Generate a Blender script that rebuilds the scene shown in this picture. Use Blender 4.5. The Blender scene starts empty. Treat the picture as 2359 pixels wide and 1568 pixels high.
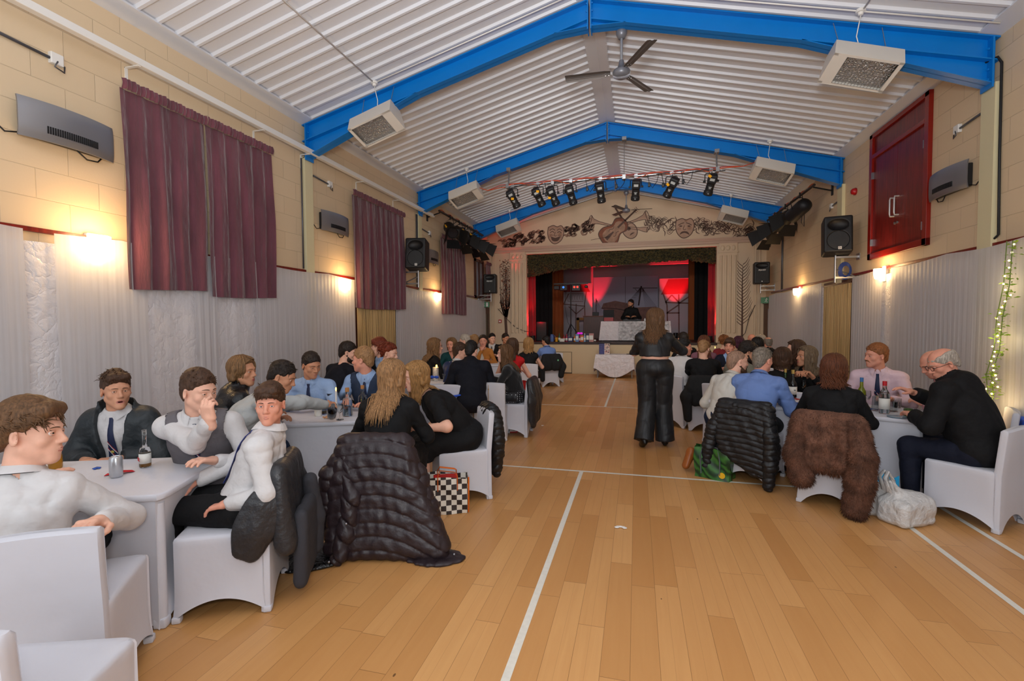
import bpy, bmesh, math, random
import numpy as np
from mathutils import Vector, Matrix
rnd = random.Random(7)
SC = bpy.context.scene
COL = SC.collection
PI = math.pi
# ------------------------------------------------------------------ camera, light, exposure
CAMP = (0.555, -5.045, 1.584)
cam_d = bpy.data.cameras.new('camera')
cam_d.sensor_width = 36.0
cam_d.lens = 1102.44 / 2359 * 36.0
cam_d.clip_start = 0.05
cam_d.clip_end = 100
cam_o = bpy.data.objects.new('camera', cam_d)
COL.objects.link(cam_o)
_yaw, _pit, _rol = 0.2540, -0.0380, -0.0060
_f = Vector((-math.sin(_yaw) * math.cos(_pit), math.cos(_yaw) * math.cos(_pit), math.sin(_pit)))
_r = Vector((math.cos(_yaw), math.sin(_yaw), 0.0))
_u = _r.cross(_f)
_r2 = _r * math.cos(_rol) + _u * math.sin(_rol)
_u2 = -_r * math.sin(_rol) + _u * math.cos(_rol)
cam_o.matrix_world = Matrix(((_r2.x, _u2.x, -_f.x, CAMP[0]), (_r2.y, _u2.y, -_f.y, CAMP[1]), (_r2.z, _u2.z, -_f.z, CAMP[2]), (0, 0, 0, 1)))
SC.camera = cam_o
SC.view_settings.view_transform = 'Standard'
SC.view_settings.look = 'None'
SC.view_settings.gamma = 1.0
SC.view_settings.exposure = 0.12
SC.view_settings.use_curve_mapping = False
W = bpy.data.worlds.new('world')
SC.world = W
W.use_nodes = True
W.node_tree.nodes['Background'].inputs[0].default_value = (0.87, 0.94, 1.0, 1)
W.node_tree.nodes['Background'].inputs[1].default_value = 1.4
SC.cycles.use_denoising = True
SC.cycles.max_bounces = 7
SC.cycles.diffuse_bounces = 4
SC.cycles.glossy_bounces = 3
SC.cycles.transmission_bounces = 6
SC.cycles.transparent_max_bounces = 8
SC.cycles.sample_clamp_indirect = 6
SC.cycles.caustics_reflective = False
SC.cycles.caustics_refractive = False


def lamp(name, kind, loc, power, color=(1, 1, 1), size=0.1, target=None, spot=60, blend=0.4, size_y=None):
 d = bpy.data.lights.new(name, kind)
 d.energy = power
 d.color = color
 if kind == 'AREA':
  d.size = size
  if size_y:
   d.shape = 'RECTANGLE'
   d.size_y = size_y
 else:
  d.shadow_soft_size = size
 if kind == 'SPOT':
  d.spot_size = math.radians(spot)
  d.spot_blend = blend
 o = bpy.data.objects.new(name, d)
 COL.objects.link(o)
 o.location = loc
 if target is not None:
  o.rotation_euler = (Vector(target) - Vector(loc)).to_track_quat('-Z', 'Y').to_euler()
 return o


# photographer's flash above the lens, its bounce off the ceiling, daylight through the open rear end
lamp('camera_flash', 'AREA', (0.52, -5.10, 1.86), 24, (1, 0.98, 0.96), 0.22, (0.2, 3, 2.3))
_b = lamp('bounced_flash', 'AREA', (0.5, -5.3, 2.2), 170, (1, 0.98, 0.97), 0.5, (0.3, -3.6, 5.3))
_b.data.spread = math.radians(150)
_p = lamp('rear_portal', 'AREA', (0, -6.55, 2.4), 1, (1, 1, 1), 8, (0, 0, 2.4), size_y=4.8)
_p.data.cycles.is_portal = True
# red stage uplighters
RED = (1.0, 0.012, 0.03)
# unseen fill added to brighten the end wall and far half of the hall
lamp('stage_fill', 'AREA', (0, 4.5, 4.05), 26, (1, 0.95, 0.9), 3.4, (0, 9.6, 2.7), size_y=0.3).data.spread = math.radians(120)
lamp('hall_fill', 'AREA', (0, 0.99, 4.55), 38, (1, 0.97, 0.94), 2.6, (0, 6, 1.8), size_y=0.25).data.spread = math.radians(115)
# ------------------------------------------------------------------ helpers: materials
def lin(c):
 return tuple(((v / 255) / 12.92 if v <= 10.3 else ((v / 255 + 0.055) / 1.055) ** 2.4) for v in c)


MATS = {}


def mat(name, col, rough=0.6, metal=0.0, bump=None, var=0.0, vscale=6.0, sheen=0.0, trans=0.0, emit=None, coat=0.0, spec=0.5, stretch=None, alpha=1.0, ior=1.45, sub=0.0):
 if name in MATS:
  return MATS[name]
 m = bpy.data.materials.new(name)
 m.use_nodes = True
 nt = m.node_tree
 b = nt.nodes['Principled BSDF']
 c = lin(col) + (1,)
 b.inputs['Base Color'].default_value = c
 b.inputs['Roughness'].default_value = rough
 b.inputs['Metallic'].default_value = metal
 b.inputs['Specular IOR Level'].default_value = spec
 b.inputs['IOR'].default_value = ior
 b.inputs['Sheen Weight'].default_value = sheen
 b.inputs['Transmission Weight'].default_value = trans
 b.inputs['Coat Weight'].default_value = coat
 b.inputs['Alpha'].default_value = alpha
 if sub:
  b.inputs['Subsurface Weight'].default_value = sub
  b.inputs['Subsurface Scale'].default_value = 0.012
 if emit:
  b.inputs['Emission Color'].default_value = lin(emit[0]) + (1,)
  b.inputs['Emission Strength'].default_value = emit[1]
 if bump or var:
  tc = nt.nodes.new('ShaderNodeTexCoord')
  src = tc.outputs['Object']
  if stretch:
   mp = nt.nodes.new('ShaderNodeMapping')
   mp.inputs['Scale'].default_value = stretch
   nt.links.new(src, mp.inputs['Vector'])
   src = mp.outputs['Vector']
  if var:
   n = nt.nodes.new('ShaderNodeTexNoise')
   n.inputs['Scale'].default_value = vscale
   n.inputs['Detail'].default_value = 4
   nt.links.new(src, n.inputs['Vector'])
   mx = nt.nodes.new('ShaderNodeMix')
   mx.data_type = 'RGBA'
   mx.inputs[6].default_value = tuple(v * (1 - var) for v in c[:3]) + (1,)
   mx.inputs[7].default_value = tuple(min(1, v * (1 + var)) for v in c[:3]) + (1,)
   rp = nt.nodes.new('ShaderNodeMapRange')
   rp.inputs[1].default_value = 0.3
   rp.inputs[2].default_value = 0.7
   nt.links.new(n.outputs[0], rp.inputs[0])
   nt.links.new(rp.outputs[0], mx.inputs[0])
   nt.links.new(mx.outputs[2], b.inputs['Base Color'])
  if bump:
   n2 = nt.nodes.new('ShaderNodeTexNoise')
   n2.inputs['Scale'].default_value = bump[0]
   n2.inputs['Detail'].default_value = 3
   nt.links.new(src, n2.inputs['Vector'])
   bp = nt.nodes.new('ShaderNodeBump')
   bp.inputs['Strength'].default_value = bump[1]
   bp.inputs['Distance'].default_value = bump[2] if len(bump) > 2 else 0.01
   nt.links.new(n2.outputs[0], bp.inputs['Height'])
   nt.links.new(bp.outputs[0], b.inputs['Normal'])
 MATS[name] = m
 return m


class NT:
 """tiny wrapper to wire a procedural material"""
 def __init__(s, name):
  s.m = bpy.data.materials.new(name)
  s.m.use_nodes = True
  s.t = s.m.node_tree
  s.b = s.t.nodes['Principled BSDF']
  MATS[name] = s.m

 def n(s, kind, **kw):
  o = s.t.nodes.new(kind)
  for k, v in kw.items():
   setattr(o, k, v)
  return o

 def l(s, a, b):
  s.t.links.new(a, b)

 def math(s, op, a, b=None, c=None):
  o = s.n('ShaderNodeMath', operation=op)
  for i, v in enumerate((a, b, c)):
   if v is None:
    continue
   if isinstance(v, (int, float)):
    o.inputs[i].default_value = v
   else:
    s.l(v, o.inputs[i])
  return o.outputs[0]

 def mix(s, fac, a, b):
  o = s.n('ShaderNodeMix', data_type='RGBA')
  for i, v in ((0, fac), (6, a), (7, b)):
   if isinstance(v, tuple):
    o.inputs[i].default_value = lin(v) + (1,)
   elif isinstance(v, (int, float)):
    o.inputs[i].default_value = v
   else:
    s.l(v, o.inputs[i])
  return o.outputs[2]


# ------------------------------------------------------------------ helpers: meshes and objects
class MB:
 def __init__(s):
  s.v = []
  s.f = []
  s.mi = []
  s.cur = 0

 def add(s, vs, fs):
  o = len(s.v)
  s.v.extend([tuple(v) for v in vs])
  s.f.extend([tuple(i + o for i in f) for f in fs])
  s.mi.extend([s.cur] * len(fs))
  return s

 def box(s, c, h, R=None, bev=0.0):
  hx, hy, hz = h
  if bev > 0:
   bm = bmesh.new()
   bmesh.ops.create_cube(bm, size=1.0)
   for v in bm.verts:
    v.co = Vector((v.co.x * 2 * hx, v.co.y * 2 * hy, v.co.z * 2 * hz))
   bmesh.ops.bevel(bm, geom=list(bm.edges), offset=min(bev, hx * .9, hy * .9, hz * .9), segments=2, affect='EDGES', profile=0.5)
   vs = [v.co.copy() for v in bm.verts]
   bm.verts.index_update()
   fs = [[v.index for v in f.verts] for f in bm.faces]
   bm.free()
  else:
   vs = [Vector((x * hx, y * hy, z * hz)) for x in (-1, 1) for y in (-1, 1) for z in (-1, 1)]
   fs = [(0, 1, 3, 2), (4, 6, 7, 5), (0, 4, 5, 1), (2, 3, 7, 6), (0, 2, 6, 4), (1, 5, 7, 3)]
  if R is not None:
   vs = [R @ v for v in vs]
  c = Vector(c)
  return s.add([v + c for v in vs], fs)

 def bx(s, x0, x1, y0, y1, z0, z1, bev=0.0):
  return s.box(((x0 + x1) / 2, (y0 + y1) / 2, (z0 + z1) / 2), (abs(x1 - x0) / 2, abs(y1 - y0) / 2, abs(z1 - z0) / 2), None, bev)

 def tube(s, pts, r, n=8, cap=True, flat=1.0):
  pts = [Vector(p) for p in pts]
  m = len(pts)
  rs = r if isinstance(r, (list, tuple)) else [r] * m
  t0 = (pts[1] - pts[0]).normalized()
  ref = Vector((0, 0, 1)) if abs(t0.z) < 0.9 else Vector((1, 0, 0))
  a = t0.cross(ref).normalized()
  vs = []
  for i, p in enumerate(pts):
   t = (pts[min(i + 1, m - 1)] - pts[max(i - 1, 0)])
   t = t.normalized() if t.length > 1e-9 else t0
   a = (a - t * a.dot(t))
   a = a.normalized() if a.length > 1e-6 else t.orthogonal().normalized()
   b = t.cross(a)
   for k in range(n):
    w = 2 * PI * k / n
    vs.append(p + a * math.cos(w) * rs[i] + b * math.sin(w) * rs[i] * flat)
  fs = [(i * n + k, i * n + (k + 1) % n, (i + 1) * n + (k + 1) % n, (i + 1) * n + k) for i in range(m - 1) for k in range(n)]
  if cap:
   fs += [tuple(range(n - 1, -1, -1)), tuple((m - 1) * n + k for k in range(n))]
  return s.add(vs, fs)

 def cyl(s, a, b, r0, r1=None, n=16):
  return s.tube([a, b], [r0, r0 if r1 is None else r1], n)

 def lathe(s, prof, n=20, loc=(0, 0, 0), R=None):
  vs = []
  for r, z in prof:
   for k in range(n):
    w = 2 * PI * k / n
    vs.append(Vector((r * math.cos(w), r * math.sin(w), z)))
  m = len(prof)
  fs = [(i * n + k, i * n + (k + 1) % n, (i + 1) * n + (k + 1) % n, (i + 1) * n + k) for i in range(m - 1) for k in range(n)]
  if prof[0][0] > 1e-5:
   fs.append(tuple(range(n - 1, -1, -1)))
  if prof[-1][0] > 1e-5:
   fs.append(tuple((m - 1) * n + k for k in range(n)))
  if R is not None:
   vs = [R @ v for v in vs]
  c = Vector(loc)
  return s.add([v + c for v in vs], fs)

 def sphere(s, c, r, n=12, m=8, R=None):
  rr = r if isinstance(r, (tuple, list)) else (r, r, r)
  vs = [Vector((0, 0, rr[2]))]
  for i in range(1, m):
   a = PI * i / m
   for k in range(n):
    w = 2 * PI * k / n
    vs.append(Vector((rr[0] * math.sin(a) * math.cos(w), rr[1] * math.sin(a) * math.sin(w), rr[2] * math.cos(a))))
  vs.append(Vector((0, 0, -rr[2])))
  fs = [(0, 1 + k, 1 + (k + 1) % n) for k in range(n)]
  for i in range(m - 2):
   for k in range(n):
    fs.append((1 + i * n + k, 1 + (i + 1) * n + k, 1 + (i + 1) * n + (k + 1) % n, 1 + i * n + (k + 1) % n))
  l = len(vs) - 1
  fs += [(l, 1 + (m - 2) * n + (k + 1) % n, 1 + (m - 2) * n + k) for k in range(n)]
  if R is not None:
   vs = [R @ v for v in vs]
  c = Vector(c)
  return s.add([v + c for v in vs], fs)

 def grid(s, fn, nu, nv, wrap=False):
  vs = [fn(i / nu, j / nv) for j in range(nv + 1) for i in range(nu + (0 if wrap else 1))]
  w = nu if wrap else nu + 1
  fs = []
  for j in range(nv):
   for i in range(nu):
    i2 = (i + 1) % w if wrap else i + 1
    fs.append((j * w + i, j * w + i2, (j + 1) * w + i2, (j + 1) * w + i))
  return s.add(vs, fs)

 def poly(s, pts):
  return s.add(pts, [tuple(range(len(pts)))])

 def prism(s, pts, off):
  n = len(pts)
  off = Vector(off)
  p = [Vector(q) for q in pts]
  return s.add(p + [q + off for q in p], [tuple(range(n - 1, -1, -1)), tuple(n + i for i in range(n))] + [(i, (i + 1) % n, n + (i + 1) % n, n + i) for i in range(n)])

 def build(s, name, mats, parent=None, smooth=None, loc=None, **tags):
  me = bpy.data.meshes.new(name)
  me.from_pydata(s.v, [], s.f)
  if not isinstance(mats, (list, tuple)):
   mats = [mats]
  for m in mats:
   me.materials.append(m)
  if len(mats) > 1:
   me.polygons.foreach_set('material_index', s.mi)
  if smooth is not None:
   if smooth >= 180:
    me.polygons.foreach_set('use_smooth', [True] * len(me.polygons))
   else:
    me.polygons.foreach_set('use_smooth', [True] * len(me.polygons))
    me.set_sharp_from_angle(angle=math.radians(smooth))
  me.update()
  return link(name, me, parent, loc, **tags)


def link(name, data, parent=None, loc=None, **tags):
 o = bpy.data.objects.new(name, data)
 COL.objects.link(o)
 if parent is not None:
  o.parent = parent
 if loc is not None:
  o.location = loc
 for k, v in tags.items():
  if v is not None:
   o[k] = v
 return o


def thing(name, label, category, loc=(0, 0, 0), rotz=0.0, group=None):
 o = link(name, None, None, loc, label=label, category=category, group=group)
 o.empty_display_size = 0.1
 o.rotation_euler = (0, 0, rotz)
 return o


def dup(root, loc, rotz, label, group=None):
 r = root.copy()
 COL.objects.link(r)
 r.location = loc
 r.rotation_euler = (0, 0, rotz)
 r['label'] = label
 if group:
  r['group'] = group
 for ch in list(root.children):
  c = ch.copy()
  COL.objects.link(c)
  c.parent = r
  for g in ch.children:
   d = g.copy()
   COL.objects.link(d)
   d.parent = c
 return r


def struct(name, mb, m, smooth=None, parent=None):
 o = mb.build(name, m, parent, smooth)
 if parent is None:
  o['kind'] = 'structure'
 return o


def Rz(a):
 return Matrix.Rotation(a, 3, 'Z')


def Rx(a):
 return Matrix.Rotation(a, 3, 'X')


def Ry(a):
 return Matrix.Rotation(a, 3, 'Y')


# ------------------------------------------------------------------ signed distance modelling (one smooth surface per part)
def A(v):
 return np.array(v, dtype=np.float64)


class SDF:
 def __init__(s):
  s.p = []
  s.disp = None

 def cone(s, a, b, ra, rb, k=0.02, op='u', flat=None, sq=None):
  a = A(a); b = A(b)
  r = max(ra, rb)
  ab = b - a
  L2 = max(ab @ ab, 1e-9)
  L = math.sqrt(L2)

  def fn(X, Y, Z):
   px = X - a[0]; py = Y - a[1]; pz = Z - a[2]
   tt = (px * ab[0] + py * ab[1] + pz * ab[2]) / L2
   t = np.clip(tt, 0, 1)
   d = (px - t * ab[0]) ** 2 + (py - t * ab[1]) ** 2 + (pz - t * ab[2]) ** 2
   if sq:
    d = d + (sq[3] ** 2 - 1) * ((px - t * ab[0]) * sq[0] + (py - t * ab[1]) * sq[1] + (pz - t * ab[2]) * sq[2]) ** 2
   d = np.sqrt(d) - (ra + (rb - ra) * t)
   if sq:
    d = d / sq[3] ** 0.5
   if flat:
    if 'b' in flat:
     d = np.maximum(d, (tt - 1) * L)
    if 'a' in flat:
     d = np.maximum(d, -tt * L)
   return d
  s.p.append((fn, np.minimum(a, b) - r, np.maximum(a, b) + r, k, op))
  return s

 def chain(s, pts, rs, k=0.012, op='u', sq=None):
  for i in range(len(pts) - 1):
   s.cone(pts[i], pts[i + 1], rs[i], rs[i + 1], k, op, None, sq)
  return s

 def ell(s, c, r, R=None, k=0.03, op='u'):
  c = A(c); r = A(r)
  R = np.eye(3) if R is None else np.array(R, dtype=np.float64)
  m = r.max() if R is not None else r

  def fn(X, Y, Z):
   px = X - c[0]; py = Y - c[1]; pz = Z - c[2]
   qx = (px * R[0, 0] + py * R[1, 0] + pz * R[2, 0])
   qy = (px * R[0, 1] + py * R[1, 1] + pz * R[2, 1])
   qz = (px * R[0, 2] + py * R[1, 2] + pz * R[2, 2])
   k0 = np.sqrt((qx / r[0]) ** 2 + (qy / r[1]) ** 2 + (qz / r[2]) ** 2)
   k1 = np.sqrt((qx / r[0] ** 2) ** 2 + (qy / r[1] ** 2) ** 2 + (qz / r[2] ** 2) ** 2)
   return k0 * (k0 - 1) / np.maximum(k1, 1e-6)
  s.p.append((fn, c - m, c + m, k, op))
  return s

 def box(s, c, h, R=None, rad=0.01, k=0.01, op='u'):
  c = A(c); h = A(h) - rad
  R = np.eye(3) if R is None else np.array(R, dtype=np.float64)
  e = np.abs(R) @ (h + rad)

  def fn(X, Y, Z):
   px = X - c[0]; py = Y - c[1]; pz = Z - c[2]
   q = [np.abs(px * R[0, i] + py * R[1, i] + pz * R[2, i]) - h[i] for i in range(3)]
   o = np.sqrt(np.maximum(q[0], 0) ** 2 + np.maximum(q[1], 0) ** 2 + np.maximum(q[2], 0) ** 2)
   return o + np.minimum(np.maximum(q[0], np.maximum(q[1], q[2])), 0) - rad
  s.p.append((fn, c - e, c + e, k, op))
  return s

 def fn(s, f, lo, hi, k=0.01, op='s'):
  s.p.append((f, A(lo), A(hi), k, op))
  return s

 @staticmethod
 def comb(F, d, k, op):
  if op == 'u':
   if k <= 0:
    return np.minimum(F, d)
   h = np.maximum(k - np.abs(F - d), 0) / k
   return np.minimum(F, d) - h * h * k * 0.25
  if op == 's':
   d = -d
  if k <= 0:
   return np.maximum(F, d)
  h = np.maximum(k - np.abs(F - d), 0) / k
  return np.maximum(F, d) + h * h * k * 0.25

 def val(s, P):
  X, Y, Z = P[:, 0], P[:, 1], P[:, 2]
  F = np.full(len(P), 10.0)
  for fn, lo, hi, k, op in s.p:
   F = SDF.comb(F, fn(X, Y, Z), k, op)
  return F

 def bounds(s):
  lo = np.min([p[1] for p in s.p if p[4] == 'u'], axis=0)
  hi = np.max([p[2] for p in s.p if p[4] == 'u'], axis=0)
  return lo, hi

 def mesh(s, h):
  lo, hi = s.bounds()
  pad = 3 * h + 0.02
  lo = lo - pad
  n = np.ceil((hi + pad - lo) / h).astype(int) + 1
  F = np.full(n, 1.0, dtype=np.float32)
  ax = [lo[i] + h * np.arange(n[i]) for i in range(3)]
  for fn, a, b, k, op in s.p:
   m = k + 2.5 * h + 0.004
   i0 = np.clip(np.floor((a - m - lo) / h).astype(int), 0, n)
   i1 = np.clip(np.ceil((b + m - lo) / h).astype(int) + 1, 0, n)
   if op == 'i':
    i0 = np.zeros(3, int); i1 = n
   if (i1 <= i0).any():
    continue
   sl = tuple(slice(i0[q], i1[q]) for q in range(3))
   X = ax[0][sl[0]][:, None, None]
   Y = ax[1][sl[1]][None, :, None]
   Z = ax[2][sl[2]][None, None, :]
   F[sl] = SDF.comb(F[sl], fn(X, Y, Z), k, op)
  if s.disp is not None:
   idx = np.nonzero(np.abs(F) < 0.05)
   F[idx] += s.disp(ax[0][idx[0]], ax[1][idx[1]], ax[2][idx[2]])
  F[0] = F[-1] = 1; F[:, 0] = F[:, -1] = 1; F[:, :, 0] = F[:, :, -1] = 1
  S = F < 0
  c = np.zeros(tuple(n - 1), np.uint8)
  for dx in (0, 1):
   for dy in (0, 1):
    for dz in (0, 1):
     c += S[dx:n[0] - 1 + dx, dy:n[1] - 1 + dy, dz:n[2] - 1 + dz]
  I, J, K = np.nonzero((c > 0) & (c < 8))
  N = len(I)
  id_ = np.full(tuple(n - 1), -1, np.int32)
  id_[I, J, K] = np.arange(N)
  cv = {}
  for dx in (0, 1):
   for dy in (0, 1):
    for dz in (0, 1):
     cv[(dx, dy, dz)] = F[I + dx, J + dy, K + dz]
  acc = np.zeros((N, 3)); cnt = np.zeros(N)
  for q in range(3):
   o1, o2 = [x for x in range(3) if x != q]
   for u in (0, 1):
    for w in (0, 1):
     a = [0, 0, 0]; a[o1] = u; a[o2] = w
     b = list(a); b[q] = 1
     fa = cv[tuple(a)]; fb = cv[tuple(b)]
     m = (fa < 0) != (fb < 0)
     t = np.where(m, fa / np.where(m, fa - fb, 1), 0)
     p = np.tile(np.array(a, float), (N, 1))
     p[:, q] = t
     acc += p * m[:, None]
     cnt += m
  V = lo + h * (np.stack([I, J, K], 1) + acc / np.maximum(cnt, 1)[:, None])
  Q = []
  for q in range(3):
   o1, o2 = [(1, 2), (2, 0), (0, 1)][q]
   sl1 = [slice(None)] * 3; sl2 = [slice(None)] * 3
   sl1[q] = slice(0, -1); sl2[q] = slice(1, None)
   d = S[tuple(sl1)] != S[tuple(sl2)]
   E = np.stack(np.nonzero(d), 1)
   if len(E) == 0:
    continue
   ins = S[E[:, 0], E[:, 1], E[:, 2]]
   e1 = np.zeros(3, int); e1[o1] = 1
   e2 = np.zeros(3, int); e2[o2] = 1
   c0 = E - e1 - e2; c1 = E - e2; c2 = E; c3 = E - e1
   qd = np.stack([id_[x[:, 0], x[:, 1], x[:, 2]] for x in (c0, c1, c2, c3)], 1)
   qd[~ins] = qd[~ins][:, ::-1]
   Q.append(qd)
  return V, np.concatenate(Q)


def np_mesh(name, parts, mats, mi=None, smooth=True):
 """parts: list of (V, Q); one mesh"""
 Vs, Qs, o = [], [], 0
 for V, Q in parts:
  Vs.append(V); Qs.append(Q + o); o += len(V)
 V = np.concatenate(Vs).astype(np.float32)
 Q = np.concatenate(Qs).astype(np.int32)
 me = bpy.data.meshes.new(name)
 me.vertices.add(len(V))
 me.vertices.foreach_set('co', V.ravel())
 me.loops.add(Q.size)
 me.loops.foreach_set('vertex_index', Q.ravel())
 me.polygons.add(len(Q))
 me.polygons.foreach_set('loop_start', np.arange(len(Q), dtype=np.int32) * 4)
 for m in (mats if isinstance(mats, (list, tuple)) else [mats]):
  me.materials.append(m)
 if mi is not None:
  me.polygons.foreach_set('material_index', mi(V[Q].mean(axis=1)).astype(np.int32))
 me.polygons.foreach_set('use_smooth', np.full(len(Q), smooth))
 me.update(calc_edges=True)
 return me


def wob(seed, f, amp):
 r = np.random.RandomState(seed)
 D = r.normal(size=(6, 3)) * f
 ph = r.uniform(0, 6.28, 6)

 def g(X, Y, Z):
  s = 0
  for i in range(6):
   s = s + np.sin(X * D[i, 0] + Y * D[i, 1] + Z * D[i, 2] + ph[i] + 1.7 * np.sin(X * D[i - 1, 1] * .5 + Z * D[i - 2, 0] * .5))
  return s * (amp / 3)
 return g
# ------------------------------------------------------------------ people
def unit(v):
 v = A(v)
 return v / max(np.linalg.norm(v), 1e-9)


def rot_axis(ax, a):
 return np.array(Matrix.Rotation(a, 3, Vector(ax)))


SKIN = {k: mat('skin_' + k, c, 0.52, var=0.06, vscale=25, spec=0.35, sub=0.08) for k, c in dict(fair=(228, 176, 152), rosy=(218, 152, 128), tan=(198, 140, 108), warm=(206, 150, 120)).items()}
LIP = mat('lips', (186, 116, 104), 0.45)
LIPF = mat('lips_full', (160, 70, 72), 0.35)
EYEW = mat('eye_white', (226, 222, 216), 0.2)
EYED = mat('eye_dark', (38, 30, 26), 0.15)
EYEB = mat('eye_blue', (70, 98, 128), 0.15)
MOUTHM = mat('mouth_inside', (88, 34, 34), 0.5)
TEETH = mat('teeth', (232, 226, 214), 0.3)


def hair_mat(name, c, var=0.45):
 return mat('hair_' + name, c, 0.5, var=var, vscale=9, stretch=(14, 14, 2.2), bump=(40, 0.6, 0.004), spec=0.4)


HC = dict(shaved=(150, 118, 98), plum=(72, 30, 50), brown=(70, 46, 30), mid=(100, 70, 44), dark=(36, 26, 20), black=(22, 19, 19), blonde=(156, 116, 70), dirty=(120, 88, 56), ginger=(138, 84, 46), red=(112, 44, 22), auburn=(92, 50, 28), grey=(126, 116, 104), white=(168, 158, 146), sandy=(150, 112, 74), ash=(116, 96, 74))
HAIR = {k: hair_mat(k, v) for k, v in HC.items()}


def cloth(name, c, rough=0.8, wr=0.45, sheen=0.0, scale=11, spec=0.3):
 return mat('cloth_' + name, c, rough, bump=(scale, wr, 0.03), sheen=sheen, spec=spec)


def head_sdf(sd, T, hs, o):
 """T(point in head space) -> body space, R the 3x3"""
 H, R = T
 def q(x, y, z):
  return H + R @ (A((x, y, z)) * hs)
 fem = o.get('fem', False)
 jw = 0.92 if fem else 1.0
 sd.ell(q(0, -0.014, 0.042), A((0.077, 0.098, 0.083)) * hs, R, 0.03)
 sd.ell(q(0, 0.028, -0.018), A((0.061, 0.062, 0.088)) * hs, R, 0.035)
 for s in (-1, 1):
  sd.cone(q(s * 0.054 * jw, 0.004, -0.052), q(s * 0.014, 0.062, -0.096), 0.0155 * hs, 0.0165 * hs, 0.034 * hs)
  sd.ell(q(s * 0.043, 0.058, -0.022), A((0.022, 0.02, 0.022)) * hs, R, 0.02 * hs)
  sd.cone(q(s * 0.012, 0.086, 0.026), q(s * 0.046, 0.07, 0.026), 0.0115 * hs, 0.01 * hs, 0.016 * hs)
 sd.ell(q(0, 0.068, -0.1), A((0.024 * jw, 0.02, 0.017)) * hs, R, 0.022 * hs)
 sd.ell(q(0, 0.074, -0.06), A((0.03, 0.022, 0.028)) * hs, R, 0.02 * hs)
 for s in (-1, 1):
  sd.ell(q(s * 0.031, 0.099, 0.004), A((0.0165, 0.0165, 0.0095)) * hs, R, 0.012 * hs, 's')
 sd.cone(q(0, 0.088, 0.014), q(0, 0.107, -0.026), 0.0075 * hs, 0.0115 * hs, 0.012 * hs)
 sd.ell(q(0, 0.108, -0.03), A((0.011, 0.0115, 0.0095)) * hs, R, 0.008 * hs)
 for s in (-1, 1):
  sd.ell(q(s * 0.0125, 0.096, -0.034), A((0.0085, 0.011, 0.0078)) * hs, R, 0.007 * hs)
 mo = o.get('mouth', 0)
 if mo > 0:
  sd.ell(q(0, 0.072, -0.108), A((0.022, 0.022, 0.018)) * hs, R, 0.02 * hs)
  sd.ell(q(0, 0.092, -0.07), A((0.016, 0.03, 0.014 * mo)) * hs, R, 0.006 * hs, 's')
 else:
  sm = 0.004 if o.get('smile') else 0.0
  sd.chain([q(-0.021, 0.083, -0.062 + sm), q(-0.006, 0.0945, -0.0585), q(0.006, 0.0945, -0.0585), q(0.021, 0.083, -0.062 + sm)], [0.003 * hs, 0.0052 * hs, 0.0052 * hs, 0.003 * hs], 0.007 * hs)
  sd.chain([q(-0.019, 0.083, -0.065 + sm), q(0, 0.092, -0.0705), q(0.019, 0.083, -0.065 + sm)], [0.003 * hs, 0.0066 * hs, 0.003 * hs], 0.006 * hs)
 for s in (-1, 1):
  Re = R @ np.array(Rz(s * -0.45)) @ np.array(Rx(-0.15))
  sd.ell(q(s * 0.081, -0.012, -0.004), A((0.0085, 0.02, 0.032)) * hs, Re, 0.01 * hs)
  sd.ell(q(s * 0.09, -0.004, 0.0), A((0.008, 0.011, 0.02)) * hs, Re, 0.006 * hs, 's')
 return q


def hand_sdf(sd, Wp, f, n, side, curl, hs, point=0):
 f = unit(f)
 n = A(n) - f * (A(n) @ f)
 n = unit(n)
 x = np.cross(n, f) * side
 R = np.stack([x, f, n], 1)
 sd.cone(Wp - f * 0.035 * hs, Wp + f * 0.015 * hs, 0.027 * hs, 0.026 * hs, 0.015)
 sd.box(Wp + f * 0.05 * hs, A((0.039, 0.045, 0.0145)) * hs, R, 0.0125 * hs, 0.018)
 sd.ell(Wp + f * 0.03 * hs + x * 0.026 * hs + n * 0.008 * hs, A((0.02, 0.03, 0.015)) * hs, R, 0.014)
 for i, (o, L) in enumerate(((0.029, 0.07), (0.0098, 0.08), (-0.0098, 0.074), (-0.028, 0.058))):
  c = curl * (0.85 + 0.13 * i)
  if point and i == 0:
   c = 0.15
  p = Wp + f * (0.088 - 0.004 * abs(i - 1)) * hs + x * o * hs
  a = 0.0
  pts = [p]
  for seg in (0.44, 0.31, 0.25):
   a += c * (0.9 if seg > 0.4 else 1.0)
   d = f * math.cos(a) + n * math.sin(a) + x * (o * 1.6)
   p = p + unit(d) * L * seg * hs
   pts.append(p)
  sd.chain(pts, [0.0098 * hs, 0.009 * hs, 0.0082 * hs, 0.0072 * hs], 0.004)
 p0 = Wp + f * 0.022 * hs + x * 0.03 * hs + n * 0.004 * hs
 p1 = p0 + unit(f * 0.62 + x * 0.72 + n * 0.35) * 0.042 * hs
 p2 = p1 + unit(f * 0.85 + x * (0.35 - 0.5 * min(curl, 1)) + n * (0.3 + 0.4 * curl)) * 0.034 * hs
 p3 = p2 + unit(f * 0.9 + x * (0.1 - 0.5 * min(curl, 1)) + n * (0.3 + 0.5 * curl)) * 0.024 * hs
 sd.chain([p0, p1, p2, p3], [0.0135 * hs, 0.0115 * hs, 0.0105 * hs, 0.008 * hs], 0.008)


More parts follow.
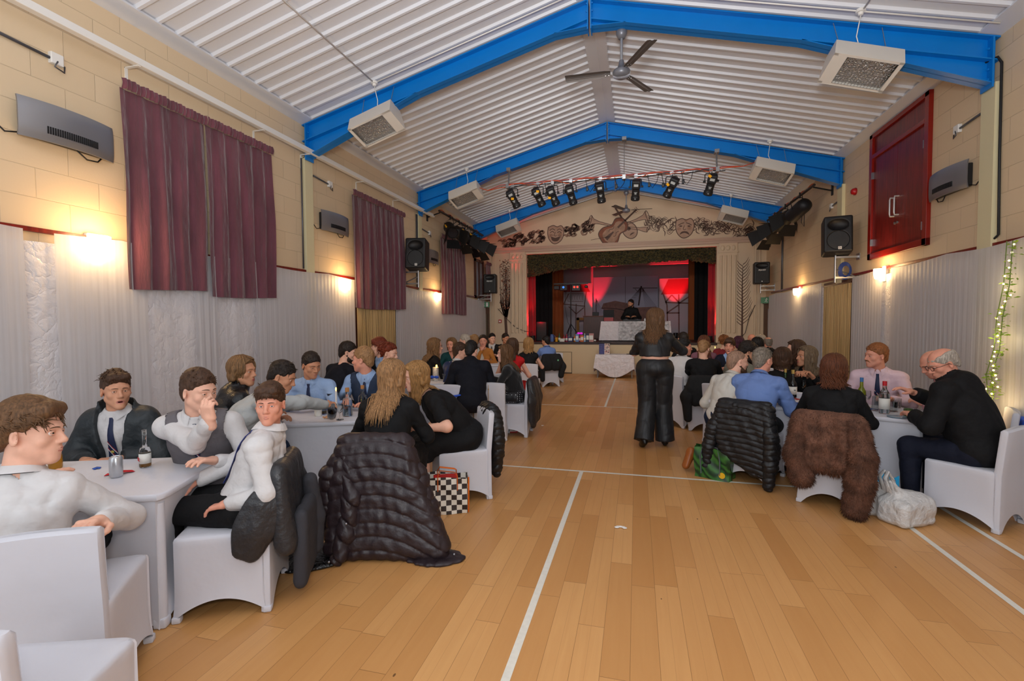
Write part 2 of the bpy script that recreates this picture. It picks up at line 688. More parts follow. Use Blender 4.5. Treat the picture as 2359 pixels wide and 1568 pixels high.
def ik(S, T, l1, l2, hint):
 d = T - S
 L = np.linalg.norm(d)
 L2 = min(L, (l1 + l2) * 0.995)
 u = unit(d)
 T = S + u * L2
 a = (l1 * l1 - l2 * l2 + L2 * L2) / (2 * L2)
 h = math.sqrt(max(l1 * l1 - a * a, 0))
 p = A(hint) - u * (A(hint) @ u)
 return S + u * a + unit(p) * h, T


def folds(seed, f, amp):
 r = np.random.RandomState(seed)
 D = r.normal(size=(6, 3))
 D = D / np.linalg.norm(D, axis=1)[:, None] * f * 3.0
 B = r.normal(size=(6, 3)) * 5
 ph = r.uniform(0, 6.28, 6)

 def g(X, Y, Z):
  s = 0
  for i in range(6):
   w = X * B[i, 0] + Y * B[i, 1] + Z * B[i, 2] + ph[i - 1]
   a = (X * D[i, 0] + Y * D[i, 1] + Z * D[i, 2]) * 0.5 + ph[i] + 1.1 * np.sin(w) + 0.5 * np.sin(w * 2.3 + ph[i])
   s = s + (1 - 1.7 * np.abs(np.sin(a)) ** 0.6) * np.clip(0.9 * np.sin(w * 1.7 + ph[i]), 0, 1)
  return s * (amp / 3.0)
 return g


NPEOPLE = [0]
PEOPLE = {}


def person(label, head, yaw, hyaw=None, hpitch=0, hroll=0, lean=8, curl=14, side=0, twist=0, sex='m', w=1.0, hs=1.0, pose='sit', seat=0.455, zs=None,
     arms=('table', 'table'), legs=None, top=('shirt', 'cloth_white'), bottom=('trousers', 'cloth_black'), hair=('short', 'brown'), skin='fair', shoes='shoe_black',
     lod=1, face=None, lk=None, belly=0.0, extra=(), group=None, base=0.0, curls=(0.35, 0.35), legspread=0.0, hlean=0.0, key=None):
 NPEOPLE[0] += 1
 seed = NPEOPLE[0] * 13 + 5
 RH = {0: (0.0048, 0.0048, 0.0095), 1: (0.0062, 0.006, 0.0125), 2: (0.0085, 0.0085, 0.019)}[lod]
 hh, hd, hc = RH
 fem = sex == 'f'
 if hyaw is None:
  hyaw = yaw
 yr = math.radians(yaw)
 hy = math.radians(hyaw - yaw)
 la, lc, sb = math.radians(lean), math.radians(lean + curl), math.radians(side)
 head = A(head) - A((0, 0, base))
 def spine(ts):
  zp = (seat + 0.088) if pose == 'sit' else (zs or 0.95)
  P = A((0, 0, zp))
  u1 = unit((math.sin(sb), math.sin(la), math.cos(la)))
  u2 = unit((math.sin(sb) * 1.3, math.sin(lc), math.cos(lc)))
  M = P + u1 * 0.21 * ts
  N = M + u2 * 0.265 * ts
  Rh = np.array(Rz(hy) @ Rx(math.radians(-hpitch)) @ Ry(math.radians(hroll)))
  nd = unit(u2 * 0.6 + A((0, 0, 0.6)) + A((math.sin(-math.radians(hlean)), 0, 0)))
  H = N + nd * 0.145 * hs + Rh @ A((0, 0.028, 0.028)) * hs
  return P, M, N, u1, u2, Rh, H
 lo_, hi_ = 0.7, 1.35
 for _ in range(24):
  ts = (lo_ + hi_) / 2
  if spine(ts)[6][2] < head[2]:
   lo_ = ts
  else:
   hi_ = ts
 P, M, N, u1, u2, Rh, H = spine(ts)
 c, s_ = math.cos(yr), math.sin(yr)
 root = (head[0] - (c * H[0] - s_ * H[1]), head[1] - (s_ * H[0] + c * H[1]))
 def to_local(p):
  dx, dy = p[0] - root[0], p[1] - root[1]
  return A((c * dx + s_ * dy, -s_ * dx + c * dy, p[2] - base))
 ob = thing('person', label, 'person', (root[0], root[1], base), yr, group)
 tw = math.radians(twist)
 r1 = A((1, 0, 0))
 f1 = np.cross(u1, r1)
 r2 = unit(A((math.cos(tw), math.sin(tw), -math.sin(sb) * 0.8)))
 f2 = unit(np.cross(u2, r2))
 r2 = np.cross(f2, u2)
 R1 = np.stack([r1, unit(f1), u1], 1)
 R2 = np.stack([r2, f2, u2], 1)
 sw = (0.15 if fem else 0.172) * w ** 0.5 * min(1.05, 0.45 + 0.55 * ts)
 SH = {-1: N - u2 * 0.06 - r2 * sw, 1: N - u2 * 0.06 + r2 * sw}
 l1, l2 = 0.285 * hs, 0.25 * hs
 AR = {}
 for i, sd_ in ((0, -1), (1, 1)):
  a = arms[i]
  hint = A((sd_ * 0.7, -0.5, -0.7))
  nrm = A((0, 0, -1))
  if a == 'table':
   t = A((sd_ * 0.13, 0.40, 0.775))
  elif a == 'lap':
   t = A((sd_ * 0.1, 0.27, 0.66))
   hint = A((sd_ * 0.9, -0.7, -0.3))
  elif a == 'hang':
   t = SH[sd_] + A((sd_ * 0.06, 0.03, -0.52))
   hint = A((sd_ * 0.3, -1, 0))
   nrm = A((-sd_, 0, 0))
  elif a == 'cross':
   t = A((-sd_ * 0.06, 0.33, 0.78 + 0.01 * sd_))
  elif a == 'chin':
   t = H + Rh @ A((sd_ * 0.03, 0.08, -0.17))
   nrm = A((-sd_ * 0.3, -1, 0))
   hint = A((sd_ * 0.4, 0.3, -1))
  else:
   t = to_local(a[0])
   if len(a) > 1 and a[1] is not None:
    hint = A(a[1])
   if len(a) > 2:
    nrm = A(a[2])
  E, T = ik(SH[sd_], t, l1, l2, hint)
  AR[sd_] = (E, T, nrm)
 HP, KN, AN, FT = {}, {}, {}, {}
 for i, sd_ in ((0, -1), (1, 1)):
  HP[sd_] = P + A((sd_ * 0.09 * w ** 0.5, 0.0, -0.01))
  if legs is not None and legs[i] is not None:
   KN[sd_], AN[sd_], FT[sd_] = [A(x) for x in legs[i]]
  elif pose == 'sit':
   KN[sd_] = HP[sd_] + A((sd_ * (0.05 + legspread), 0.41 * hs, -0.02))
   AN[sd_] = A((KN[sd_][0] + sd_ * 0.01, KN[sd_][1] - 0.02, 0.085))
   FT[sd_] = A((sd_ * 0.2, 1, 0))
  else:
   KN[sd_] = HP[sd_] + A((sd_ * 0.01, 0.03, -(P[2] - 0.085) * 0.5))
   AN[sd_] = A((HP[sd_][0], -0.02, 0.085))
   FT[sd_] = A((sd_ * 0.15, 1, 0))
 def torso(sd, e, k=0.05, hips=True, sleeves=None, arm_e=0.0, cuff=0.0):
  W_ = w
  if hips:
   sd.ell(P + u1 * 0.01, A((0.155 * W_ + e, 0.118 * W_ + e, 0.115 + e)), R1, k)
  sd.ell(P + u1 * 0.15 * ts + f1 * (0.01 + belly * 0.6), A(((0.128 if fem else 0.14) * W_ + e, (0.1 * W_ + e + belly), 0.13 * ts + e)), R1, k)
  sd.ell(M + u2 * 0.09 * ts + f2 * 0.004, A(((0.138 if fem else 0.158) * W_ + e, 0.108 * W_ ** 0.7 + e, 0.165 * ts + e)), R2, k)
  sd.cone(SH[-1] + r2 * 0.02, SH[1] - r2 * 0.02, 0.05 + e, 0.05 + e, k)
  for s2 in (-1, 1):
   sd.cone(N + u2 * 0.012, SH[s2], 0.042 + e * .6, 0.045 + e, k * 0.7)
   if fem:
    sd.ell(M + u2 * 0.06 * ts + r2 * s2 * 0.07 * W_ + f2 * 0.085, A((0.06, 0.055, 0.06)) * W_ ** 0.5 + e, R2, 0.035)
 def arm(sd, s2, e, upto=1.0, k=0.03, flat=True, thick=1.0, loose=1.0):
  E, T, nrm = AR[s2]
  S = SH[s2]
  g = (0.85 if fem else 1.0) * thick * w ** 0.5
  if upto <= 0.5:
   t = upto * 2
   B = S + (E - S) * t
   sd.cone(S, B, 0.048 * g + e, (0.048 - 0.008 * t) * g + e * 1.1, k, flat='b' if flat else None)
   return
  sd.cone(S, E, 0.048 * g + e, 0.042 * g + e * loose, k)
  t = (upto - 0.5) * 2
  B = E + (T - E) * t
  sd.cone(E, B, 0.041 * g + e * loose, (0.041 - 0.015 * t) * g + e * loose * 0.9, k, flat='b' if flat else None)
 def leg(sd, s2, e, k=0.03, upto=1.0):
  g = w ** 0.5
  sd.cone(HP[s2], KN[s2], 0.083 * g + e, 0.056 * g + e, k)
  B = KN[s2] + (AN[s2] - KN[s2]) * upto
  sd.cone(KN[s2], B, 0.056 * g + e, (0.056 - 0.02 * upto) * g + e, k, flat='b' if upto < 1 or e > 0.005 else None)
 # ---- body: one skin surface (finer sampling for head and hands)
 o = dict(fem=fem)
 o.update(face or {})
 sk = SKIN[skin]
 parts = []
 hd_ = SDF()
 q = head_sdf(hd_, (H, Rh), hs, o)
 nk = 0.047 if fem else 0.056
 hd_.cone(q(0, -0.022, -0.06), N + u2 * 0.0, nk * hs, (nk + 0.008) * hs, 0.03)
 parts.append(hd_.mesh(hh))
 nh = len(parts[0][1])
 b = SDF()
 torso(b, -0.006)
 b.cone(N - u2 * 0.02, N + u2 * 0.045, 0.052, 0.046, 0.04)
 kind = top[0]
 sleeve = dict(sleeveless=0.0, short=0.42, crop=0.94).get(kind, 0.96)
 for o_ in extra:
  if o_[0] == 'sleeve':
   sleeve = o_[1]
 for s2 in (-1, 1):
  arm(b, s2, 0.0 if sleeve < 0.9 else -0.004, flat=False)
  leg(b, s2, -0.004)
 parts.append(b.mesh(hc if sleeve > 0.9 and kind != 'crop' else min(hc, 0.0095 if lod < 2 else 0.014)))
 for i, s2 in ((0, -1), (1, 1)):
  hsd = SDF()
  E, T, nrm = AR[s2]
  hand_sdf(hsd, T, unit(T - E) if len(arms[i]) < 4 or isinstance(arms[i], str) else A(arms[i][3]), nrm, s2 * (-1), curls[i], hs)
  parts.append(hsd.mesh(hd))
 lipm = LIPF if fem else LIP
 Rt = Rh.T
 cols = [sk, lipm, MOUTHM, HAIR[hair[1]] if hair[1] in HAIR else sk]
 def mi(C):
  L = ((C - H) @ Rh) / hs
  z = L[:, 2]; x = np.abs(L[:, 0]); y = L[:, 1]
  r = np.zeros(len(C), int)
  mo = o.get('mouth', 0)
  if mo:
   r[((x / 0.026) ** 2 + ((z + 0.07) / (0.014 * mo + 0.009)) ** 2 < 1) & (y > 0.08)] = 1
   r[((x / 0.02) ** 2 + ((z + 0.07) / (0.014 * mo + 0.002)) ** 2 < 1) & (y < 0.09) & (y > 0.05)] = 2
  return r
 me = np_mesh('body', parts, cols, mi)
 link('body', me, ob)
 # ---- clothing
 tm = MATS[top[1]]
 nlow = N + u2 * 0.0
 ws = folds(seed, 21, 0.017) if lod < 2 else wob(seed, 26, 0.004)
 def neckcut(sd, r, dz=0.0):
  sd.cone(N + u2 * (0.02 + dz), N + u2 * 0.2 + (H - N) * 0.4, r, r + 0.02, 0.008, 's')
 def vcut(sd, depth, width, e):
  c0 = N + u2 * 0.04
  def g(X, Y, Z):
   px = X - c0[0]; py = Y - c0[1]; pz = Z - c0[2]
   x = px * r2[0] + py * r2[1] + pz * r2[2]
   y = px * f2[0] + py * f2[1] + pz * f2[2]
   z = px * u2[0] + py * u2[1] + pz * u2[2]
   wd = np.clip((z + depth) / depth, 0, 1.3) * width
   return np.maximum(np.abs(x) - wd, 0.02 - y) + np.where(z < -depth, 0.02, 0)
  sd.fn(g, c0 - 0.5, c0 + 0.5, 0.006, 's')
 def collar(sd, e=0.012):
  ax = unit((H - N) * 0.5 + u2)
  sd.cone(N - u2 * 0.02, N + ax * 0.05, nk + 0.018 + e, nk + 0.007, 0.02, flat='b')
  sd.cone(N - u2 * 0.03, N + ax * 0.4, (nk + 0.004), (nk + 0.01) , 0.004, 's')
 tname = {'shirt': 'shirt', 'jumper': 'jumper', 'short': 'top', 'sleeveless': 'top', 'jacket': 'shirt', 'vest': 'shirt', 'coat': 'jacket', 'crop': 'crop_top', 'openjacket': 'shirt'}[kind]
 sd = SDF()
 e = 0.013
 um = MATS[top[2]] if len(top) > 2 else tm
 if kind in ('shirt', 'vest', 'jacket', 'openjacket'):
  torso(sd, e)
  if kind in ('shirt', 'vest'):
   for s2 in (-1, 1):
    arm(sd, s2, 0.011, sleeve, loose=1.25)
    if sleeve > 0.9:
     E, T, _ = AR[s2]
     sd.cone(E + (T - E) * 0.84, E + (T - E) * 0.985, 0.037, 0.0355, 0.006, flat='ab')
  collar(sd)
  sd.disp = ws
  mb = MB()
  ax = unit((H - N) * 0.5 + u2)
  cn = N - f2 * 0.004
  for lay in (0, 0.004):
   def cg(u, v, lay=lay):
    th = (0.06 + 0.88 * u) * 2 * PI + PI / 2
    fr_ = max(0.0, math.sin(th)) ** 3
    hgt = 0.062 - 0.012 * fr_ - (0.036 + 0.026 * fr_) * v
    rad = nk + 0.010 + (0.026 + 0.008 * fr_) * v ** 0.8 - lay
    return tuple(cn + ax * hgt + (r2 * math.cos(th) + f2 * math.sin(th)) * rad)
   mb.grid(cg, 30, 4)
  mb.build('collar', um, ob, 180)
  link(tname, np_mesh(tname, [sd.mesh(hc)], um), ob)
 if kind in ('jumper', 'short', 'sleeveless', 'crop'):
  torso(sd, e, hips=kind != 'crop')
  for s2 in (-1, 1):
   if sleeve > 0:
    arm(sd, s2, 0.010 if kind != 'short' else 0.018, sleeve, loose=1.1 if kind != 'crop' else 1.5)
  if kind == 'crop':
   c0 = P + u1 * 0.17 * ts
   sd.fn(lambda X, Y, Z: (c0[2] - Z), P - 1, P + 1, 0.01, 'i')
   sd.p[-1] = (lambda X, Y, Z: c0[2] - Z + 0 * X + 0 * Y, P - 2, P + 2, 0.01, 'i')
  neckcut(sd, nk + (0.012 if kind == 'jumper' else 0.03), -0.01)
  if kind in ('short', 'sleeveless') or ('v' in [x[0] for x in extra]):
   vcut(sd, 0.13, 0.06, e)
  sd.disp = ws
  link(tname, np_mesh(tname, [sd.mesh(hc)], tm), ob)
 if kind == 'vest':
  sd = SDF()
  torso(sd, e + 0.019)
  neckcut(sd, nk + 0.045, -0.02)
  vcut(sd, 0.27, 0.075, e)
  for s2 in (-1, 1):
   S, E = SH[s2], AR[s2][0]
   sd.cone(S + r2 * s2 * 0.0, S + r2 * s2 * 0.2 - u2 * 0.1, 0.088, 0.12, 0.01, 's')
  link('waistcoat', np_mesh('waistcoat', [sd.mesh(min(hc, 0.008))], tm), ob)
 if kind in ('jacket', 'coat', 'openjacket'):
  sd = SDF()
  ee = {'jacket': 0.026, 'coat': 0.036, 'openjacket': 0.05}[kind]
  torso(sd, ee)
  for s2 in (-1, 1):
   arm(sd, s2, ee * 0.75, 0.95, loose=1.15)
  if kind == 'jacket':
   neckcut(sd, nk + 0.03, 0.0)
   vcut(sd, 0.3, 0.085, e)
  elif kind == 'openjacket':
   sd.cone(N - u2 * 0.05, N + u2 * 0.05, nk + 0.075, nk + 0.062, 0.03)
   neckcut(sd, nk + 0.035, -0.03)
   vcut(sd, 0.8, 0.105, e)
  else:
   sd.cone(N - u2 * 0.03 - f2 * 0.02, N + u2 * 0.05, nk + 0.06, nk + 0.035, 0.03)
   neckcut(sd, nk + 0.015, 0.0)
   if ('hood',) in extra:
    sd.ell(N - f2 * 0.095 - u2 * 0.035, A((0.15, 0.06, 0.1)), R2, 0.03)
  sd.disp = wob(seed + 1, 20, 0.005)
  link('jacket', np_mesh('jacket', [sd.mesh(hc)], tm), ob)
 # ---- tie
 for x in extra:
  if x[0] == 'tie':
   tors = SDF()
   torso(tors, e)
   L = x[2] if len(x) > 2 else 0.36
   pts = []
   for i in range(11):
    t = i / 10
    base = N + u2 * (0.015 - t * L)
    p = base + f2 * 0.3
    for _ in range(40):
     d = tors.val(p[None])[0]
     if d < 0.004:
      break
     p = p - f2 * d * 0.8
    pts.append(p + f2 * (0.011 if i else 0.014))
   mb = MB()
   for i, p in enumerate(pts):
    t = i / 10
    wd = 0.017 if i == 0 else (0.011 + 0.03 * t)
    if i == 10:
     wd = 0.006
    for kx, ky in ((-1, -0.003), (-0.5, 0.003), (0.5, 0.003), (1, -0.003)):
     mb.v.append(tuple(p + r2 * kx * wd + f2 * ky))
   for i in range(10):
    for k in range(3):
     mb.f.append((i * 4 + k, i * 4 + 4 + k, i * 4 + 5 + k, i * 4 + 1 + k))
     mb.mi.append(0)
   st = x[3] if len(x) > 3 else False
   if st:
    for i0, i1 in ((4.0, 6.2), (5.3, 7.5)):
     for cc, off in ((1, 0), (2, 0.28)):
      mb.cur = cc
      qv = []
      for kx in (-1, 1):
       for dd in (0, 0.22):
        ii = (i0 if kx > 0 else i1) + dd + off
        a_, b_ = int(ii), min(int(ii) + 1, 10)
        p = pts[a_] + (pts[b_] - pts[a_]) * (ii - a_)
        qv.append(p + r2 * kx * (0.0105 + 0.03 * ii / 10) + f2 * (0.0012 if abs(kx) else 0))
      mid = [(qv[0] + qv[2]) / 2 + f2 * 0.0035, (qv[1] + qv[3]) / 2 + f2 * 0.0035]
      mb.add([qv[0], qv[1], mid[1], mid[0]], [(0, 1, 2, 3)])
      mb.add([mid[0], mid[1], qv[3], qv[2]], [(0, 1, 2, 3)])
    mb.cur = 3
    pc = pts[6] + (pts[7] - pts[6]) * 0.2 + f2 * 0.005
    mb.sphere(pc, (0.011, 0.003, 0.012), 10, 6, Matrix([list(v) for v in R2]))
   tb = mb.build('tie', [MATS[x[1]], MATS['tie_red'], MATS['tie_white'], MATS['tie_crest']], ob, 180)
   tb['label'] = x[4] if len(x) > 4 else 'dark tie'
  if x[0] == 'bowband':
   mb = MB()
   ax = unit((H - N) * 0.5 + u2)
   pts = [N + ax * 0.028 + (r2 * math.cos(t) + f2 * math.sin(t)) * (nk + 0.026) for t in np.linspace(0, 2 * PI, 25)]
   mb.tube(pts, 0.005, 6, False)
   mb.build('collar_band', MATS['cloth_black'], ob, 180)
 # ---- legs
 bk = bottom[0]
 if bk != 'none':
  bm_ = MATS[bottom[1]]
  sd = SDF()
  sd.ell(P + u1 * 0.005, A(((0.165 if bk != 'wide' else 0.145) * w, 0.128 * w, 0.12)), R1, 0.04)
  if bk == 'trousers':
   for s2 in (-1, 1):
    leg(sd, s2, 0.017, 0.035, 0.97)
  elif bk == 'wide':
   for s2 in (-1, 1):
    sd.cone(HP[s2], KN[s2], 0.112 * w ** 0.5, 0.094 * w ** 0.4, 0.03)
    sd.cone(KN[s2], AN[s2] + A((0, 0, -0.03)), 0.094 * w ** 0.4, 0.12, 0.03, flat='b')
   sd.ell(P + u1 * 0.06, A((0.152 * w, 0.115 * w, 0.1)), R1, 0.04)
   sd.fn(lambda X, Y, Z, z0=P[2] + 0.13: Z - z0 + 0 * X + 0 * Y, P - 2, P + 2, 0.006, 'i')
  elif bk == 'skirt':
   L = bottom[2] if len(bottom) > 2 else 1.0
   km = (KN[-1] + KN[1]) / 2
   hm = (HP[-1] + HP[1]) / 2
   for s2 in (-1, 1):
    leg(sd, s2, 0.02, 0.05, 0.3 if L > 0.9 else 0.05)
   sd.cone(hm + A((0, 0, 0.015)), km, 0.1, 0.075, 0.06)
  sd.disp = folds(seed + 3, 15, 0.012) if lod < 2 else wob(seed + 3, 17, 0.003)
  nm = {'trousers': 'trousers', 'wide': 'trousers', 'skirt': 'skirt'}[bk]
  if len(bottom) > 2 and isinstance(bottom[-1], str):
   nm = bottom[-1]
  link(nm, np_mesh(nm, [sd.mesh(hc)], bm_), ob)
 for s2 in (-1, 1):
  sd = SDF()
  f = unit(FT[s2])
  up = A((0, 0, 1)) if abs(f[2]) < 0.6 else unit(np.cross(f, np.cross((AN[s2] - KN[s2]), f)))
  if abs(f[2]) >= 0.6:
   up = unit((KN[s2] - AN[s2]) - f * ((KN[s2] - AN[s2]) @ f))
  up = unit(up - f * (up @ f))
  a = AN[s2]
  sd.cone(a + up * 0.03, a - up * 0.035 - f * 0.02, 0.042, 0.038, 0.02)
  sd.cone(a - up * 0.04 - f * 0.03, a - up * 0.05 + f * 0.13, 0.038, 0.034, 0.03)
  sd.cone(a - up * 0.02, a - up * 0.05 + f * 0.13, 0.04, 0.03, 0.03)
  z0 = a - up * 0.078
  sd.p.append((lambda X, Y, Z, z0=z0, up=up: -((X - z0[0]) * up[0] + (Y - z0[1]) * up[1] + (Z - z0[2]) * up[2]), a - 1, a + 1, 0.008, 'i'))
  if ('heels',) in extra:
   sd.p.pop()
   sd.cone(a - up * 0.03 - f * 0.035, a - up * 0.085 - f * 0.045, 0.026, 0.02, 0.01, flat='b')
   sd.cone(a - up * 0.05 + f * 0.02, a - up * 0.075 + f * 0.12, 0.035, 0.022, 0.03)
  link('shoe', np_mesh('shoe', [sd.mesh(0.0075 if lod == 0 else 0.011)], MATS[shoes]), ob)
 # ---- face details
 if o.get('eyes', lod < 2):
  gz = o.get('gaze', 0.0)
  for s2 in (-1, 1):
   mb = MB()
   R_ = Matrix([list(v) for v in Rh])
   ce = q(s2 * 0.031, 0.0752, 0.004)
   mb.sphere(ce, 0.0125 * hs, 14, 10, R_)
   mb.cur = 1
   d = unit(Rh @ A((math.sin(gz), math.cos(gz), -0.03)))
   mb.sphere(ce + d * 0.0076 * hs, 0.0062 * hs, 12, 8)
   mb.cur = 2
   mb.sphere(ce + d * 0.0112 * hs, 0.0032 * hs, 8, 6)
   mb.build('eye', [EYEW, EYEB if o.get('blue') else mat('eye_brown', (74, 52, 36), 0.15), EYED], ob, 180)
   # eyelids and brow
   mb = MB()
   for zz, rr_, mi_ in ((0.0068, 0.0036, 0), (0.0042, 0.0013, 1), (-0.0062, 0.0026, 0)):
    mb.cur = mi_
    arc = [q(s2 * (0.031 + 0.0155 * math.cos(t)), 0.0752 + 0.0128 - 0.0045 * abs(math.cos(t)) ** 2, 0.004 + zz * abs(math.sin(t)) + 0.0005) for t in np.linspace(0.12, PI - 0.12, 9)]
    mb.tube(arc, [0.0009 * hs] + [rr_ * hs] * 7 + [0.0009 * hs], 6)
   mb.build('eyelid', [sk, EYED], ob, 180)
   mb = MB()
   br = o.get('brow', 0.0)
   arc = [q(s2 * (0.012 + 0.036 * t), 0.0985 - 0.016 * t * t - 0.003 * t, 0.0215 + 0.006 * math.sin(PI * (0.15 + 0.75 * t)) + br) for t in np.linspace(0, 1, 7)]
   mb.tube(arc, [0.003 * hs, 0.0042 * hs, 0.0042 * hs, 0.004 * hs, 0.0034 * hs, 0.0026 * hs, 0.0012 * hs], 6, flat=0.6)
   mb.build('eyebrow', HAIR[o.get('browc', hair[1] if hair[1] in HAIR else 'mid')], ob, 180)
 if lod < 2 and not o.get('mouth') and not o.get('beardonly'):
  mb = MB()
  sm = 0.004 if o.get('smile') else 0.0
  a_ = 1.0 if fem else 0.8
  mb.tube([q(-0.022, 0.0862, -0.0625 + sm), q(-0.013, 0.0938, -0.060 + sm * .3), q(-0.005, 0.0992, -0.0585), q(0, 0.0988, -0.0595), q(0.005, 0.0992, -0.0585), q(0.013, 0.0938, -0.060 + sm * .3), q(0.022, 0.0862, -0.0625 + sm)], [0.0008 * hs] + [0.0043 * hs * a_] * 5 + [0.0008 * hs], 8)
  mb.tube([q(-0.02, 0.0862, -0.0645 + sm), q(-0.011, 0.0938, -0.0695), q(0, 0.0978, -0.0712), q(0.011, 0.0938, -0.0695), q(0.02, 0.0862, -0.0645 + sm)], [0.0008 * hs] + [0.0052 * hs * a_] * 3 + [0.0008 * hs], 8)
  mb.build('lips', lipm, ob, 180)
 if o.get('teeth'):
  mb = MB()
  arc = [q(0.015 * t, 0.0905 - 0.006 * t * t, -0.0635 + 0.003 * t * t) for t in np.linspace(-1, 1, 7)]
  mb.tube(arc, [0.002 * hs] + [0.0042 * hs] * 5 + [0.002 * hs], 6)
  mb.build('teeth', TEETH, ob, 180)
 if o.get('beard'):
  sd = SDF()
  t = o['beard']
  sd.chain([q(-0.064, 0.0, -0.035), q(-0.05, 0.03, -0.085), q(-0.018, 0.066, -0.105), q(0.018, 0.066, -0.105), q(0.05, 0.03, -0.085), q(0.064, 0.0, -0.035)], [0.012 * hs, 0.021 * hs, 0.023 * hs, 0.023 * hs, 0.021 * hs, 0.012 * hs], 0.02)
  sd.chain([q(-0.03, 0.077, -0.07), q(-0.018, 0.091, -0.05), q(0.018, 0.091, -0.05), q(0.03, 0.077, -0.07)], [0.006 * hs, 0.0075 * hs, 0.0075 * hs, 0.006 * hs], 0.008)
  for x in (-1, 1):
   sd.cone(q(x * 0.028, 0.078, -0.07), q(x * 0.02, 0.075, -0.1), 0.008 * hs, 0.012 * hs, 0.012)
  sd.disp = wob(seed, 160, 0.0025)
  link('beard', np_mesh('beard', [sd.mesh(hh)], HAIR[t]), ob)
 if o.get('tache'):
  sd = SDF()
  sd.chain([q(-0.03, 0.079, -0.066), q(-0.016, 0.093, -0.0485), q(0, 0.098, -0.046), q(0.016, 0.093, -0.0485), q(0.03, 0.079, -0.066)], [0.004 * hs, 0.0068 * hs, 0.006 * hs, 0.0068 * hs, 0.004 * hs], 0.006)
  link('moustache', np_mesh('moustache', [sd.mesh(0.003)], HAIR[o['tache']]), ob)
 if o.get('glasses'):
  mb = MB()
  for s2 in (-1, 1):
   ring = [q(s2 * 0.032 + 0.024 * math.cos(t), 0.106 - 0.006 * abs(math.cos(t)), 0.002 + 0.018 * math.sin(t)) for t in np.linspace(0, 2 * PI, 17)]
   mb.tube(ring, 0.002, 6, False)
   mb.tube([q(s2 * 0.056, 0.1, 0.008), q(s2 * 0.082, 0.06, 0.01), q(s2 * 0.085, 0.0, 0.012), q(s2 * 0.084, -0.02, -0.004)], 0.0022, 6)
  mb.tube([q(-0.01, 0.108, 0.006), q(0.01, 0.108, 0.006)], 0.002, 6)
  g = mb.build('glasses', mat('glasses_frame', (22, 20, 20), 0.3), ob, 180)
 # ---- hair
 style, hcol = hair[0], hair[1]
 if style != 'none':
  hm_ = HAIR[hcol]
  rr = np.random.RandomState(seed)
  def qa(Pt):
   return H + (Pt * hs) @ Rh.T
  def cap(t, slope=0.78, z0=0.062, top_=0.0, y0=0.085, front=0.0, sidecut=0.0):
   sd = SDF()
   sd.ell(q(0, -0.016, 0.044 + top_ * 0.5), A((0.077 + t, 0.099 + t, 0.083 + t + top_)) * hs, Rh, 0.01)
   if front:
    sd.cone(q(-0.04, 0.07, 0.1), q(0.04, 0.07, 0.1), (0.024 + front) * hs, (0.024 + front) * hs, 0.03)
   sd.ell(q(0, -0.075, -0.02), A((0.055, 0.04, 0.06)) * hs, Rh, 0.03)
   pl = q(0, y0, z0)
   nn = unit(Rh @ A((0, -slope, 1)))
   sd.p.append((lambda X, Y, Z: -((X - pl[0]) * nn[0] + (Y - pl[1]) * nn[1] + (Z - pl[2]) * nn[2]), A(H) - 0.5, A(H) + 0.5, 0.012, 'i'))
   sd.ell(q(0, 0.15, -0.01), A((0.064, 0.09, 0.078)) * hs, Rh, 0.01, 's')
   for s2 in (-1, 1):
    sd.ell(q(s2 * 0.085, 0.0, -0.012), A((0.03, 0.036, 0.034)) * hs, Rh, 0.01, 's')
   return sd
  def tufts(mb, n, length, r, zmin, comb, lift=0.3, spread=0.5):
   for _ in range(n):
    th = rr.uniform(0, 2 * PI); ph = math.acos(rr.uniform(0.15 if zmin is None else zmin, 1))
    d = A((math.sin(ph) * math.cos(th), math.sin(ph) * math.sin(th), math.cos(ph)))
    p = A((0, -0.016, 0.046)) + d * A((0.079, 0.101, 0.086))
    if p[1] > 0.06 and p[2] < 0.085:
     continue
    dr = unit(A(comb) + rr.normal(size=3) * spread * 0.5)
    dr = unit(dr - d * (dr @ d) * 0.8 + d * lift)
    L = length * rr.uniform(0.6, 1.2)
    p1 = p + dr * L * 0.5 + d * 0.006
    p2 = p + dr * L - A((0, 0, L * 0.15))
    mb.tube([q(*(p - d * 0.008)), q(*p1), q(*p2)], [r * hs, r * 0.8 * hs, r * 0.15 * hs], 5, flat=0.6)
  if style in ('short', 'crop', 'quiff', 'fringe', 'messy', 'buzz'):
   t, tp, fr = dict(short=(0.008, 0.012, 0), crop=(0.006, 0.008, 0), quiff=(0.008, 0.02, 0.004), fringe=(0.009, 0.014, 0.006), messy=(0.014, 0.016, 0.003), buzz=(0.0012, 0.001, 0))[style]
   sd = cap(t, top_=tp, front=fr, z0=0.07 if style != 'fringe' else 0.052, slope=0.9 if style != 'messy' else 0.75)
   sd.disp = wob(seed, 130, 0.0022 if style != 'buzz' else 0.0008)
   V = [sd.mesh(hh)]
   ho = link('hair', np_mesh('hair', V, hm_), ob)
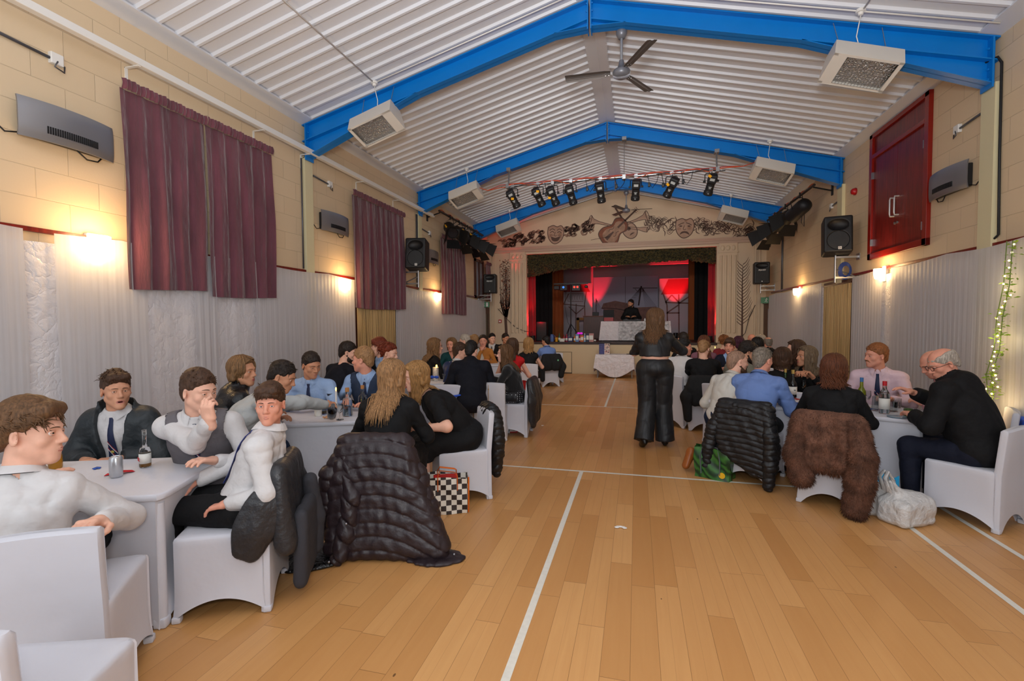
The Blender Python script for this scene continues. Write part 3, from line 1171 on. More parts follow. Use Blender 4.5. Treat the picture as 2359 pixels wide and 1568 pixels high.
   if lod < 2 and style != 'buzz':
    mb = MB()
    if style == 'fringe':
     tufts(mb, 260, 0.05, 0.0055, 0.3, (0.1, 0.9, 0.1), 0.12, 0.7)
     for i in range(34):
      x = -0.062 + 0.124 * i / 33
      y = 0.098 - 6.5 * x * x
      mb.tube([q(x * 0.9, y - 0.035, 0.112), q(x, y, 0.086), q(x * 1.03 + rr.normal() * 0.003, y + 0.006, 0.052 + rr.uniform(-0.007, 0.007))], [0.007 * hs, 0.0065 * hs, 0.0012 * hs], 5, flat=0.6)
    elif style == 'messy':
     tufts(mb, 800, 0.05, 0.0048, -0.1, (0.3, 0.75, -0.1), 0.06, 0.6)
    elif style == 'quiff':
     tufts(mb, 340, 0.05, 0.0055, 0.4, (0.2, 0.7, 0.4), 0.35, 0.9)
    else:
     tufts(mb, 240, 0.035, 0.0045, 0.2, (0.15, 0.6, 0.1), 0.12, 0.8)
    mb.build('hair_tuft', hm_, ob, 180)
  elif style == 'ring':
   sd = cap(0.007, slope=0.62, z0=0.05)
   sd.ell(q(0, 0.02, 0.13), A((0.066, 0.13, 0.075)) * hs, Rh, 0.02, 's')
   sd.disp = wob(seed, 120, 0.002)
   link('hair', np_mesh('hair', [sd.mesh(hh)], hm_), ob)
  elif style in ('long', 'bob', 'wavy', 'updo', 'scarf', 'half'):
   Ln = hair[2] if len(hair) > 2 else 0.3
   sd = cap(0.012, top_=0.005, z0=0.088, slope=0.82)
   if style in ('long', 'wavy', 'bob', 'half'):
    for s2 in (-1, 1):
     sd.chain([q(s2 * 0.062, 0.015, 0.088), q(s2 * 0.085, -0.012, 0.03), q(s2 * 0.087, -0.03, -0.05)], [0.02 * hs, 0.022 * hs, 0.024 * hs], 0.02)
    sd.ell(q(0, -0.07, -0.03), A((0.082, 0.05, 0.09)) * hs, Rh, 0.03)
   if style == 'updo':
    sd.ell(q(0, -0.115, 0.06), A((0.062, 0.05, 0.058)) * hs, Rh, 0.02)
    sd.disp = wob(seed, 70, 0.006)
   else:
    sd.disp = wob(seed, 90, 0.0015)
   V = [sd.mesh(hh)]
   link('hair', np_mesh('hair', V, hm_), ob)
   cl = SDF()
   torso(cl, e + 0.012)
   for s2 in (-1, 1):
    arm(cl, s2, 0.018, 0.6)
   mb = MB()
   nl = {0: 480, 1: 170, 2: 60}[lod] if style != 'updo' else 60
   up_l = A((0, 0, 1.0))
   cur = dict(long=0.004, half=0.004, bob=0.004, wavy=0.014, updo=0.012, scarf=0.003)[style]
   if style in ('long', 'wavy', 'bob', 'half'):
    for s2 in (-1, 1):
     for i in range({0: 34, 1: 22, 2: 10}[lod]):
      t = rr.rand()
      yp = 0.075 - 0.075 * t
      zt = 0.136 - 1.6 * max(yp - 0.02, 0) ** 1.6 * 1.9
      ln = -0.06 - 0.05 * rr.rand() if style != 'bob' else -0.07
      mb.tube([q(s2 * 0.003, yp, zt), q(s2 * 0.035, yp + 0.008, zt - 0.004), q(s2 * 0.069, yp * 0.6, 0.088 - 0.02 * (1 - t)), q(s2 * 0.087, yp * 0.3 - 0.008, 0.03), q(s2 * (0.09 + 0.006 * rr.rand()), yp * 0.2 - 0.022, -0.02), q(s2 * (0.086 + 0.01 * rr.rand()), yp * 0.15 - 0.034, ln)], [(0.005 if lod < 1 else 0.007) * hs] + [(0.0075 if lod < 1 else 0.01) * hs] * 4 + [0.002], 5, flat=0.55)
   for i in range(nl):
    az = (i + rr.rand()) / nl * 2 - 1
    phi = az * (2.35 if style != 'scarf' else 1.2)
    lay = rr.uniform(0.0, 1.0)
    pts = []
    st = math.radians(rr.uniform(62, 86))
    for el in np.linspace(st, math.radians(-18), 6):
     rx, ry, rz = 0.088 + 0.014 * lay, 0.111 + 0.012 * lay, 0.1 + 0.008 * lay
     p = A((math.sin(phi) * math.cos(el) * rx, -math.cos(phi) * math.cos(el) * ry - 0.014, 0.044 + math.sin(el) * rz))
     pts.append(q(*p))
    if style == 'updo':
     if rr.rand() < 0.5:
      b_ = q(rr.normal() * 0.03, -0.13 - rr.rand() * 0.03, 0.06 + rr.normal() * 0.03)
      pts = [pts[0], (pts[0] + b_) / 2 + Rh @ A((0, 0, 0.02)), b_, b_ + A((rr.normal() * .02, rr.normal() * .02, -0.04))]
     else:
      pts = pts[:4] + [pts[3] + Rh @ A((rr.normal() * 0.02, -0.02, -0.02))]
     mb.tube([Vector(p) for p in pts], [0.006 * hs] * (len(pts) - 1) + [0.0012], 5)
     continue
    L = Ln * rr.uniform(0.82, 1.05) * (1 if abs(phi) < 1.9 else 0.9)
    nst = 7 if lod < 2 else 5
    p = pts[-1]
    ph = rr.uniform(0, 6.28)
    back = Rh @ A((math.sin(phi) * 0.6, -math.cos(phi), 0))
    for k in range(1, nst + 1):
     t = k / nst
     p = p + A((0, 0, -L / nst)) - back * 0.004 * (1 if style != 'bob' else 2.2)
     pp = p + (Rh @ A((1, 0, 0))) * cur * math.sin(ph + t * 9) + back * cur * math.cos(ph + t * 9)
     for _ in range(3):
      d = cl.val(pp[None])[0]
      if d < 0.004 + 0.008 * lay:
       g = A([cl.val((pp + dd)[None])[0] - d for dd in np.eye(3) * 0.01])
       g[2] *= 0.2
       pp = pp + unit(g) * (0.006 + 0.008 * lay - d)
       p = p * 0.4 + pp * 0.6
      else:
       break
     if abs((pp - H) @ Rh[:, 0]) > 0.16 or (pp - H) @ Rh[:, 1] > 0.16:
      break
     pts.append(pp)
    r0 = (0.0048, 0.0085, 0.014)[lod] * hs
    n = len(pts)
    mb.tube([Vector(x) for x in pts], [r0 * (0.5 if j == 0 else 1.0 if j < n - 3 else (n - j) / 4 + 0.05) for j in range(n)], 5, flat=0.55)
   mb.build('hair_lock', hm_, ob, 180)
 PEOPLE[key or label] = dict(ob=ob, root=root, yaw=yr, N=N, H=H, AR=AR, P=P, seat=pose == 'sit', label=label)
 return ob
for n_, c_ in dict(white=(206, 203, 203), ivory=(200, 196, 188), lightblue=(150, 176, 214), blue=(108, 134, 190), paleblue=(176, 190, 220), pink=(224, 196, 206), black=(17, 17, 19), navy=(20, 24, 40), darknavy=(16, 18, 28), charcoal=(42, 42, 46), grey=(104, 100, 104), palegrey=(170, 172, 172), teal=(16, 62, 66), jeans=(24, 38, 62), olive=(120, 118, 104), mauve=(122, 80, 92), red=(178, 20, 24), orange=(176, 112, 50), suitblue=(26, 44, 84), plum=(84, 36, 58), crimson=(130, 40, 44), waistcoat=(44, 56, 78)).items():
 cloth(n_, c_)
mat('cloth_leather', (20, 20, 23), 0.35, bump=(20, 0.5, 0.02))
mat('cloth_velvet', (14, 13, 16), 0.9, sheen=0.4)
mat('cloth_puffer', (40, 46, 50), 0.55, bump=(12, 0.6, 0.03))
mat('cloth_satin', (30, 31, 34), 0.5, bump=(9, 0.3, 0.02), stretch=(3, 3, 0.5))
mat('shoe_black', (16, 15, 15), 0.35)
mat('shoe_tan', (150, 84, 36), 0.4)
mat('tie_navy', (24, 36, 70), 0.5, bump=(300, 0.2))
mat('tie_red', (150, 36, 44), 0.5)
mat('tie_white', (214, 214, 218), 0.5)
mat('tie_crest', (200, 180, 90), 0.5, var=0.4, vscale=300)
mat('tie_black', (18, 18, 22), 0.5)
mat('tie_royal', (22, 48, 130), 0.4)


def gingham():
 m = NT('cloth_gingham')
 tc = m.n('ShaderNodeTexCoord')
 sx = m.n('ShaderNodeSeparateXYZ')
 m.l(tc.outputs['Object'], sx.inputs[0])
 f = None
 ax = []
 for i in (0, 1, 2):
  fr = m.math('FRACT', m.math('MULTIPLY', sx.outputs[i], 75.0))
  ax.append(m.math('GREATER_THAN', fr, 0.5))
 h = m.math('MAXIMUM', ax[0], ax[1])
 s = m.math('MULTIPLY', m.math('ADD', h, ax[2]), 0.5)
 m.l(m.mix(s, (226, 196, 196), (150, 62, 78)), m.b.inputs['Base Color'])
 m.b.inputs['Roughness'].default_value = 0.8


gingham()
dots = NT('cloth_polka')
_tc = dots.n('ShaderNodeTexCoord')
_v = dots.n('ShaderNodeTexVoronoi')
_v.inputs['Scale'].default_value = 38
_v.inputs['Randomness'].default_value = 0.15
dots.l(_tc.outputs['Object'], _v.inputs['Vector'])
dots.l(dots.mix(dots.math('LESS_THAN', _v.outputs['Distance'], 0.25), (16, 16, 22), (216, 216, 220)), dots.b.inputs['Base Color'])
# ------------------------------------------------------------------ the hall
XL, XR, YE, YB = -4.016, 4.028, 9.581, -6.6
ZE, ZR = 4.40, 5.45
TY = [0.907, 4.541, 8.175]


def floor_mat():
 m = NT('maple_floor')
 tc = m.n('ShaderNodeTexCoord')
 s = m.n('ShaderNodeSeparateXYZ')
 m.l(tc.outputs['Object'], s.inputs[0])
 rx = m.math('DIVIDE', s.outputs[0], 0.1335)
 row = m.math('FLOOR', rx)
 wn = m.n('ShaderNodeTexWhiteNoise', noise_dimensions='1D')
 m.l(row, wn.inputs['W'])
 yy = m.math('ADD', m.math('DIVIDE', s.outputs[1], 1.05), m.math('MULTIPLY', wn.outputs[0], 7.3))
 colm = m.math('FLOOR', yy)
 cb = m.n('ShaderNodeCombineXYZ')
 m.l(row, cb.inputs[0]); m.l(colm, cb.inputs[1])
 w2 = m.n('ShaderNodeTexWhiteNoise', noise_dimensions='3D')
 m.l(cb.outputs[0], w2.inputs['Vector'])
 mp = m.n('ShaderNodeMapping')
 mp.inputs['Scale'].default_value = (28, 1.6, 1)
 m.l(tc.outputs['Object'], mp.inputs[0])
 vadd = m.n('ShaderNodeVectorMath', operation='ADD')
 m.l(mp.outputs[0], vadd.inputs[0])
 vs = m.n('ShaderNodeVectorMath', operation='SCALE')
 m.l(w2.outputs['Color'], vs.inputs[0]); vs.inputs['Scale'].default_value = 40
 m.l(vs.outputs[0], vadd.inputs[1])
 gn = m.n('ShaderNodeTexNoise')
 gn.inputs['Scale'].default_value = 1.0; gn.inputs['Detail'].default_value = 5; gn.inputs['Distortion'].default_value = 0.8
 m.l(vadd.outputs[0], gn.inputs['Vector'])
 base = m.mix(w2.outputs[0], (196, 142, 84), (220, 168, 108))
 base = m.mix(m.math('MULTIPLY', gn.outputs[0], 0.42), base, (182, 122, 66))
 fx = m.math('ABSOLUTE', m.math('SUBTRACT', m.math('FRACT', rx), 0.5))
 fy = m.math('ABSOLUTE', m.math('SUBTRACT', m.math('FRACT', yy), 0.5))
 seam = m.math('MAXIMUM', m.math('GREATER_THAN', fx, 0.4915), m.math('GREATER_THAN', fy, 0.4985))
 # finer tongue line in the middle of some boards and scuffs
 mid = m.math('MULTIPLY', m.math('LESS_THAN', fx, 0.006), m.math('GREATER_THAN', w2.outputs[0], 0.55))
 vo = m.n('ShaderNodeTexVoronoi')
 vo.inputs['Scale'].default_value = 2.6
 mp2 = m.n('ShaderNodeMapping')
 mp2.inputs['Scale'].default_value = (1.6, 0.8, 1)
 m.l(tc.outputs['Object'], mp2.inputs[0]); m.l(mp2.outputs[0], vo.inputs['Vector'])
 knot = m.math('LESS_THAN', vo.outputs['Distance'], 0.024)
 col = m.mix(m.math('MULTIPLY', seam, 0.62), base, (104, 66, 32))
 col = m.mix(m.math('MULTIPLY', mid, 0.3), col, (120, 78, 40))
 col = m.mix(m.math('MULTIPLY', knot, 0.75), col, (70, 44, 26))
 m.l(col, m.b.inputs['Base Color'])
 rn = m.n('ShaderNodeTexNoise')
 rn.inputs['Scale'].default_value = 3
 m.l(tc.outputs['Object'], rn.inputs['Vector'])
 m.l(m.math('MULTIPLY_ADD', rn.outputs[0], 0.16, 0.27), m.b.inputs['Roughness'])
 m.b.inputs['Specular IOR Level'].default_value = 0.4
 return m.m


def block_mat(name, col, col2, axis=0):
 m = NT(name)
 tc = m.n('ShaderNodeTexCoord')
 s = m.n('ShaderNodeSeparateXYZ')
 m.l(tc.outputs['Object'], s.inputs[0])
 c = m.n('ShaderNodeCombineXYZ')
 m.l(s.outputs[axis], c.inputs[0]); m.l(s.outputs[2], c.inputs[1])
 b = m.n('ShaderNodeTexBrick')
 b.inputs['Scale'].default_value = 1
 b.inputs['Mortar Size'].default_value = 0.004
 b.inputs['Mortar Smooth'].default_value = 0.6
 b.inputs['Brick Width'].default_value = 0.46
 b.inputs['Row Height'].default_value = 0.235
 b.inputs['Color1'].default_value = lin(col) + (1,)
 b.inputs['Color2'].default_value = lin(col2) + (1,)
 b.inputs['Mortar'].default_value = lin(tuple(v * 0.93 for v in col)) + (1,)
 m.l(c.outputs[0], b.inputs['Vector'])
 m.l(b.outputs['Color'], m.b.inputs['Base Color'])
 n = m.n('ShaderNodeTexNoise')
 n.inputs['Scale'].default_value = 60
 m.l(tc.outputs['Object'], n.inputs['Vector'])
 h = m.math('ADD', m.math('MULTIPLY', b.outputs['Fac'], -1.0), m.math('MULTIPLY', n.outputs[0], 0.12))
 bp = m.n('ShaderNodeBump')
 bp.inputs['Strength'].default_value = 0.55
 bp.inputs['Distance'].default_value = 0.006
 m.l(h, bp.inputs['Height']); m.l(bp.outputs[0], m.b.inputs['Normal'])
 m.b.inputs['Roughness'].default_value = 0.55
 return m.m


M_FLOOR = floor_mat()
M_BLOCK = block_mat('painted_blockwork', (214, 190, 156), (218, 195, 162), 1)
M_PLASTER = mat('painted_plaster', (206, 184, 156), 0.6, bump=(40, 0.1))
M_CEIL = mat('white_metal_sheet', (214, 217, 224), 0.42)
M_BLUE = mat('blue_gloss_paint', (0, 118, 200), 0.36, var=0.05, vscale=3)
M_WHITE = mat('white_paint', (226, 224, 220), 0.45)
M_LINE = mat('court_line_paint', (226, 222, 210), 0.5, var=0.05, vscale=40)
M_BLACK = mat('black_metal', (16, 16, 18), 0.45)
M_BLACKP = mat('black_plastic', (22, 22, 25), 0.5, bump=(300, 0.15))
M_STEEL = mat('galvanised_steel', (170, 172, 176), 0.35, 0.9)
M_DKGREY = mat('dark_grey_metal', (92, 92, 98), 0.35, 0.5)
M_MAHOG = mat('red_mahogany_stain', (112, 26, 20), 0.3, var=0.3, vscale=5, stretch=(6, 6, 0.6))
M_DKWOOD = mat('dark_brown_wood', (74, 36, 26), 0.4, var=0.25, vscale=6, stretch=(6, 6, 0.7))
M_CREAM = mat('cream_gloss', (214, 204, 166), 0.4)

mb = MB(); mb.bx(XL - .1, XR + .1, YB, YE, -0.06, 0.0)
struct('floor', mb, M_FLOOR)
mb = MB(); mb.bx(XL - 0.2, XL, YB, YE + 0.2, 0, ZE + 0.3)
struct('wall_left', mb, M_BLOCK)
mb = MB(); mb.bx(XR, XR + 0.2, YB, YE + 0.2, 0, ZE + 0.3)
struct('wall_right', mb, M_BLOCK)
mb = MB(); mb.bx(XL, XL + 0.022, YB, YE, 0, 0.11)
struct('baseboard_left', mb, M_MAHOG)
mb = MB(); mb.bx(XR - 0.022, XR, YB, YE - 0.4, 0, 0.11)
struct('baseboard_right', mb, M_MAHOG)
# ceiling: profiled white sheets, ribs running from eave to ridge
mb = MB()
pit = 0.202
nb = int((YE - YB) / pit) + 1
for sgn, xe in ((-1, XL), (1, XR)):
 prof = []
 for i in range(nb):
  y = YB + i * pit
  prof += [(y, 0), (y + 0.142, 0), (y + 0.157, -0.028), (y + 0.187, -0.028)]
 prof.append((YB + nb * pit, 0))
 vs = []
 for y, dz in prof:
  y = min(y, YE)
  xe2, xr2 = (xe - sgn * 0.16, sgn * 0.13)
  for x in (xe2, xr2):
   z = ZR + (ZE - ZR) * abs(x) / abs(xe)
   vs.append((x, y, z + dz + 0.02))
 n = len(prof)
 fs = [(2 * i, 2 * i + 1, 2 * i + 3, 2 * i + 2) for i in range(n - 1)]
 if sgn < 0:
  fs = [f[::-1] for f in fs]
 mb.add(vs, fs)
 mb.box((xe - sgn * 0.085, (YB + YE) / 2, ZE + 0.035 - 0.02), (0.1, (YE - YB) / 2, 0.012), Ry(sgn * 0.255))
 mb.bx(xe - sgn * 0.17, xe - sgn * 0.005, YB, YE, ZE + 0.075, ZE + 0.09)
mb.add([(-0.15, YB, ZR - 0.045), (0, YB, ZR - 0.005), (0.15, YB, ZR - 0.045), (-0.15, YE, ZR - 0.045), (0, YE, ZR - 0.005), (0.15, YE, ZR - 0.045)], [(0, 1, 4, 3), (1, 2, 5, 4)])
mb.add([(XL - .2, YB, ZE + .1), (0, YB, ZR + .15), (XR + .2, YB, ZE + .1), (XL - .2, YE, ZE + .1), (0, YE, ZR + .15), (XR + .2, YE, ZE + .1)], [(0, 3, 4, 1), (1, 4, 5, 2)])
struct('ceiling', mb, M_CEIL)


def roof_z(x):
 return ZR + (ZE - ZR) * abs(x) / (abs(XL) if x < 0 else XR)


# blue portal frames: I-section rafters, haunches, end plates
def rafter(yc):
 b = MB()
 W2 = 0.075
 D = 0.235
 for sgn, xe in ((-1, XL + 0.01), (1, XR - 0.01)):
  def P(x, off):
   return roof_z(x) - 0.028 + off
  def beam(xa, xb, za0, za1, zb0, zb1, y0, y1):
   vs = [(xa, y0, za0), (xb, y0, zb0), (xb, y0, zb1), (xa, y0, za1), (xa, y1, za0), (xb, y1, zb0), (xb, y1, zb1), (xa, y1, za1)]
   fs = [(0, 1, 2, 3), (4, 7, 6, 5), (0, 4, 5, 1), (1, 5, 6, 2), (2, 6, 7, 3), (3, 7, 4, 0)]
   if sgn < 0:
    fs = [f[::-1] for f in fs]
   b.add(vs, fs)
  x0, x1 = sgn * 0.012, xe
  beam(x0, x1, P(x0, -D), P(x0, 0), P(x1, -D), P(x1, 0), yc - 0.005, yc + 0.005)
  beam(x0, x1, P(x0, -0.014), P(x0, 0), P(x1, -0.014), P(x1, 0), yc - W2, yc + W2)
  beam(x0, x1, P(x0, -D), P(x0, -D + 0.012), P(x1, -D), P(x1, -D + 0.012), yc - W2, yc + W2)
  xh = xe - sgn * 1.75
  hz = P(xe, 0) - 0.47
  beam(xh, xe, P(xh, -D), P(xh, -D + 0.01), hz, hz + 0.012, yc - W2, yc + W2)
  beam(xh, xe, P(xh, -D), P(xh, -D + 0.001), hz, P(xe, -D), yc - 0.005, yc + 0.005)
  b.bx(xe - sgn * 0.05, xe - sgn * 0.066, yc - W2 - .01, yc + W2 + .01, hz - 0.02, P(xe, 0.005))
  for zz in (0.1, 0.3, 0.4):
   for yy in (-0.04, 0.04):
    b.sphere((xe - sgn * 0.075, yc + yy, P(xe, 0) - zz), 0.013, 6, 4)
  # apex haunch
  xa = sgn * 0.42
  beam(x0, xa, P(x0, -D - 0.085), P(x0, -D - 0.077), P(xa, -D), P(xa, -D + 0.008), yc - W2, yc + W2)
  beam(x0, xa, P(x0, -D - 0.085), P(x0, -D), P(xa, -D), P(xa, -D + .002), yc - 0.005, yc + 0.005)
  b.bx(x0, x0 + sgn * 0.014, yc - W2 - .005, yc + W2 + .005, P(0, -D - 0.12), P(0, -0.0))
  for zz in (0.04, 0.13, 0.22, 0.3):
   b.sphere((x0 + sgn * 0.02, yc - 0.045, P(0, 0) - zz), 0.013, 6, 4)
 return b


for k, yc in enumerate(TY):
 struct('trim_%d' % (k + 1), rafter(yc), M_BLUE)
# cream column casings under the frames and grey conduit beside them
mb = MB()
for yc in TY[:2]:
 mb.bx(XL, XL + 0.05, yc - 0.075, yc + 0.09, 0, 3.93)
struct('trim_4', mb, M_CREAM)
mb = MB()
for yc in TY[:2]:
 mb.bx(XR - 0.05, XR, yc - 0.09, yc + 0.11, 0, 3.93)
struct('trim_5', mb, M_CREAM)
# badminton court lines
mb = MB()
for x0, x1, y0, y1 in ((-0.02, 0.02, YB, -0.02), (-0.02, 0.02, 3.96, 8.65), (-3.05, 3.05, -0.02, 0.02), (-3.05, 3.05, 3.94, 3.98), (-3.05, 3.05, 7.88, 7.92), (2.57, 2.61, YB, 8.65), (3.03, 3.07, YB, 8.65), (-2.61, -2.57, YB, 8.65), (-3.07, -3.03, YB, 8.65)):
 mb.add([(x0, y0, 0.0015), (x1, y0, 0.0015), (x1, y1, 0.0015), (x0, y1, 0.0015)], [(0, 1, 2, 3)])
o = mb.build('court_line_marking', M_LINE)
o['kind'] = 'structure'

# ---- proscenium wall with opening and gable
PX0, PX1, PZ0, PZ1 = -2.77, 2.76, 0.97, 3.70
mb = MB()
def slab(pts, y0, y1):
 mb.prism([(x, y0, z) for x, z in pts], (0, y1 - y0, 0))
slab([(XL, 0), (PX0, 0), (PX0, 4.0), (XL, 4.0)][::1], YE, YE + 0.22)
slab([(PX1, 0), (XR, 0), (XR, 4.0), (PX1, 4.0)], YE, YE + 0.22)
slab([(PX0, PZ1), (PX1, PZ1), (PX1, 4.0), (PX0, 4.0)], YE, YE + 0.22)
slab([(XL, 4.0), (XR, 4.0), (XR, ZE + .05), (0, ZR + .05), (XL, ZE + .05)], YE, YE + 0.22)
struct('wall_stage', mb, M_PLASTER)
mb = MB()
mb.bx(PX0, PX1, YE - 0.02, YE + 0.12, 0, 0.9)
mb.bx(XL + .3, XR - .3, YE - 0.012, YE, 0.82, 0.9)
mb.bx(-0.6, 2.76, YE - 0.035, YE - 0.02, 0.62, 0.86)
mb.bx(-2.13, -1.36, YE - 0.032, YE - 0.02, 0.04, 0.655)
mb.bx(-1.34, -0.55, YE - 0.03, YE - 0.02, 0.02, 0.66)
struct('trim_6', mb, mat('stage_front_paint', (204, 182, 146), 0.5))
mb = MB(); mb.bx(-2.15, -1.345, YE - 0.0335, YE - 0.03, 0.01, 0.035); mb.bx(-1.357, -1.345, YE - 0.0335, YE - 0.03, 0.03, 0.665); mb.bx(-2.15, -1.345, YE - 0.0335, YE - 0.03, 0.657, 0.667)
struct('trim_7', mb, mat('gap_dark', (58, 48, 38), 0.8))
mb = MB(); mb.bx(PX0 - .02, PX1 + .02, YE - 0.04, YE + 0.3, 0.90, 0.97); mb.bx(-4.4, 4.4, YE + 0.2, YE + 5.4, 0.90, 0.969)
struct('floor_stage', mb, mat('stage_boards', (52, 34, 28), 0.5, var=0.2))
# cornice mouldings, pilasters, frame edge
mb = MB()
for z0, z1, d in ((3.76, 3.79, 0.05), (3.79, 3.84, 0.03), (3.84, 3.88, 0.06), (3.88, 3.92, 0.08)):
 mb.bx(-3.9, 3.9, YE - d, YE, z0, z1)
struct('trim_8', mb, mat('cornice_paint', (186, 158, 138), 0.55))
mb = MB()
for xa, xb in ((-3.28, -2.80), (2.80, 3.28)):
 mb.bx(xa, xb, YE - 0.05, YE, 0.97, 3.76)
 for k in range(4):
  x = xa + 0.06 + k * 0.12
  mb.cyl((x, YE - 0.052, 1.25), (x, YE - 0.052, 3.42), 0.035, None, 10)
 mb.bx(xa - 0.02, xb + 0.02, YE - 0.075, YE, 0.97, 1.06)
 mb.bx(xa - 0.01, xb + 0.01, YE - 0.065, YE, 1.06, 1.12)
 mb.bx(xa - 0.02, xb + 0.02, YE - 0.07, YE, 3.5, 3.54)
 for k in range(3):
  mb.sphere((xa + 0.1 + k * 0.14, YE - 0.05, 3.63), (0.055, 0.025, 0.075), 12, 8)
for xa in (-3.95, -3.85, 3.72, 3.82):
 mb.bx(xa, xa + 0.05, YE - 0.04, YE, 0.0, 3.76)
struct('trim_9', mb, M_PLASTER, 40)
mb = MB()
for x0, x1 in ((PX0 - 0.045, PX0 + 0.012), (PX1 - 0.012, PX1 + 0.045)):
 mb.bx(x0, x1, YE - 0.035, YE + 0.25, 0.97, PZ1)
mb.bx(PX0 - 0.045, PX1 + 0.045, YE - 0.035, YE + 0.25, PZ1 - 0.012, PZ1 + 0.05)
struct('trim_10', mb, M_PLASTER)
# ---- stage box behind
YS = 14.3
mb = MB(); mb.bx(-4.2, 4.2, YS, YS + 0.15, 0.9, 5.2)
struct('wall_back', mb, mat('stage_wall_grey', (150, 142, 150), 0.7))
mb = MB(); mb.bx(-4.35, -4.2, YE + .22, YS + .15, 0.9, 5.2)
struct('wall_stage_left', mb, M_BLACKP)
mb = MB(); mb.bx(4.2, 4.35, YE + .22, YS + .15, 0.9, 5.2)
struct('wall_stage_right', mb, M_BLACKP)
mb = MB(); mb.bx(-4.35, 4.35, YE + .22, YS + .15, 4.3, 4.4)
struct('ceiling_stage', mb, mat('stage_ceiling', (90, 84, 88), 0.8))
mb = MB(); mb.bx(-4.2, 4.2, YS - 0.5, YS - 0.38, 3.72, 3.95)
struct('trim_11', mb, mat('stage_beam_white', (196, 188, 190), 0.6))
# ------------------------------------------------------------------ things fixed to the walls and roof
def voile_mat(name, alpha, col):
 m = NT(name)
 m.b.inputs['Base Color'].default_value = lin(col) + (1,)
 m.b.inputs['Roughness'].default_value = 0.45
 m.b.inputs['Sheen Weight'].default_value = 0.3
 tr = m.n('ShaderNodeBsdfTranslucent')
 tr.inputs[0].default_value = lin(col) + (1,)
 a = m.n('ShaderNodeMixShader'); a.inputs[0].default_value = 0.3
 m.l(m.b.outputs[0], a.inputs[1]); m.l(tr.outputs[0], a.inputs[2])
 tp = m.n('ShaderNodeBsdfTransparent')
 tc = m.n('ShaderNodeTexCoord')
 mp = m.n('ShaderNodeMapping'); mp.inputs['Scale'].default_value = (30, 30, 0.6)
 m.l(tc.outputs['Object'], mp.inputs[0])
 n = m.n('ShaderNodeTexNoise'); n.inputs['Scale'].default_value = 1.0; n.inputs['Detail'].default_value = 4
 m.l(mp.outputs[0], n.inputs['Vector'])
 f = m.math('MULTIPLY_ADD', n.outputs[0], 0.35, alpha - 0.17)
 b2 = m.n('ShaderNodeMixShader')
 m.l(f, b2.inputs[0]); m.l(tp.outputs[0], b2.inputs[1]); m.l(a.outputs[0], b2.inputs[2])
 m.l(b2.outputs[0], m.t.nodes['Material Output'].inputs[0])
 return m.m


def satin_mat():
 m = NT('crinkled_satin')
 m.b.inputs['Base Color'].default_value = lin((226, 222, 224)) + (1,)
 m.b.inputs['Roughness'].default_value = 0.24
 m.b.inputs['Sheen Weight'].default_value = 0.2
 tc = m.n('ShaderNodeTexCoord')
 v = m.n('ShaderNodeTexVoronoi', feature='DISTANCE_TO_EDGE'); v.inputs['Scale'].default_value = 5.5
 n0 = m.n('ShaderNodeTexNoise'); n0.inputs['Scale'].default_value = 5; n0.inputs['Detail'].default_value = 4
 m.l(tc.outputs['Object'], n0.inputs['Vector'])
 vm = m.n('ShaderNodeVectorMath', operation='MULTIPLY_ADD')
 m.l(n0.outputs['Color'], vm.inputs[0]); vm.inputs[1].default_value = (0.35, 0.35, 0.35); m.l(tc.outputs['Object'], vm.inputs[2])
 m.l(vm.outputs[0], v.inputs['Vector'])
 n = m.n('ShaderNodeTexNoise'); n.inputs['Scale'].default_value = 14; n.inputs['Detail'].default_value = 5; n.inputs['Distortion'].default_value = 1.2
 m.l(tc.outputs['Object'], n.inputs['Vector'])
 h = m.math('ADD', m.math('POWER', v.outputs[0], 0.5), m.math('MULTIPLY', n.outputs[0], 0.6))
 bp = m.n('ShaderNodeBump'); bp.inputs['Strength'].default_value = 0.5; bp.inputs['Distance'].default_value = 0.022
 m.l(h, bp.inputs['Height']); m.l(bp.outputs[0], m.b.inputs['Normal'])
 return m.m


M_VOILE = voile_mat('white_voile', 0.86, (222, 220, 222))
M_VOILE2 = voile_mat('sheer_voile', 0.24, (226, 224, 226))
M_SATIN = satin_mat()
M_VELVET = mat('maroon_velvet', (98, 50, 62), 0.8, sheen=0.5, bump=(16, 0.7, 0.03), var=0.28, vscale=7, stretch=(1, 1, 0.25))
M_GOLD = mat('gold_fringe', (204, 170, 116), 0.35, 0.25)


def wall_cloth(side, y0, y1, ztop, z0, off, amp, wl, seed, nu=None, sag=0.015, hem=0.0, gather=0.3, tops=None):
 """hanging cloth along a side wall; off = gap to the wall"""
 r = random.Random(seed)
 ph = [r.uniform(0, 6.28) for _ in range(5)]
 xw = XL if side < 0 else XR
 L = y1 - y0
 nu = nu or max(12, int(L / wl * 9))
 def f(u, v):
  y = y0 + L * u
  s = math.sin(2 * PI * y / wl + ph[0] + 1.1 * math.sin(y * 2.3 + ph[1]))
  s += 0.5 * math.sin(2 * PI * y / (wl * 0.43) + ph[2] + math.sin(y * 5 + ph[3]))
  s *= 0.25 + 0.95 * abs(math.sin(y * 1.9 + ph[3]) * math.sin(y * 0.7 + ph[1])) if wl < 0.1 else 1
  g = gather + (1 - gather) * min(1, (1 - v) * 2.2)
  zt = (tops(y) if tops else ztop) - sag * abs(math.sin(y * 2.1 + ph[4]))
  z = zt + (z0 + hem * math.sin(y * 3 + ph[1]) - zt) * (1 - v)
  yy = y + 0.012 * math.sin(6 * v + ph[2] + y * 9) * (1 - v)
  return (xw - side * (off + amp * (1 + s * 0.62) * g), yy, z)
 b = MB()
 b.grid(lambda u, v: f(u, 1 - v), nu, 26)
 return b


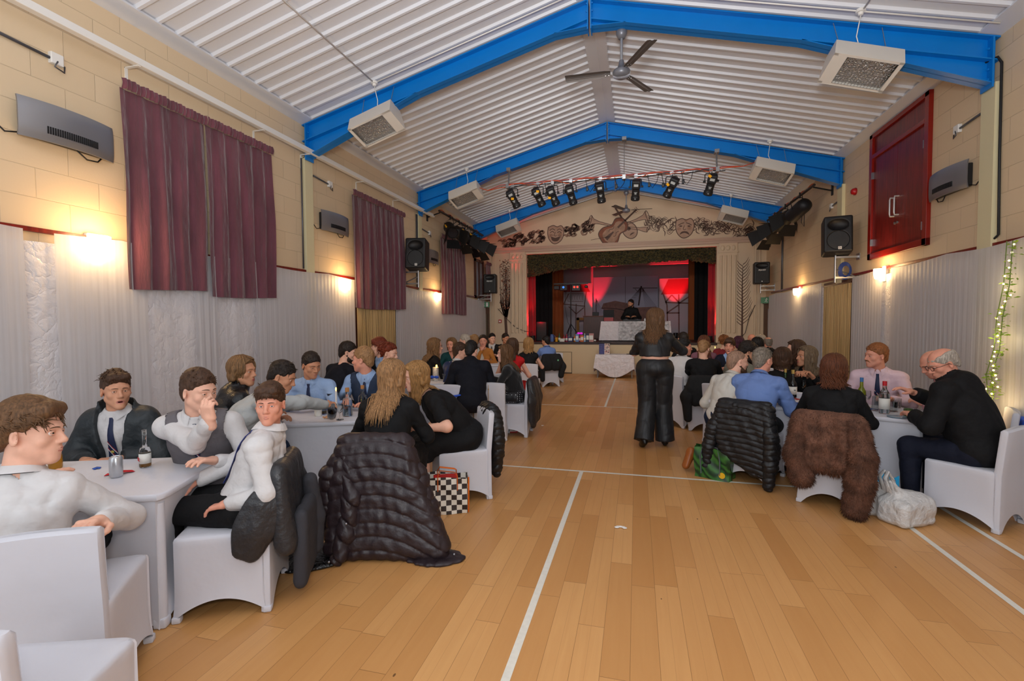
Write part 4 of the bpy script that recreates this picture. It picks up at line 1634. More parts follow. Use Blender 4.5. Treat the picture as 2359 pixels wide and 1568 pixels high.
def hang(name, label, cat, mb, m, group=None):
 return mb.build(name, m, None, 180, None, label=label, category=cat, group=group)


# satin backings
for sd_, y0, y1, lb in ((-1, YB, 1.98, 'crinkled white satin backing sheet on the left wall below the large maroon curtain'), (-1, 3.42, 9.05, 'white satin backing sheet on the left wall between gold fringe and stage door'), (1, YB, 3.9, 'crinkled white satin backing sheet on the right wall below the red hatch'), (1, 5.24, 8.95, 'white satin backing sheet on the right wall between gold fringe and stage')):
 hang('satin_backing', lb, 'drape', wall_cloth(sd_, y0, y1, 2.24, 0.02, 0.03, 0.012, 0.5, int(y0 * 7) + 3, sag=0.01, gather=1), M_SATIN, 'white wall drapes')
vp = [(-1, YB, -2.44, 1, 'sheer white voile drape at the left edge of the hall, before the shiny strip'),
   (-1, -2.24, -1.5, 1, 'sheer white voile drape glowing under the biggest wall light'),
   (-1, -1.44, -0.98, 2, 'thin sheer voile over crinkled satin below the large maroon curtain'),
   (-1, -1.0, -0.72, 1, 'narrow voile drape behind the woman with the blonde bob'),
   (-1, -0.74, -0.12, 2, 'sheer voile strip over creased satin right of the narrow voile drape'),
   (-1, -0.16, 1.97, 1, 'white voile drape behind the man in the blue shirt and tie'),
   (-1, 3.42, 5.4, 1, 'white voile drape just beyond the gold fringe on the left wall'),
   (-1, 5.4, 9.05, 1, 'white voile drape on the left wall nearest the stage'),
   (1, YB, 1.0, 1, 'white voile drape behind the fairy light garland at the right edge'),
   (1, 0.95, 2.68, 1, 'wide white voile drape behind the man in the pink shirt'),
   (1, 2.92, 3.9, 1, 'white voile drape under the wall light beside the gold fringe, right wall'),
   (1, 5.24, 8.95, 1, 'white voile drape on the right wall between gold fringe and stage')]
for k, (sd_, y0, y1, q_, lb) in enumerate(vp):
 hang('voile_drape', lb, 'drape', wall_cloth(sd_, y0, y1, 2.33, 0.03, 0.075, 0.006, 0.085, 40 + k, sag=0.03, tops=lambda y: 2.34 - 0.008 * max(y, 0)), M_VOILE if q_ == 1 else M_VOILE2, 'white wall drapes')
# timber battens carrying the drapes
mb = MB(); mb.bx(XL, XL + 0.035, YB, 9.05, 2.31, 2.345)
struct('trim_12', mb, M_MAHOG)
mb = MB(); mb.bx(XR - 0.035, XR, YB, 8.95, 2.31, 2.345)
struct('trim_13', mb, M_MAHOG)
# gold fringe curtains over the side doors
for sd_, y0, y1, zt, lb in ((-1, 2.05, 3.36, 1.95, 'gold fringe curtain hanging below the middle maroon curtain'), (1, 3.98, 5.18, 2.2, 'gold fringe curtain over the side door in the right wall')):
 xw = XL if sd_ < 0 else XR
 t = thing('fringe_curtain', lb, 'curtain', (xw, (y0 + y1) / 2, 0), 0, 'gold fringe curtains')
 b = MB()
 r = random.Random(5)
 n = 150
 for i in range(n):
  y = -(y1 - y0) / 2 + (y1 - y0) * (i + 0.5) / n
  o_ = -sd_ * (0.05 + 0.012 * r.random())
  dy = r.uniform(-0.012, 0.012)
  b.tube([(o_, y, zt), (o_ - sd_ * 0.006 * r.random(), y + dy, zt * 0.5), (o_, y + dy * 1.5, 0.05)], 0.0042, 4, False)
 f_ = b.build('fringe', M_GOLD, t, 180)
 f_['kind'] = 'stuff'
 b = MB(); b.bx(-sd_ * 0.035, -sd_ * 0.065, -(y1 - y0) / 2, (y1 - y0) / 2, zt, zt + 0.03)
 b.build('curtain_rail', M_DKWOOD, t)
mb = MB(); mb.bx(XR - 0.03, XR, 3.9, 5.26, 0, 2.28)
struct('door_1', mb, M_DKWOOD)
mb = MB(); mb.bx(XL, XL + 0.03, 2.0, 3.42, 0, 2.1)
struct('door_2', mb, M_DKWOOD)
# maroon velvet curtains
for y0, y1, zt, z0, off, lb in ((-1.70, -0.83, 3.80, 1.92, 0.10, 'left half of the large maroon velvet curtain pair on the left wall'), (-0.82, 0.14, 3.81, 1.90, 0.10, 'right half of the large maroon velvet curtain pair on the left wall'),
        (1.92, 2.86, 3.77, 1.84, 0.10, 'left half of the middle maroon curtain pair above the gold fringe'), (2.84, 3.73, 3.77, 1.85, 0.10, 'right half of the middle maroon curtain pair above the gold fringe'),
        (5.55, 6.4, 3.69, 1.81, 0.10, 'left half of the maroon curtain pair beside the left stage lanterns'), (6.38, 7.22, 3.69, 1.80, 0.10, 'right half of the maroon curtain pair beside the left stage lanterns'),
        (9.0, 9.5, 3.45, 2.25, 0.12, 'dark maroon curtain beside the window by the stage')):
 t = thing('velvet_curtain', lb, 'curtain', (0, 0, 0), 0, 'maroon velvet curtains')
 wall_cloth(-1, y0, y1, zt - 0.09, z0, off - 0.03, 0.035, 0.21, int(y0 * 31) + 200, sag=0.0, hem=0.018, gather=0.35).build('curtain_cloth', M_VELVET, t, 180)
 def head_(u, v, y0=y0, y1=y1, zt=zt, off=off):
  y = y0 + (y1 - y0) * u
  return (XL + off + 0.012 + 0.009 * math.sin(y * 150) + 0.006 * math.sin(y * 67) + 0.014 * math.sin(PI * v), y, zt - 0.095 * (1 - v) - 0.004 * math.sin(y * 40))
 b = MB(); b.grid(head_, 110, 6); b.build('heading_tape', M_VELVET, t, 180)
# white boxed rail on brackets
t = thing('cable_trunking', 'long white boxed rail on angle brackets above the maroon curtains', 'rail', (0, 0, 0))
b = MB(); b.bx(XL + 0.10, XL + 0.17, YB, 5.05, 3.955, 4.02, 0.006); b.build('trunking_box', M_WHITE, t)
for y in (-3.1, -1.57, -0.05, 0.81, 2.18, 3.44, 4.55):
 b = MB(); b.bx(XL, XL + 0.16, y - 0.013, y + 0.013, 3.945, 3.953); b.bx(XL, XL + 0.006, y - 0.013, y + 0.013, 3.76, 3.953)
 b.cyl((XL + 0.004, y, 3.79), (XL + 0.012, y, 3.79), 0.006); b.build('bracket', M_WHITE, t)


# curved wall heaters
def heater(side, yc, zc, lb):
 xw = XL if side < 0 else XR
 t = thing('wall_heater', lb, 'heater', (xw, yc, zc), 0, 'curved grey wall heaters')
 L, Hh = 0.34, 0.15
 b = MB()
 def f(u, v):
  y = (u * 2 - 1) * L
  z = (v * 2 - 1) * Hh
  x = 0.135 - 0.055 * (u * 2 - 1) ** 2 - 0.012 * (v * 2 - 1) ** 4
  return (-side * x, y, z + (0.012 if v < 0.5 else 0) * 0)
 b.grid(f, 24, 10)
 g2 = lambda u, v: (f(u, v)[0] + side * 0.012, f(u, v)[1] * 1.0, f(u, v)[2])
 o_ = len(b.v)
 b.grid(g2, 24, 10)
 for u0 in (0, 1):
  b.grid(lambda u, v, u0=u0: (f(u0, v)[0] + side * 0.012 * u, f(u0, v)[1], f(u0, v)[2]), 1, 10)
 for v0 in (0, 1):
  b.grid(lambda u, v, v0=v0: (f(u, v0)[0] + side * 0.012 * v, f(u, v0)[1], f(u, v0)[2]), 24, 1)
 b.build('front_cover', mat('heater_silver', (146, 146, 150), 0.32, 0.7), t, 35)
 b = MB(); b.bx(0, -side * 0.075, -L * 0.9, L * 0.9, -Hh * 0.86, Hh * 0.8, 0.01); b.build('casing', M_BLACKP, t)
 b = MB()
 for i in range(24):
  u = 0.24 + 0.52 * i / 23
  x, y, z = f(u, 0.29)
  b.box((x - side * 0.0015, y, z), (0.003, 0.0045, 0.028))
 b.build('outlet_grille', M_BLACK, t)
 b = MB()
 b.tube([(-side * 0.03, -side * 0.1 if False else -L * 0.9, -Hh * 0.8), (-side * 0.02, -L * 1.15, -Hh * 0.95), (-side * 0.01, -L * 1.3, -Hh * 0.6)], 0.006, 6)
 b.tube([(-side * 0.05, L * 0.2, -Hh * 0.9), (-side * 0.03, L * 0.45, -Hh * 1.2), (-side * 0.03, L * 0.7, -Hh * 1.15), (-side * 0.03, L * 0.8, -Hh * 0.85)], 0.006, 6)
 b.build('power_cable', M_BLACKP, t, 180)


heater(-1, -2.10, 3.17, 'silver curved wall heater left of the large maroon curtain')
heater(-1, 1.49, 3.12, 'silver curved wall heater between the two nearer maroon curtains')
heater(-1, 5.12, 3.08, 'wall heater half hidden behind the left wall loudspeaker')
heater(1, 1.50, 3.14, 'grey curved wall heater between red hatch and cream column')
for sd_, y, z, y2, lb in ((-1, -2.14, 3.73, -2.75, 'white spur box with grey conduit above the nearest heater'), (-1, 1.44, 3.71, 1.05, 'white spur box with grey conduit above the second left heater'), (-1, 5.1, 3.62, 4.7, 'spur box with conduit above the left loudspeaker'), (1, 1.44, 3.70, 1.02, 'white spur box with grey conduit above the right heater'), (1, 5.0, 3.67, 4.72, 'white spur box above the right loudspeaker')):
 xw = XL if sd_ < 0 else XR
 t = thing('spur_box', lb, 'socket', (xw, y, z), 0, 'heater spur boxes')
 b = MB(); b.bx(0, -sd_ * 0.04, -0.045, 0.045, -0.045, 0.045, 0.006); b.build('box', M_WHITE, t)
 b = MB(); b.tube([(-sd_ * 0.02, y2 - y, 0.02), (-sd_ * 0.02, 0.02, -0.01)], 0.012, 8); b.tube([(-sd_ * 0.04, 0, -0.02), (-sd_ * 0.05, -0.03, -0.075), (-sd_ * 0.03, 0.05, -0.085), (-sd_ * 0.02, 0.06, -0.03)], 0.006, 6); b.build('conduit', M_DKGREY, t, 180)
# wall lights
GLOW = mat('lit_glass', (255, 240, 214), 0.3, emit=((255, 214, 150), 26))
WARM = (1.0, 0.62, 0.28)
for sd_, y, z, s_, pw, lb in ((-1, -1.93, 2.27, 1.15, 30, 'lit wall light under voile left of the large maroon curtain'), (-1, 1.69, 2.21, 1.0, 20, 'lit wall light left of the middle maroon curtain'), (-1, 5.34, 2.2, 1.0, 16, 'lit wall light below the left loudspeaker'), (1, 2.95, 2.26, 0.9, 20, 'lit wall light right of the right gold fringe'), (1, 6.6, 2.22, 0.9, 16, 'lit wall light below the right stage lantern')):
 xw = XL if sd_ < 0 else XR
 t = thing('wall_light', lb, 'lamp', (xw, y, z), 0, 'wall lights')
 b = MB(); b.bx(0, -sd_ * 0.05, -0.05, 0.05, -0.13, 0.1, 0.01); b.build('back_plate', M_WHITE, t)
 b = MB()
 b.lathe([(0.0, -0.1 * s_), (0.05 * s_, -0.095 * s_), (0.065 * s_, -0.04 * s_), (0.07 * s_, 0.06 * s_), (0.062 * s_, 0.065 * s_), (0.05 * s_, 0.0)], 18, (-sd_ * 0.11, 0, 0.0))
 b.build('glass_shade', GLOW, t, 180)
 lamp('wall_light_bulb', 'POINT', (xw - sd_ * 0.24, y, z + 0.05), pw * 0.4, WARM, 0.06)


# ---- overhead radiant heaters on cords
def radiant(x, yt, lb, z):
 s_ = -1 if x < 0 else 1
 t = thing('radiant_heater', lb, 'heater', (x, yt, z), 0, 'white radiant heaters below the roof frames')
 tilt = Ry(s_ * 0.30) @ Rx(-0.3)
 b = MB()
 w_, d_, h_ = 0.32, 0.2, 0.125
 pts = [(-w_, -d_, 0.0), (-w_, d_, 0.0), (-w_, d_ * 0.6, h_ * 2), (-w_, -d_ * 0.6, h_ * 2)]
 vs = [tilt @ Vector(p) for p in pts] + [tilt @ Vector((-p[0], p[1], p[2])) for p in pts]
 b.add(vs, [(0, 3, 2, 1), (4, 5, 6, 7), (3, 7, 6, 2), (0, 4, 7, 3), (1, 2, 6, 5)])
 fr = 0.03
 for (xa, xb, ya, yb_) in ((-w_, w_, -d_, -d_ + fr), (-w_, w_, d_ - fr, d_), (-w_, -w_ + 0.04, -d_, d_), (w_ - 0.13, w_, -d_, d_) if s_ < 0 else (w_ - 0.04, w_, -d_, d_)):
  b.add([tilt @ Vector((xx, yy, 0.002)) for xx, yy in ((xa, ya), (xb, ya), (xb, yb_), (xa, yb_))], [(3, 2, 1, 0)])
 if s_ > 0:
  b.add([tilt @ Vector((xx, yy, 0.003)) for xx, yy in ((-w_, -d_), (-w_ + 0.13, -d_), (-w_ + 0.13, d_), (-w_, d_))], [(3, 2, 1, 0)])
 b.build('housing', mat('heater_enamel', (222, 216, 206), 0.4), t)
 b = MB()
 x0, x1 = (-w_ + 0.04, w_ - 0.13) if s_ < 0 else (-w_ + 0.13, w_ - 0.04)
 b.add([tilt @ Vector(p) for p in ((x0, -d_ + fr, 0.03), (x1, -d_ + fr, 0.03), (x1, d_ - fr, 0.03), (x0, d_ - fr, 0.03))], [(3, 2, 1, 0)])
 b.build('reflector', mat('hammered_reflector', (196, 194, 192), 0.18, 1.0, bump=(60, 1.0, 0.03)), t)
 b = MB()
 for i in range(16):
  xx = x0 + (x1 - x0) * i / 15
  b.cyl(tilt @ Vector((xx, -d_ + fr, 0.0)), tilt @ Vector((xx, d_ - fr, 0.0)), 0.0018, None, 4)
 for i in range(7):
  yy = -d_ + fr + (2 * d_ - 2 * fr) * i / 6
  b.cyl(tilt @ Vector((x0, yy, 0.0)), tilt @ Vector((x1, yy, 0.0)), 0.0018, None, 4)
 b.build('wire_guard', M_STEEL, t)
 b = MB()
 zr = roof_z(x - s_ * 0.06) - z - 0.03
 b.tube([(0, 0, 2 * h_ * 0.95), (-s_ * 0.02, -0.02, 0.3), (-s_ * 0.06, -0.08, 0.34), (-s_ * 0.05, -0.14, zr - 0.05)], 0.005, 6)
 b.build('cord', M_WHITE, t, 180)
 b = MB(); b.lathe([(0.0, -0.06), (0.022, -0.055), (0.026, -0.03), (0.045, -0.028), (0.045, 0.0)], 14, (-s_ * 0.05, -0.14, zr + 0.012)); b.build('ceiling_rose', M_WHITE, t, 50)
 b = MB()
 for q in (-1, 1):
  b.tube([tilt @ Vector((q * w_ * 0.7, 0, 2 * h_)), (q * w_ * 0.7, 0.06, roof_z(x + q * w_ * 0.7) - z - 0.05)], 0.004, 5)
 b.build('hanger', M_STEEL, t)


radiant(-2.80, TY[0] - 0.12, 'white radiant heater at the left end of the nearest blue beam', 4.16)
radiant(2.79, TY[0] - 0.12, 'white radiant heater at the right end of the nearest blue beam', 4.15)
radiant(-2.84, TY[1] - 0.16, 'white radiant heater at the left end of the second blue beam', 4.13)
radiant(2.84, TY[1] - 0.16, 'white radiant heater at the right end of the second blue beam', 4.13)
radiant(-2.9, TY[2] - 0.16, 'white radiant heater at the left end of the farthest blue beam', 4.13)
radiant(2.86, TY[2] - 0.16, 'white radiant heater at the right end of the farthest blue beam', 4.13)
# surface cable runs on the roof
for s_, ya, lb in ((-1, -4.5, 'white surface cable run on the left roof slope'), (1, -4.5, 'white surface cable run on the right roof slope')):
 x = s_ * 2.75
 b = MB()
 xr_ = x
 b.tube([(x, ya, roof_z(x) - 0.03), (x, TY[0] - 0.26, roof_z(x) - 0.03)], 0.009, 6)
 b.tube([(x, TY[0] - 0.26, roof_z(x) - 0.03), (s_ * 0.15, TY[0] - 0.26, roof_z(0.15) - 0.035)] if s_ < 0 else [(s_ * 0.15, TY[0] - 0.26, roof_z(0.15) - 0.035), (s_ * 3.9, TY[0] - 0.26, roof_z(3.9) - 0.03)], 0.009, 6)
 hang('cable_run', lb, 'cable', b, M_WHITE)


# ---- ceiling fans
def fan(loc, lb, a0):
 t = thing('ceiling_fan', lb, 'fan', loc, 0, 'ceiling fans')
 mf = mat('fan_grey', (120, 122, 130), 0.35, 0.3)
 b = MB(); b.lathe([(0.0, 0.53), (0.05, 0.53), (0.068, 0.49), (0.066, 0.45), (0.04, 0.40), (0.0, 0.395)], 20); b.build('canopy', mf, t, 60)
 b = MB(); b.cyl((0, 0, 0.08), (0, 0, 0.42), 0.016, None, 12); b.build('down_rod', mat('fan_rod', (176, 178, 184), 0.3, 0.6), t, 60)
 b = MB(); b.lathe([(0.0, -0.07), (0.06, -0.066), (0.1, -0.04), (0.108, 0.0), (0.1, 0.02), (0.05, 0.045), (0.035, 0.1), (0.028, 0.14), (0, 0.14)], 24); b.build('motor_hub', mf, t, 60)
 for k in range(3):
  a = math.radians(a0 + 120 * k)
  R = Rz(a) @ Rx(0.2)
  b = MB()
  prof = [(-0.055, 0.0), (-0.02, 0.004), (-0.008, -0.004), (0.008, -0.004), (0.02, 0.004), (0.055, 0.0)]
  vs = []
  for r_, wd in ((0.13, 0.75), (0.2, 1.0), (0.66, 1.2), (0.68, 1.15)):
   for x, z in prof:
    vs.append(R @ Vector((r_, x * wd, z)))
  fs = [(i * 6 + j, i * 6 + j + 1, (i + 1) * 6 + j + 1, (i + 1) * 6 + j) for i in range(3) for j in range(5)]
  n0 = len(vs)
  vs += [v + Vector((0, 0, 0.005)) for v in vs]
  fs += [tuple(n0 + q for q in f_[::-1]) for f_ in fs]
  b.add(vs, fs)
  for x in (-0.02, 0.02):
   for r_ in (0.15, 0.19):
    b.sphere(R @ Vector((r_, x, -0.004)), 0.008, 6, 4)
  b.build('blade', mat('fan_blade', (94, 90, 88), 0.4, 0.2), t)


fan((0.37, 1.02, 4.60), 'grey three blade ceiling fan below the nearest blue beam', 60)
fan((0.28, 8.5, 4.62), 'grey ceiling fan just in front of the painted gable', 2)

# ---- red hatch doors in the right wall
mb = MB()
ya, yb_, za, zb = 1.94, 3.47, 2.50, 4.37
for y0, y1, z0, z1 in ((ya, ya + 0.09, za, zb), (yb_ - 0.09, yb_, za, zb), (ya, yb_, za, za + 0.09), (ya, yb_, zb - 0.06, zb), (ya + .09, yb_ - .09, 4.0, 4.06)):
 mb.bx(XR - 0.05, XR, y0, y1, z0, z1, 0.004)
fr = struct('door_3', mb, mat('red_gloss_frame', (134, 26, 16), 0.25))
for y0, y1 in ((ya + 0.09, (ya + yb_) / 2 - 0.003), ((ya + yb_) / 2 + 0.003, yb_ - 0.09)):
 b = MB(); b.bx(XR - 0.02, XR + 0.01, y0, y1, za + 0.09, 4.0); b.build('door_leaf', M_MAHOG, fr)
b = MB(); b.bx(XR - 0.018, XR + 0.01, ya + .09, yb_ - .09, 4.06, zb - 0.06); b.build('top_panel', M_MAHOG, fr)
ym = (ya + yb_) / 2
for q in (-1, 1):
 b = MB(); b.tube([(XR - 0.02, ym + q * 0.06, 3.02), (XR - 0.07, ym + q * 0.06, 3.02), (XR - 0.075, ym + q * 0.06, 3.05), (XR - 0.075, ym + q * 0.06, 3.24), (XR - 0.07, ym + q * 0.06, 3.27), (XR - 0.02, ym + q * 0.06, 3.27)], 0.011, 10)
 b.build('pull_handle', mat('aluminium', (212, 210, 208), 0.3, 0.6), fr, 60)
 b = MB(); b.cyl((XR - 0.02, ym + q * 0.035, 2.92), (XR - 0.03, ym + q * 0.035, 2.92), 0.018, None, 12); b.build('lock_escutcheon', M_STEEL, fr, 40)
 for z in (2.75, 3.75):
  b = MB(); b.bx(XR - 0.054, XR - 0.02, (ya + 0.088 if q < 0 else yb_ - 0.1), (ya + 0.1 if q < 0 else yb_ - 0.088), z - 0.05, z + 0.05); b.build('hinge', M_STEEL, fr)
t = thing('alarm_sounder', 'small red fire alarm sounder between loudspeaker and red hatch', 'alarm', (XR, 4.04, 3.69))
b = MB(); b.lathe([(0.0, 0.07), (0.03, 0.068), (0.05, 0.05), (0.055, 0.0)], 16, (0, 0, 0), Ry(-PI / 2)); b.build('dome', mat('alarm_red', (176, 20, 26), 0.35), t, 60)
b = MB(); b.lathe([(0.058, -0.001), (0.058, 0.02), (0.0, 0.02)], 16, (0, 0, 0), Ry(-PI / 2)); b.build('base', mat('alarm_base', (150, 18, 24), 0.4), t, 40)
b = MB(); b.tube([(XR - 0.09, 0.9, 4.16), (XR - 0.03, 0.83, 4.17), (XR - 0.015, 0.80, 4.1), (XR - 0.015, 0.79, 3.2), (XR - 0.015, 0.77, 2.42), (XR - 0.02, 0.85, 2.37), (XR - 0.02, 1.05, 2.355)], 0.012, 8)
hang('conduit', 'black cable conduit beside the right cream column', 'cable', b, M_BLACKP)
b = MB(); b.tube([(XL + 0.015, 0.80, 3.9), (XL + 0.015, 0.80, 2.36)], 0.011, 8)
hang('conduit', 'grey conduit beside the left cream column', 'cable', b, M_DKGREY)
b = MB(); b.tube([(XL + 0.02, 4.42, 3.9), (XL + 0.02, 4.42, 2.3)], 0.014, 8); b.tube([(XL + 0.02, 4.46, 3.9), (XL + 0.02, 4.46, 2.3)], 0.014, 8)
hang('conduit', 'twin grey conduits behind the left loudspeaker', 'cable', b, M_DKGREY)
b = MB()
for dx in (0, 0.05):
 b.tube([(XR - 0.02, 8.0 + dx, 3.9), (XR - 0.02, 8.0 + dx, 2.3)], 0.016, 8)
hang('conduit', 'dark conduits on the right wall near the stage', 'cable', b, M_DKGREY)


# ---- loudspeakers
def pa_speaker(loc, rz, s_, lb, kind, tilt=-0.12):
 t = thing('wall_loudspeaker', lb, 'loudspeaker', loc, rz, 'loudspeakers on wall brackets')
 R = Rx(tilt)
 w_, d_, h_ = 0.2 * s_, 0.19 * s_, 0.3 * s_
 sd = SDF()
 sd.box((0, 0, 0), (w_, d_, h_), R, 0.03, 0.01)
 sd.box(R_pt(R, (0, 0.14 * s_, 0)), (w_ * 0.75, 0.1 * s_, h_ * 0.95), R, 0.03, 0.03)
 if kind == 'horn':
  sd.ell(R_pt(R, (0, -d_ - 0.02, 0.15 * s_)), (0.15 * s_, 0.09 * s_, 0.1 * s_), R, 0.01, 's')
  sd.cone(R_pt(R, (0, -d_ - 0.03, -0.1 * s_)), R_pt(R, (0, -d_ + 0.045, -0.1 * s_)), 0.16 * s_, 0.145 * s_, 0.008, 's', flat='b')
 else:
  sd.ell(R_pt(R, (0, -d_ - 0.01, 0.2 * s_)), (0.16 * s_, 0.06 * s_, 0.075 * s_), R, 0.01, 's')
 link('cabinet', np_mesh('cabinet', [sd.mesh(0.008)], M_BLACKP), t)
 b = MB()
 if kind == 'horn':
  b.lathe([(0.0, -0.02), (0.05 * s_, -0.028), (0.06 * s_, -0.01), (0.135 * s_, 0.01), (0.15 * s_, 0.012)], 24, R_pt(R, (0, -d_ + 0.03, -0.1 * s_)), R @ Rx(PI / 2))
  b.build('woofer_cone', mat('speaker_grille', (34, 35, 38), 0.55, bump=(500, 0.5, 0.002)), t, 60)
  b = MB()
  c = R_pt(R, (0.02 * s_, -d_ - 0.002, -0.235 * s_))
  b.box(c, (0.024 * s_, 0.003, 0.022 * s_), R)
  b.build('badge', M_WHITE, t)
  b = MB()
  for x0, z0, x1, z1 in ((-0.012, 0.012, -0.012, -0.012), (-0.012, 0.012, -0.001, 0.012), (-0.012, 0.0, -0.003, 0.0), (-0.012, -0.012, -0.001, -0.012), (0.002, 0.012, 0.007, -0.012), (0.013, 0.012, 0.007, -0.012)):
   b.tube([R_pt(R, (0.02 * s_ + x0 * s_ * 1.2, -d_ - 0.006, -0.235 * s_ + z0 * s_)), R_pt(R, (0.02 * s_ + x1 * s_ * 1.2, -d_ - 0.006, -0.235 * s_ + z1 * s_))], 0.0022, 5)
  b.build('badge_lettering', M_BLACK, t)
 else:
  b = MB(); b.bx(-0.165 * s_, 0.165 * s_, -d_ - 0.004, -d_ + 0.01, -0.25 * s_, 0.12 * s_, 0.01)
  for i in range(len(b.v)):
   b.v[i] = tuple(R @ Vector(b.v[i]))
  b.build('front_grille', mat('speaker_grille2', (20, 20, 22), 0.6, bump=(400, 0.5, 0.002)), t)
  b = text_mesh('PEAVEY', 0.055 * s_, bold=True)
  M_ = Matrix.Translation(R_pt(R, (0, -d_ - 0.007, 0.07 * s_))) @ (R @ Rx(PI / 2)).to_4x4() @ Matrix.Shear('XY', 4, (0.3, 0)) if False else Matrix.Translation(R_pt(R, (0, -d_ - 0.007, 0.07 * s_))) @ (R @ Rx(PI / 2)).to_4x4()
  b.transform(M_)
  b.materials.append(M_WHITE)
  link('name_badge', b, t)
  b = MB(); b.sphere(R_pt(R, (0, -d_ - 0.003, -0.24 * s_)), (0.014, 0.003, 0.014), 10, 6); b.build('emblem', M_WHITE, t)
 return t


def R_pt(R, p):
 return tuple(R @ Vector(p))


def text_mesh(txt, size, bold=False, extrude=0.0008, align='CENTER'):
 cu = bpy.data.curves.new('text', 'FONT')
 cu.body = txt
 cu.size = size
 cu.extrude = extrude
 cu.align_x = align
 cu.align_y = 'CENTER'
 if bold:
  cu.offset = size * 0.012
 o = bpy.data.objects.new('text', cu)
 COL.objects.link(o)
 bpy.context.view_layer.update()
 me = bpy.data.meshes.new_from_object(o.evaluated_get(bpy.context.evaluated_depsgraph_get()))
 bpy.data.objects.remove(o)
 bpy.data.curves.remove(cu)
 return me


def spk_bracket(loc, wall_x, lb, drop=0.45):
 """pole with two wall arms"""
 x, y, z = loc
 t = thing('speaker_bracket', lb, 'bracket', (x, y, z - drop), 0, 'loudspeaker wall brackets')
 b = MB(); b.cyl((0, 0, -0.02), (0, 0, drop - 0.27), 0.018, None, 12); b.build('pole', M_STEEL, t, 60)
 s_ = 1 if wall_x > x else -1
 for zz in (0.06, drop - 0.33 if drop > 0.45 else 0.22):
  b = MB(); b.bx(0, wall_x - x, -0.02, 0.02, zz - 0.015, zz + 0.015); b.bx(wall_x - x - s_ * 0.01, wall_x - x, -0.06, 0.06, zz - 0.05, zz + 0.05); b.build('arm', M_STEEL, t)
 b = MB(); b.tube([(0, 0, 0.2), ((wall_x - x) * 0.9, 0, 0.07)], 0.012, 6); b.build('brace', M_STEEL, t)
 return t


pa_speaker((-3.66, 3.75, 2.93), math.radians(12), 1.0, 'black loudspeaker with square badge on the left wall above the drape', 'horn')
spk_bracket((-3.66, 3.78, 2.93), XL, 'steel wall bracket holding the left loudspeaker with square badge', 0.62)
pa_speaker((3.70, 3.86, 2.94), math.radians(-12), 0.98, 'black loudspeaker with square badge on the right wall beside the red hatch', 'horn')
t = spk_bracket((3.70, 3.89, 2.94), XR, 'steel wall bracket with coiled blue cable under the right loudspeaker', 0.72)
b = MB()
for k in range(7):
 r_ = 0.07 + 0.008 * k
 b.tube([(0.14 + r_ * math.cos(a) * 0.8, -0.03 + 0.006 * k, 0.17 + r_ * math.sin(a) * 1.2) for a in np.linspace(0, 2 * PI, 17)], 0.006, 5, False)
b.build('coiled_cable', mat('blue_cable', (30, 56, 124), 0.4), t, 180)
pa_speaker((3.70, 8.7, 2.82), math.radians(-6), 0.92, 'black loudspeaker on the right wall next to the painted bare tree', 'grille', 0.0)
spk_bracket((3.70, 8.74, 2.82), XR, 'bracket with looped cables under the far right loudspeaker', 0.5)
pa_speaker((-3.62, 8.55, 2.72), math.radians(8), 0.92, 'black loudspeaker on the left wall in front of the stage window', 'grille', 0.0)
spk_bracket((-3.62, 8.59, 2.72), XL, 'bracket with looped cables under the far left loudspeaker', 0.5)

# ---- lighting bars with lanterns
t = thing('lighting_bar', 'aluminium lighting bar hung across the hall below the second blue beam', 'bar', (0, 4.4, 4.33))
b = MB(); b.cyl((-2.02, 0, 0), (2.02, 0, 0), 0.025, None, 14); b.build('pipe', mat('aluminium_pipe', (196, 196, 200), 0.25, 0.9), t, 60)
for x, zt in ((-1.97, 0.36), (0.32, 0.75), (1.97, 0.36)):
 b = MB(); b.cyl((x, 0.06, 0), (x, 0.14, zt), 0.014 if x != 0.32 else 0.006, None, 8); b.bx(x - 0.03, x + 0.03, -0.04, 0.1, -0.045, 0.035); b.bx(x - 0.04, x + 0.04, 0.06, 0.2, zt - 0.03, zt + 0.03); b.build('hanger', M_STEEL, t)
r = random.Random(3)
for (za, zb_, m_, nm) in ((0.03, -0.05, mat('orange_cable', (206, 84, 40), 0.5), 'orange_cable'), (0.035, 0.02, mat('red_cable', (170, 52, 44), 0.5), 'red_cable'), (0.0, -0.06, M_BLACKP, 'black_cable')):
 pts = []
 for i in range(45):
  x = -2.1 + 4.2 * i / 44
  pts.append((x, -0.03 + 0.01 * r.random(), za + (zb_ - za) * (0.5 + 0.5 * math.sin(i * 0.9 + za * 50)) * (0.4 + 0.6 * r.random())))
 if nm != 'black_cable':
  pts = [(-2.75, 0.05, 0.1), (-2.4, 0.02, -0.05)] + pts + [(2.4, 0.0, 0.02), (2.75, 0.1, 0.14)]
 b = MB(); b.tube(pts, 0.008, 6); b.build(nm, m_, t, 180)
for x in (-1.2, -0.85, -0.4, 0.15, 0.75, 1.0, 1.35):
 b = MB(); L_ = r.uniform(0.18, 0.34)
 b.tube([(x, -0.03, 0), (x + 0.03, -0.04, -L_ * 0.6), (x + 0.09, -0.05, -L_), (x + 0.17, -0.04, -L_ * 0.55), (x + 0.2, -0.03, 0)], 0.006, 6)
 b.box((x + 0.03, -0.045, -L_ * 0.75), (0.022, 0.022, 0.04), None, 0.006)
 b.build('plug_lead', M_BLACKP, t, 60)
TAG = mat('yellow_test_label', (236, 168, 20), 0.5)


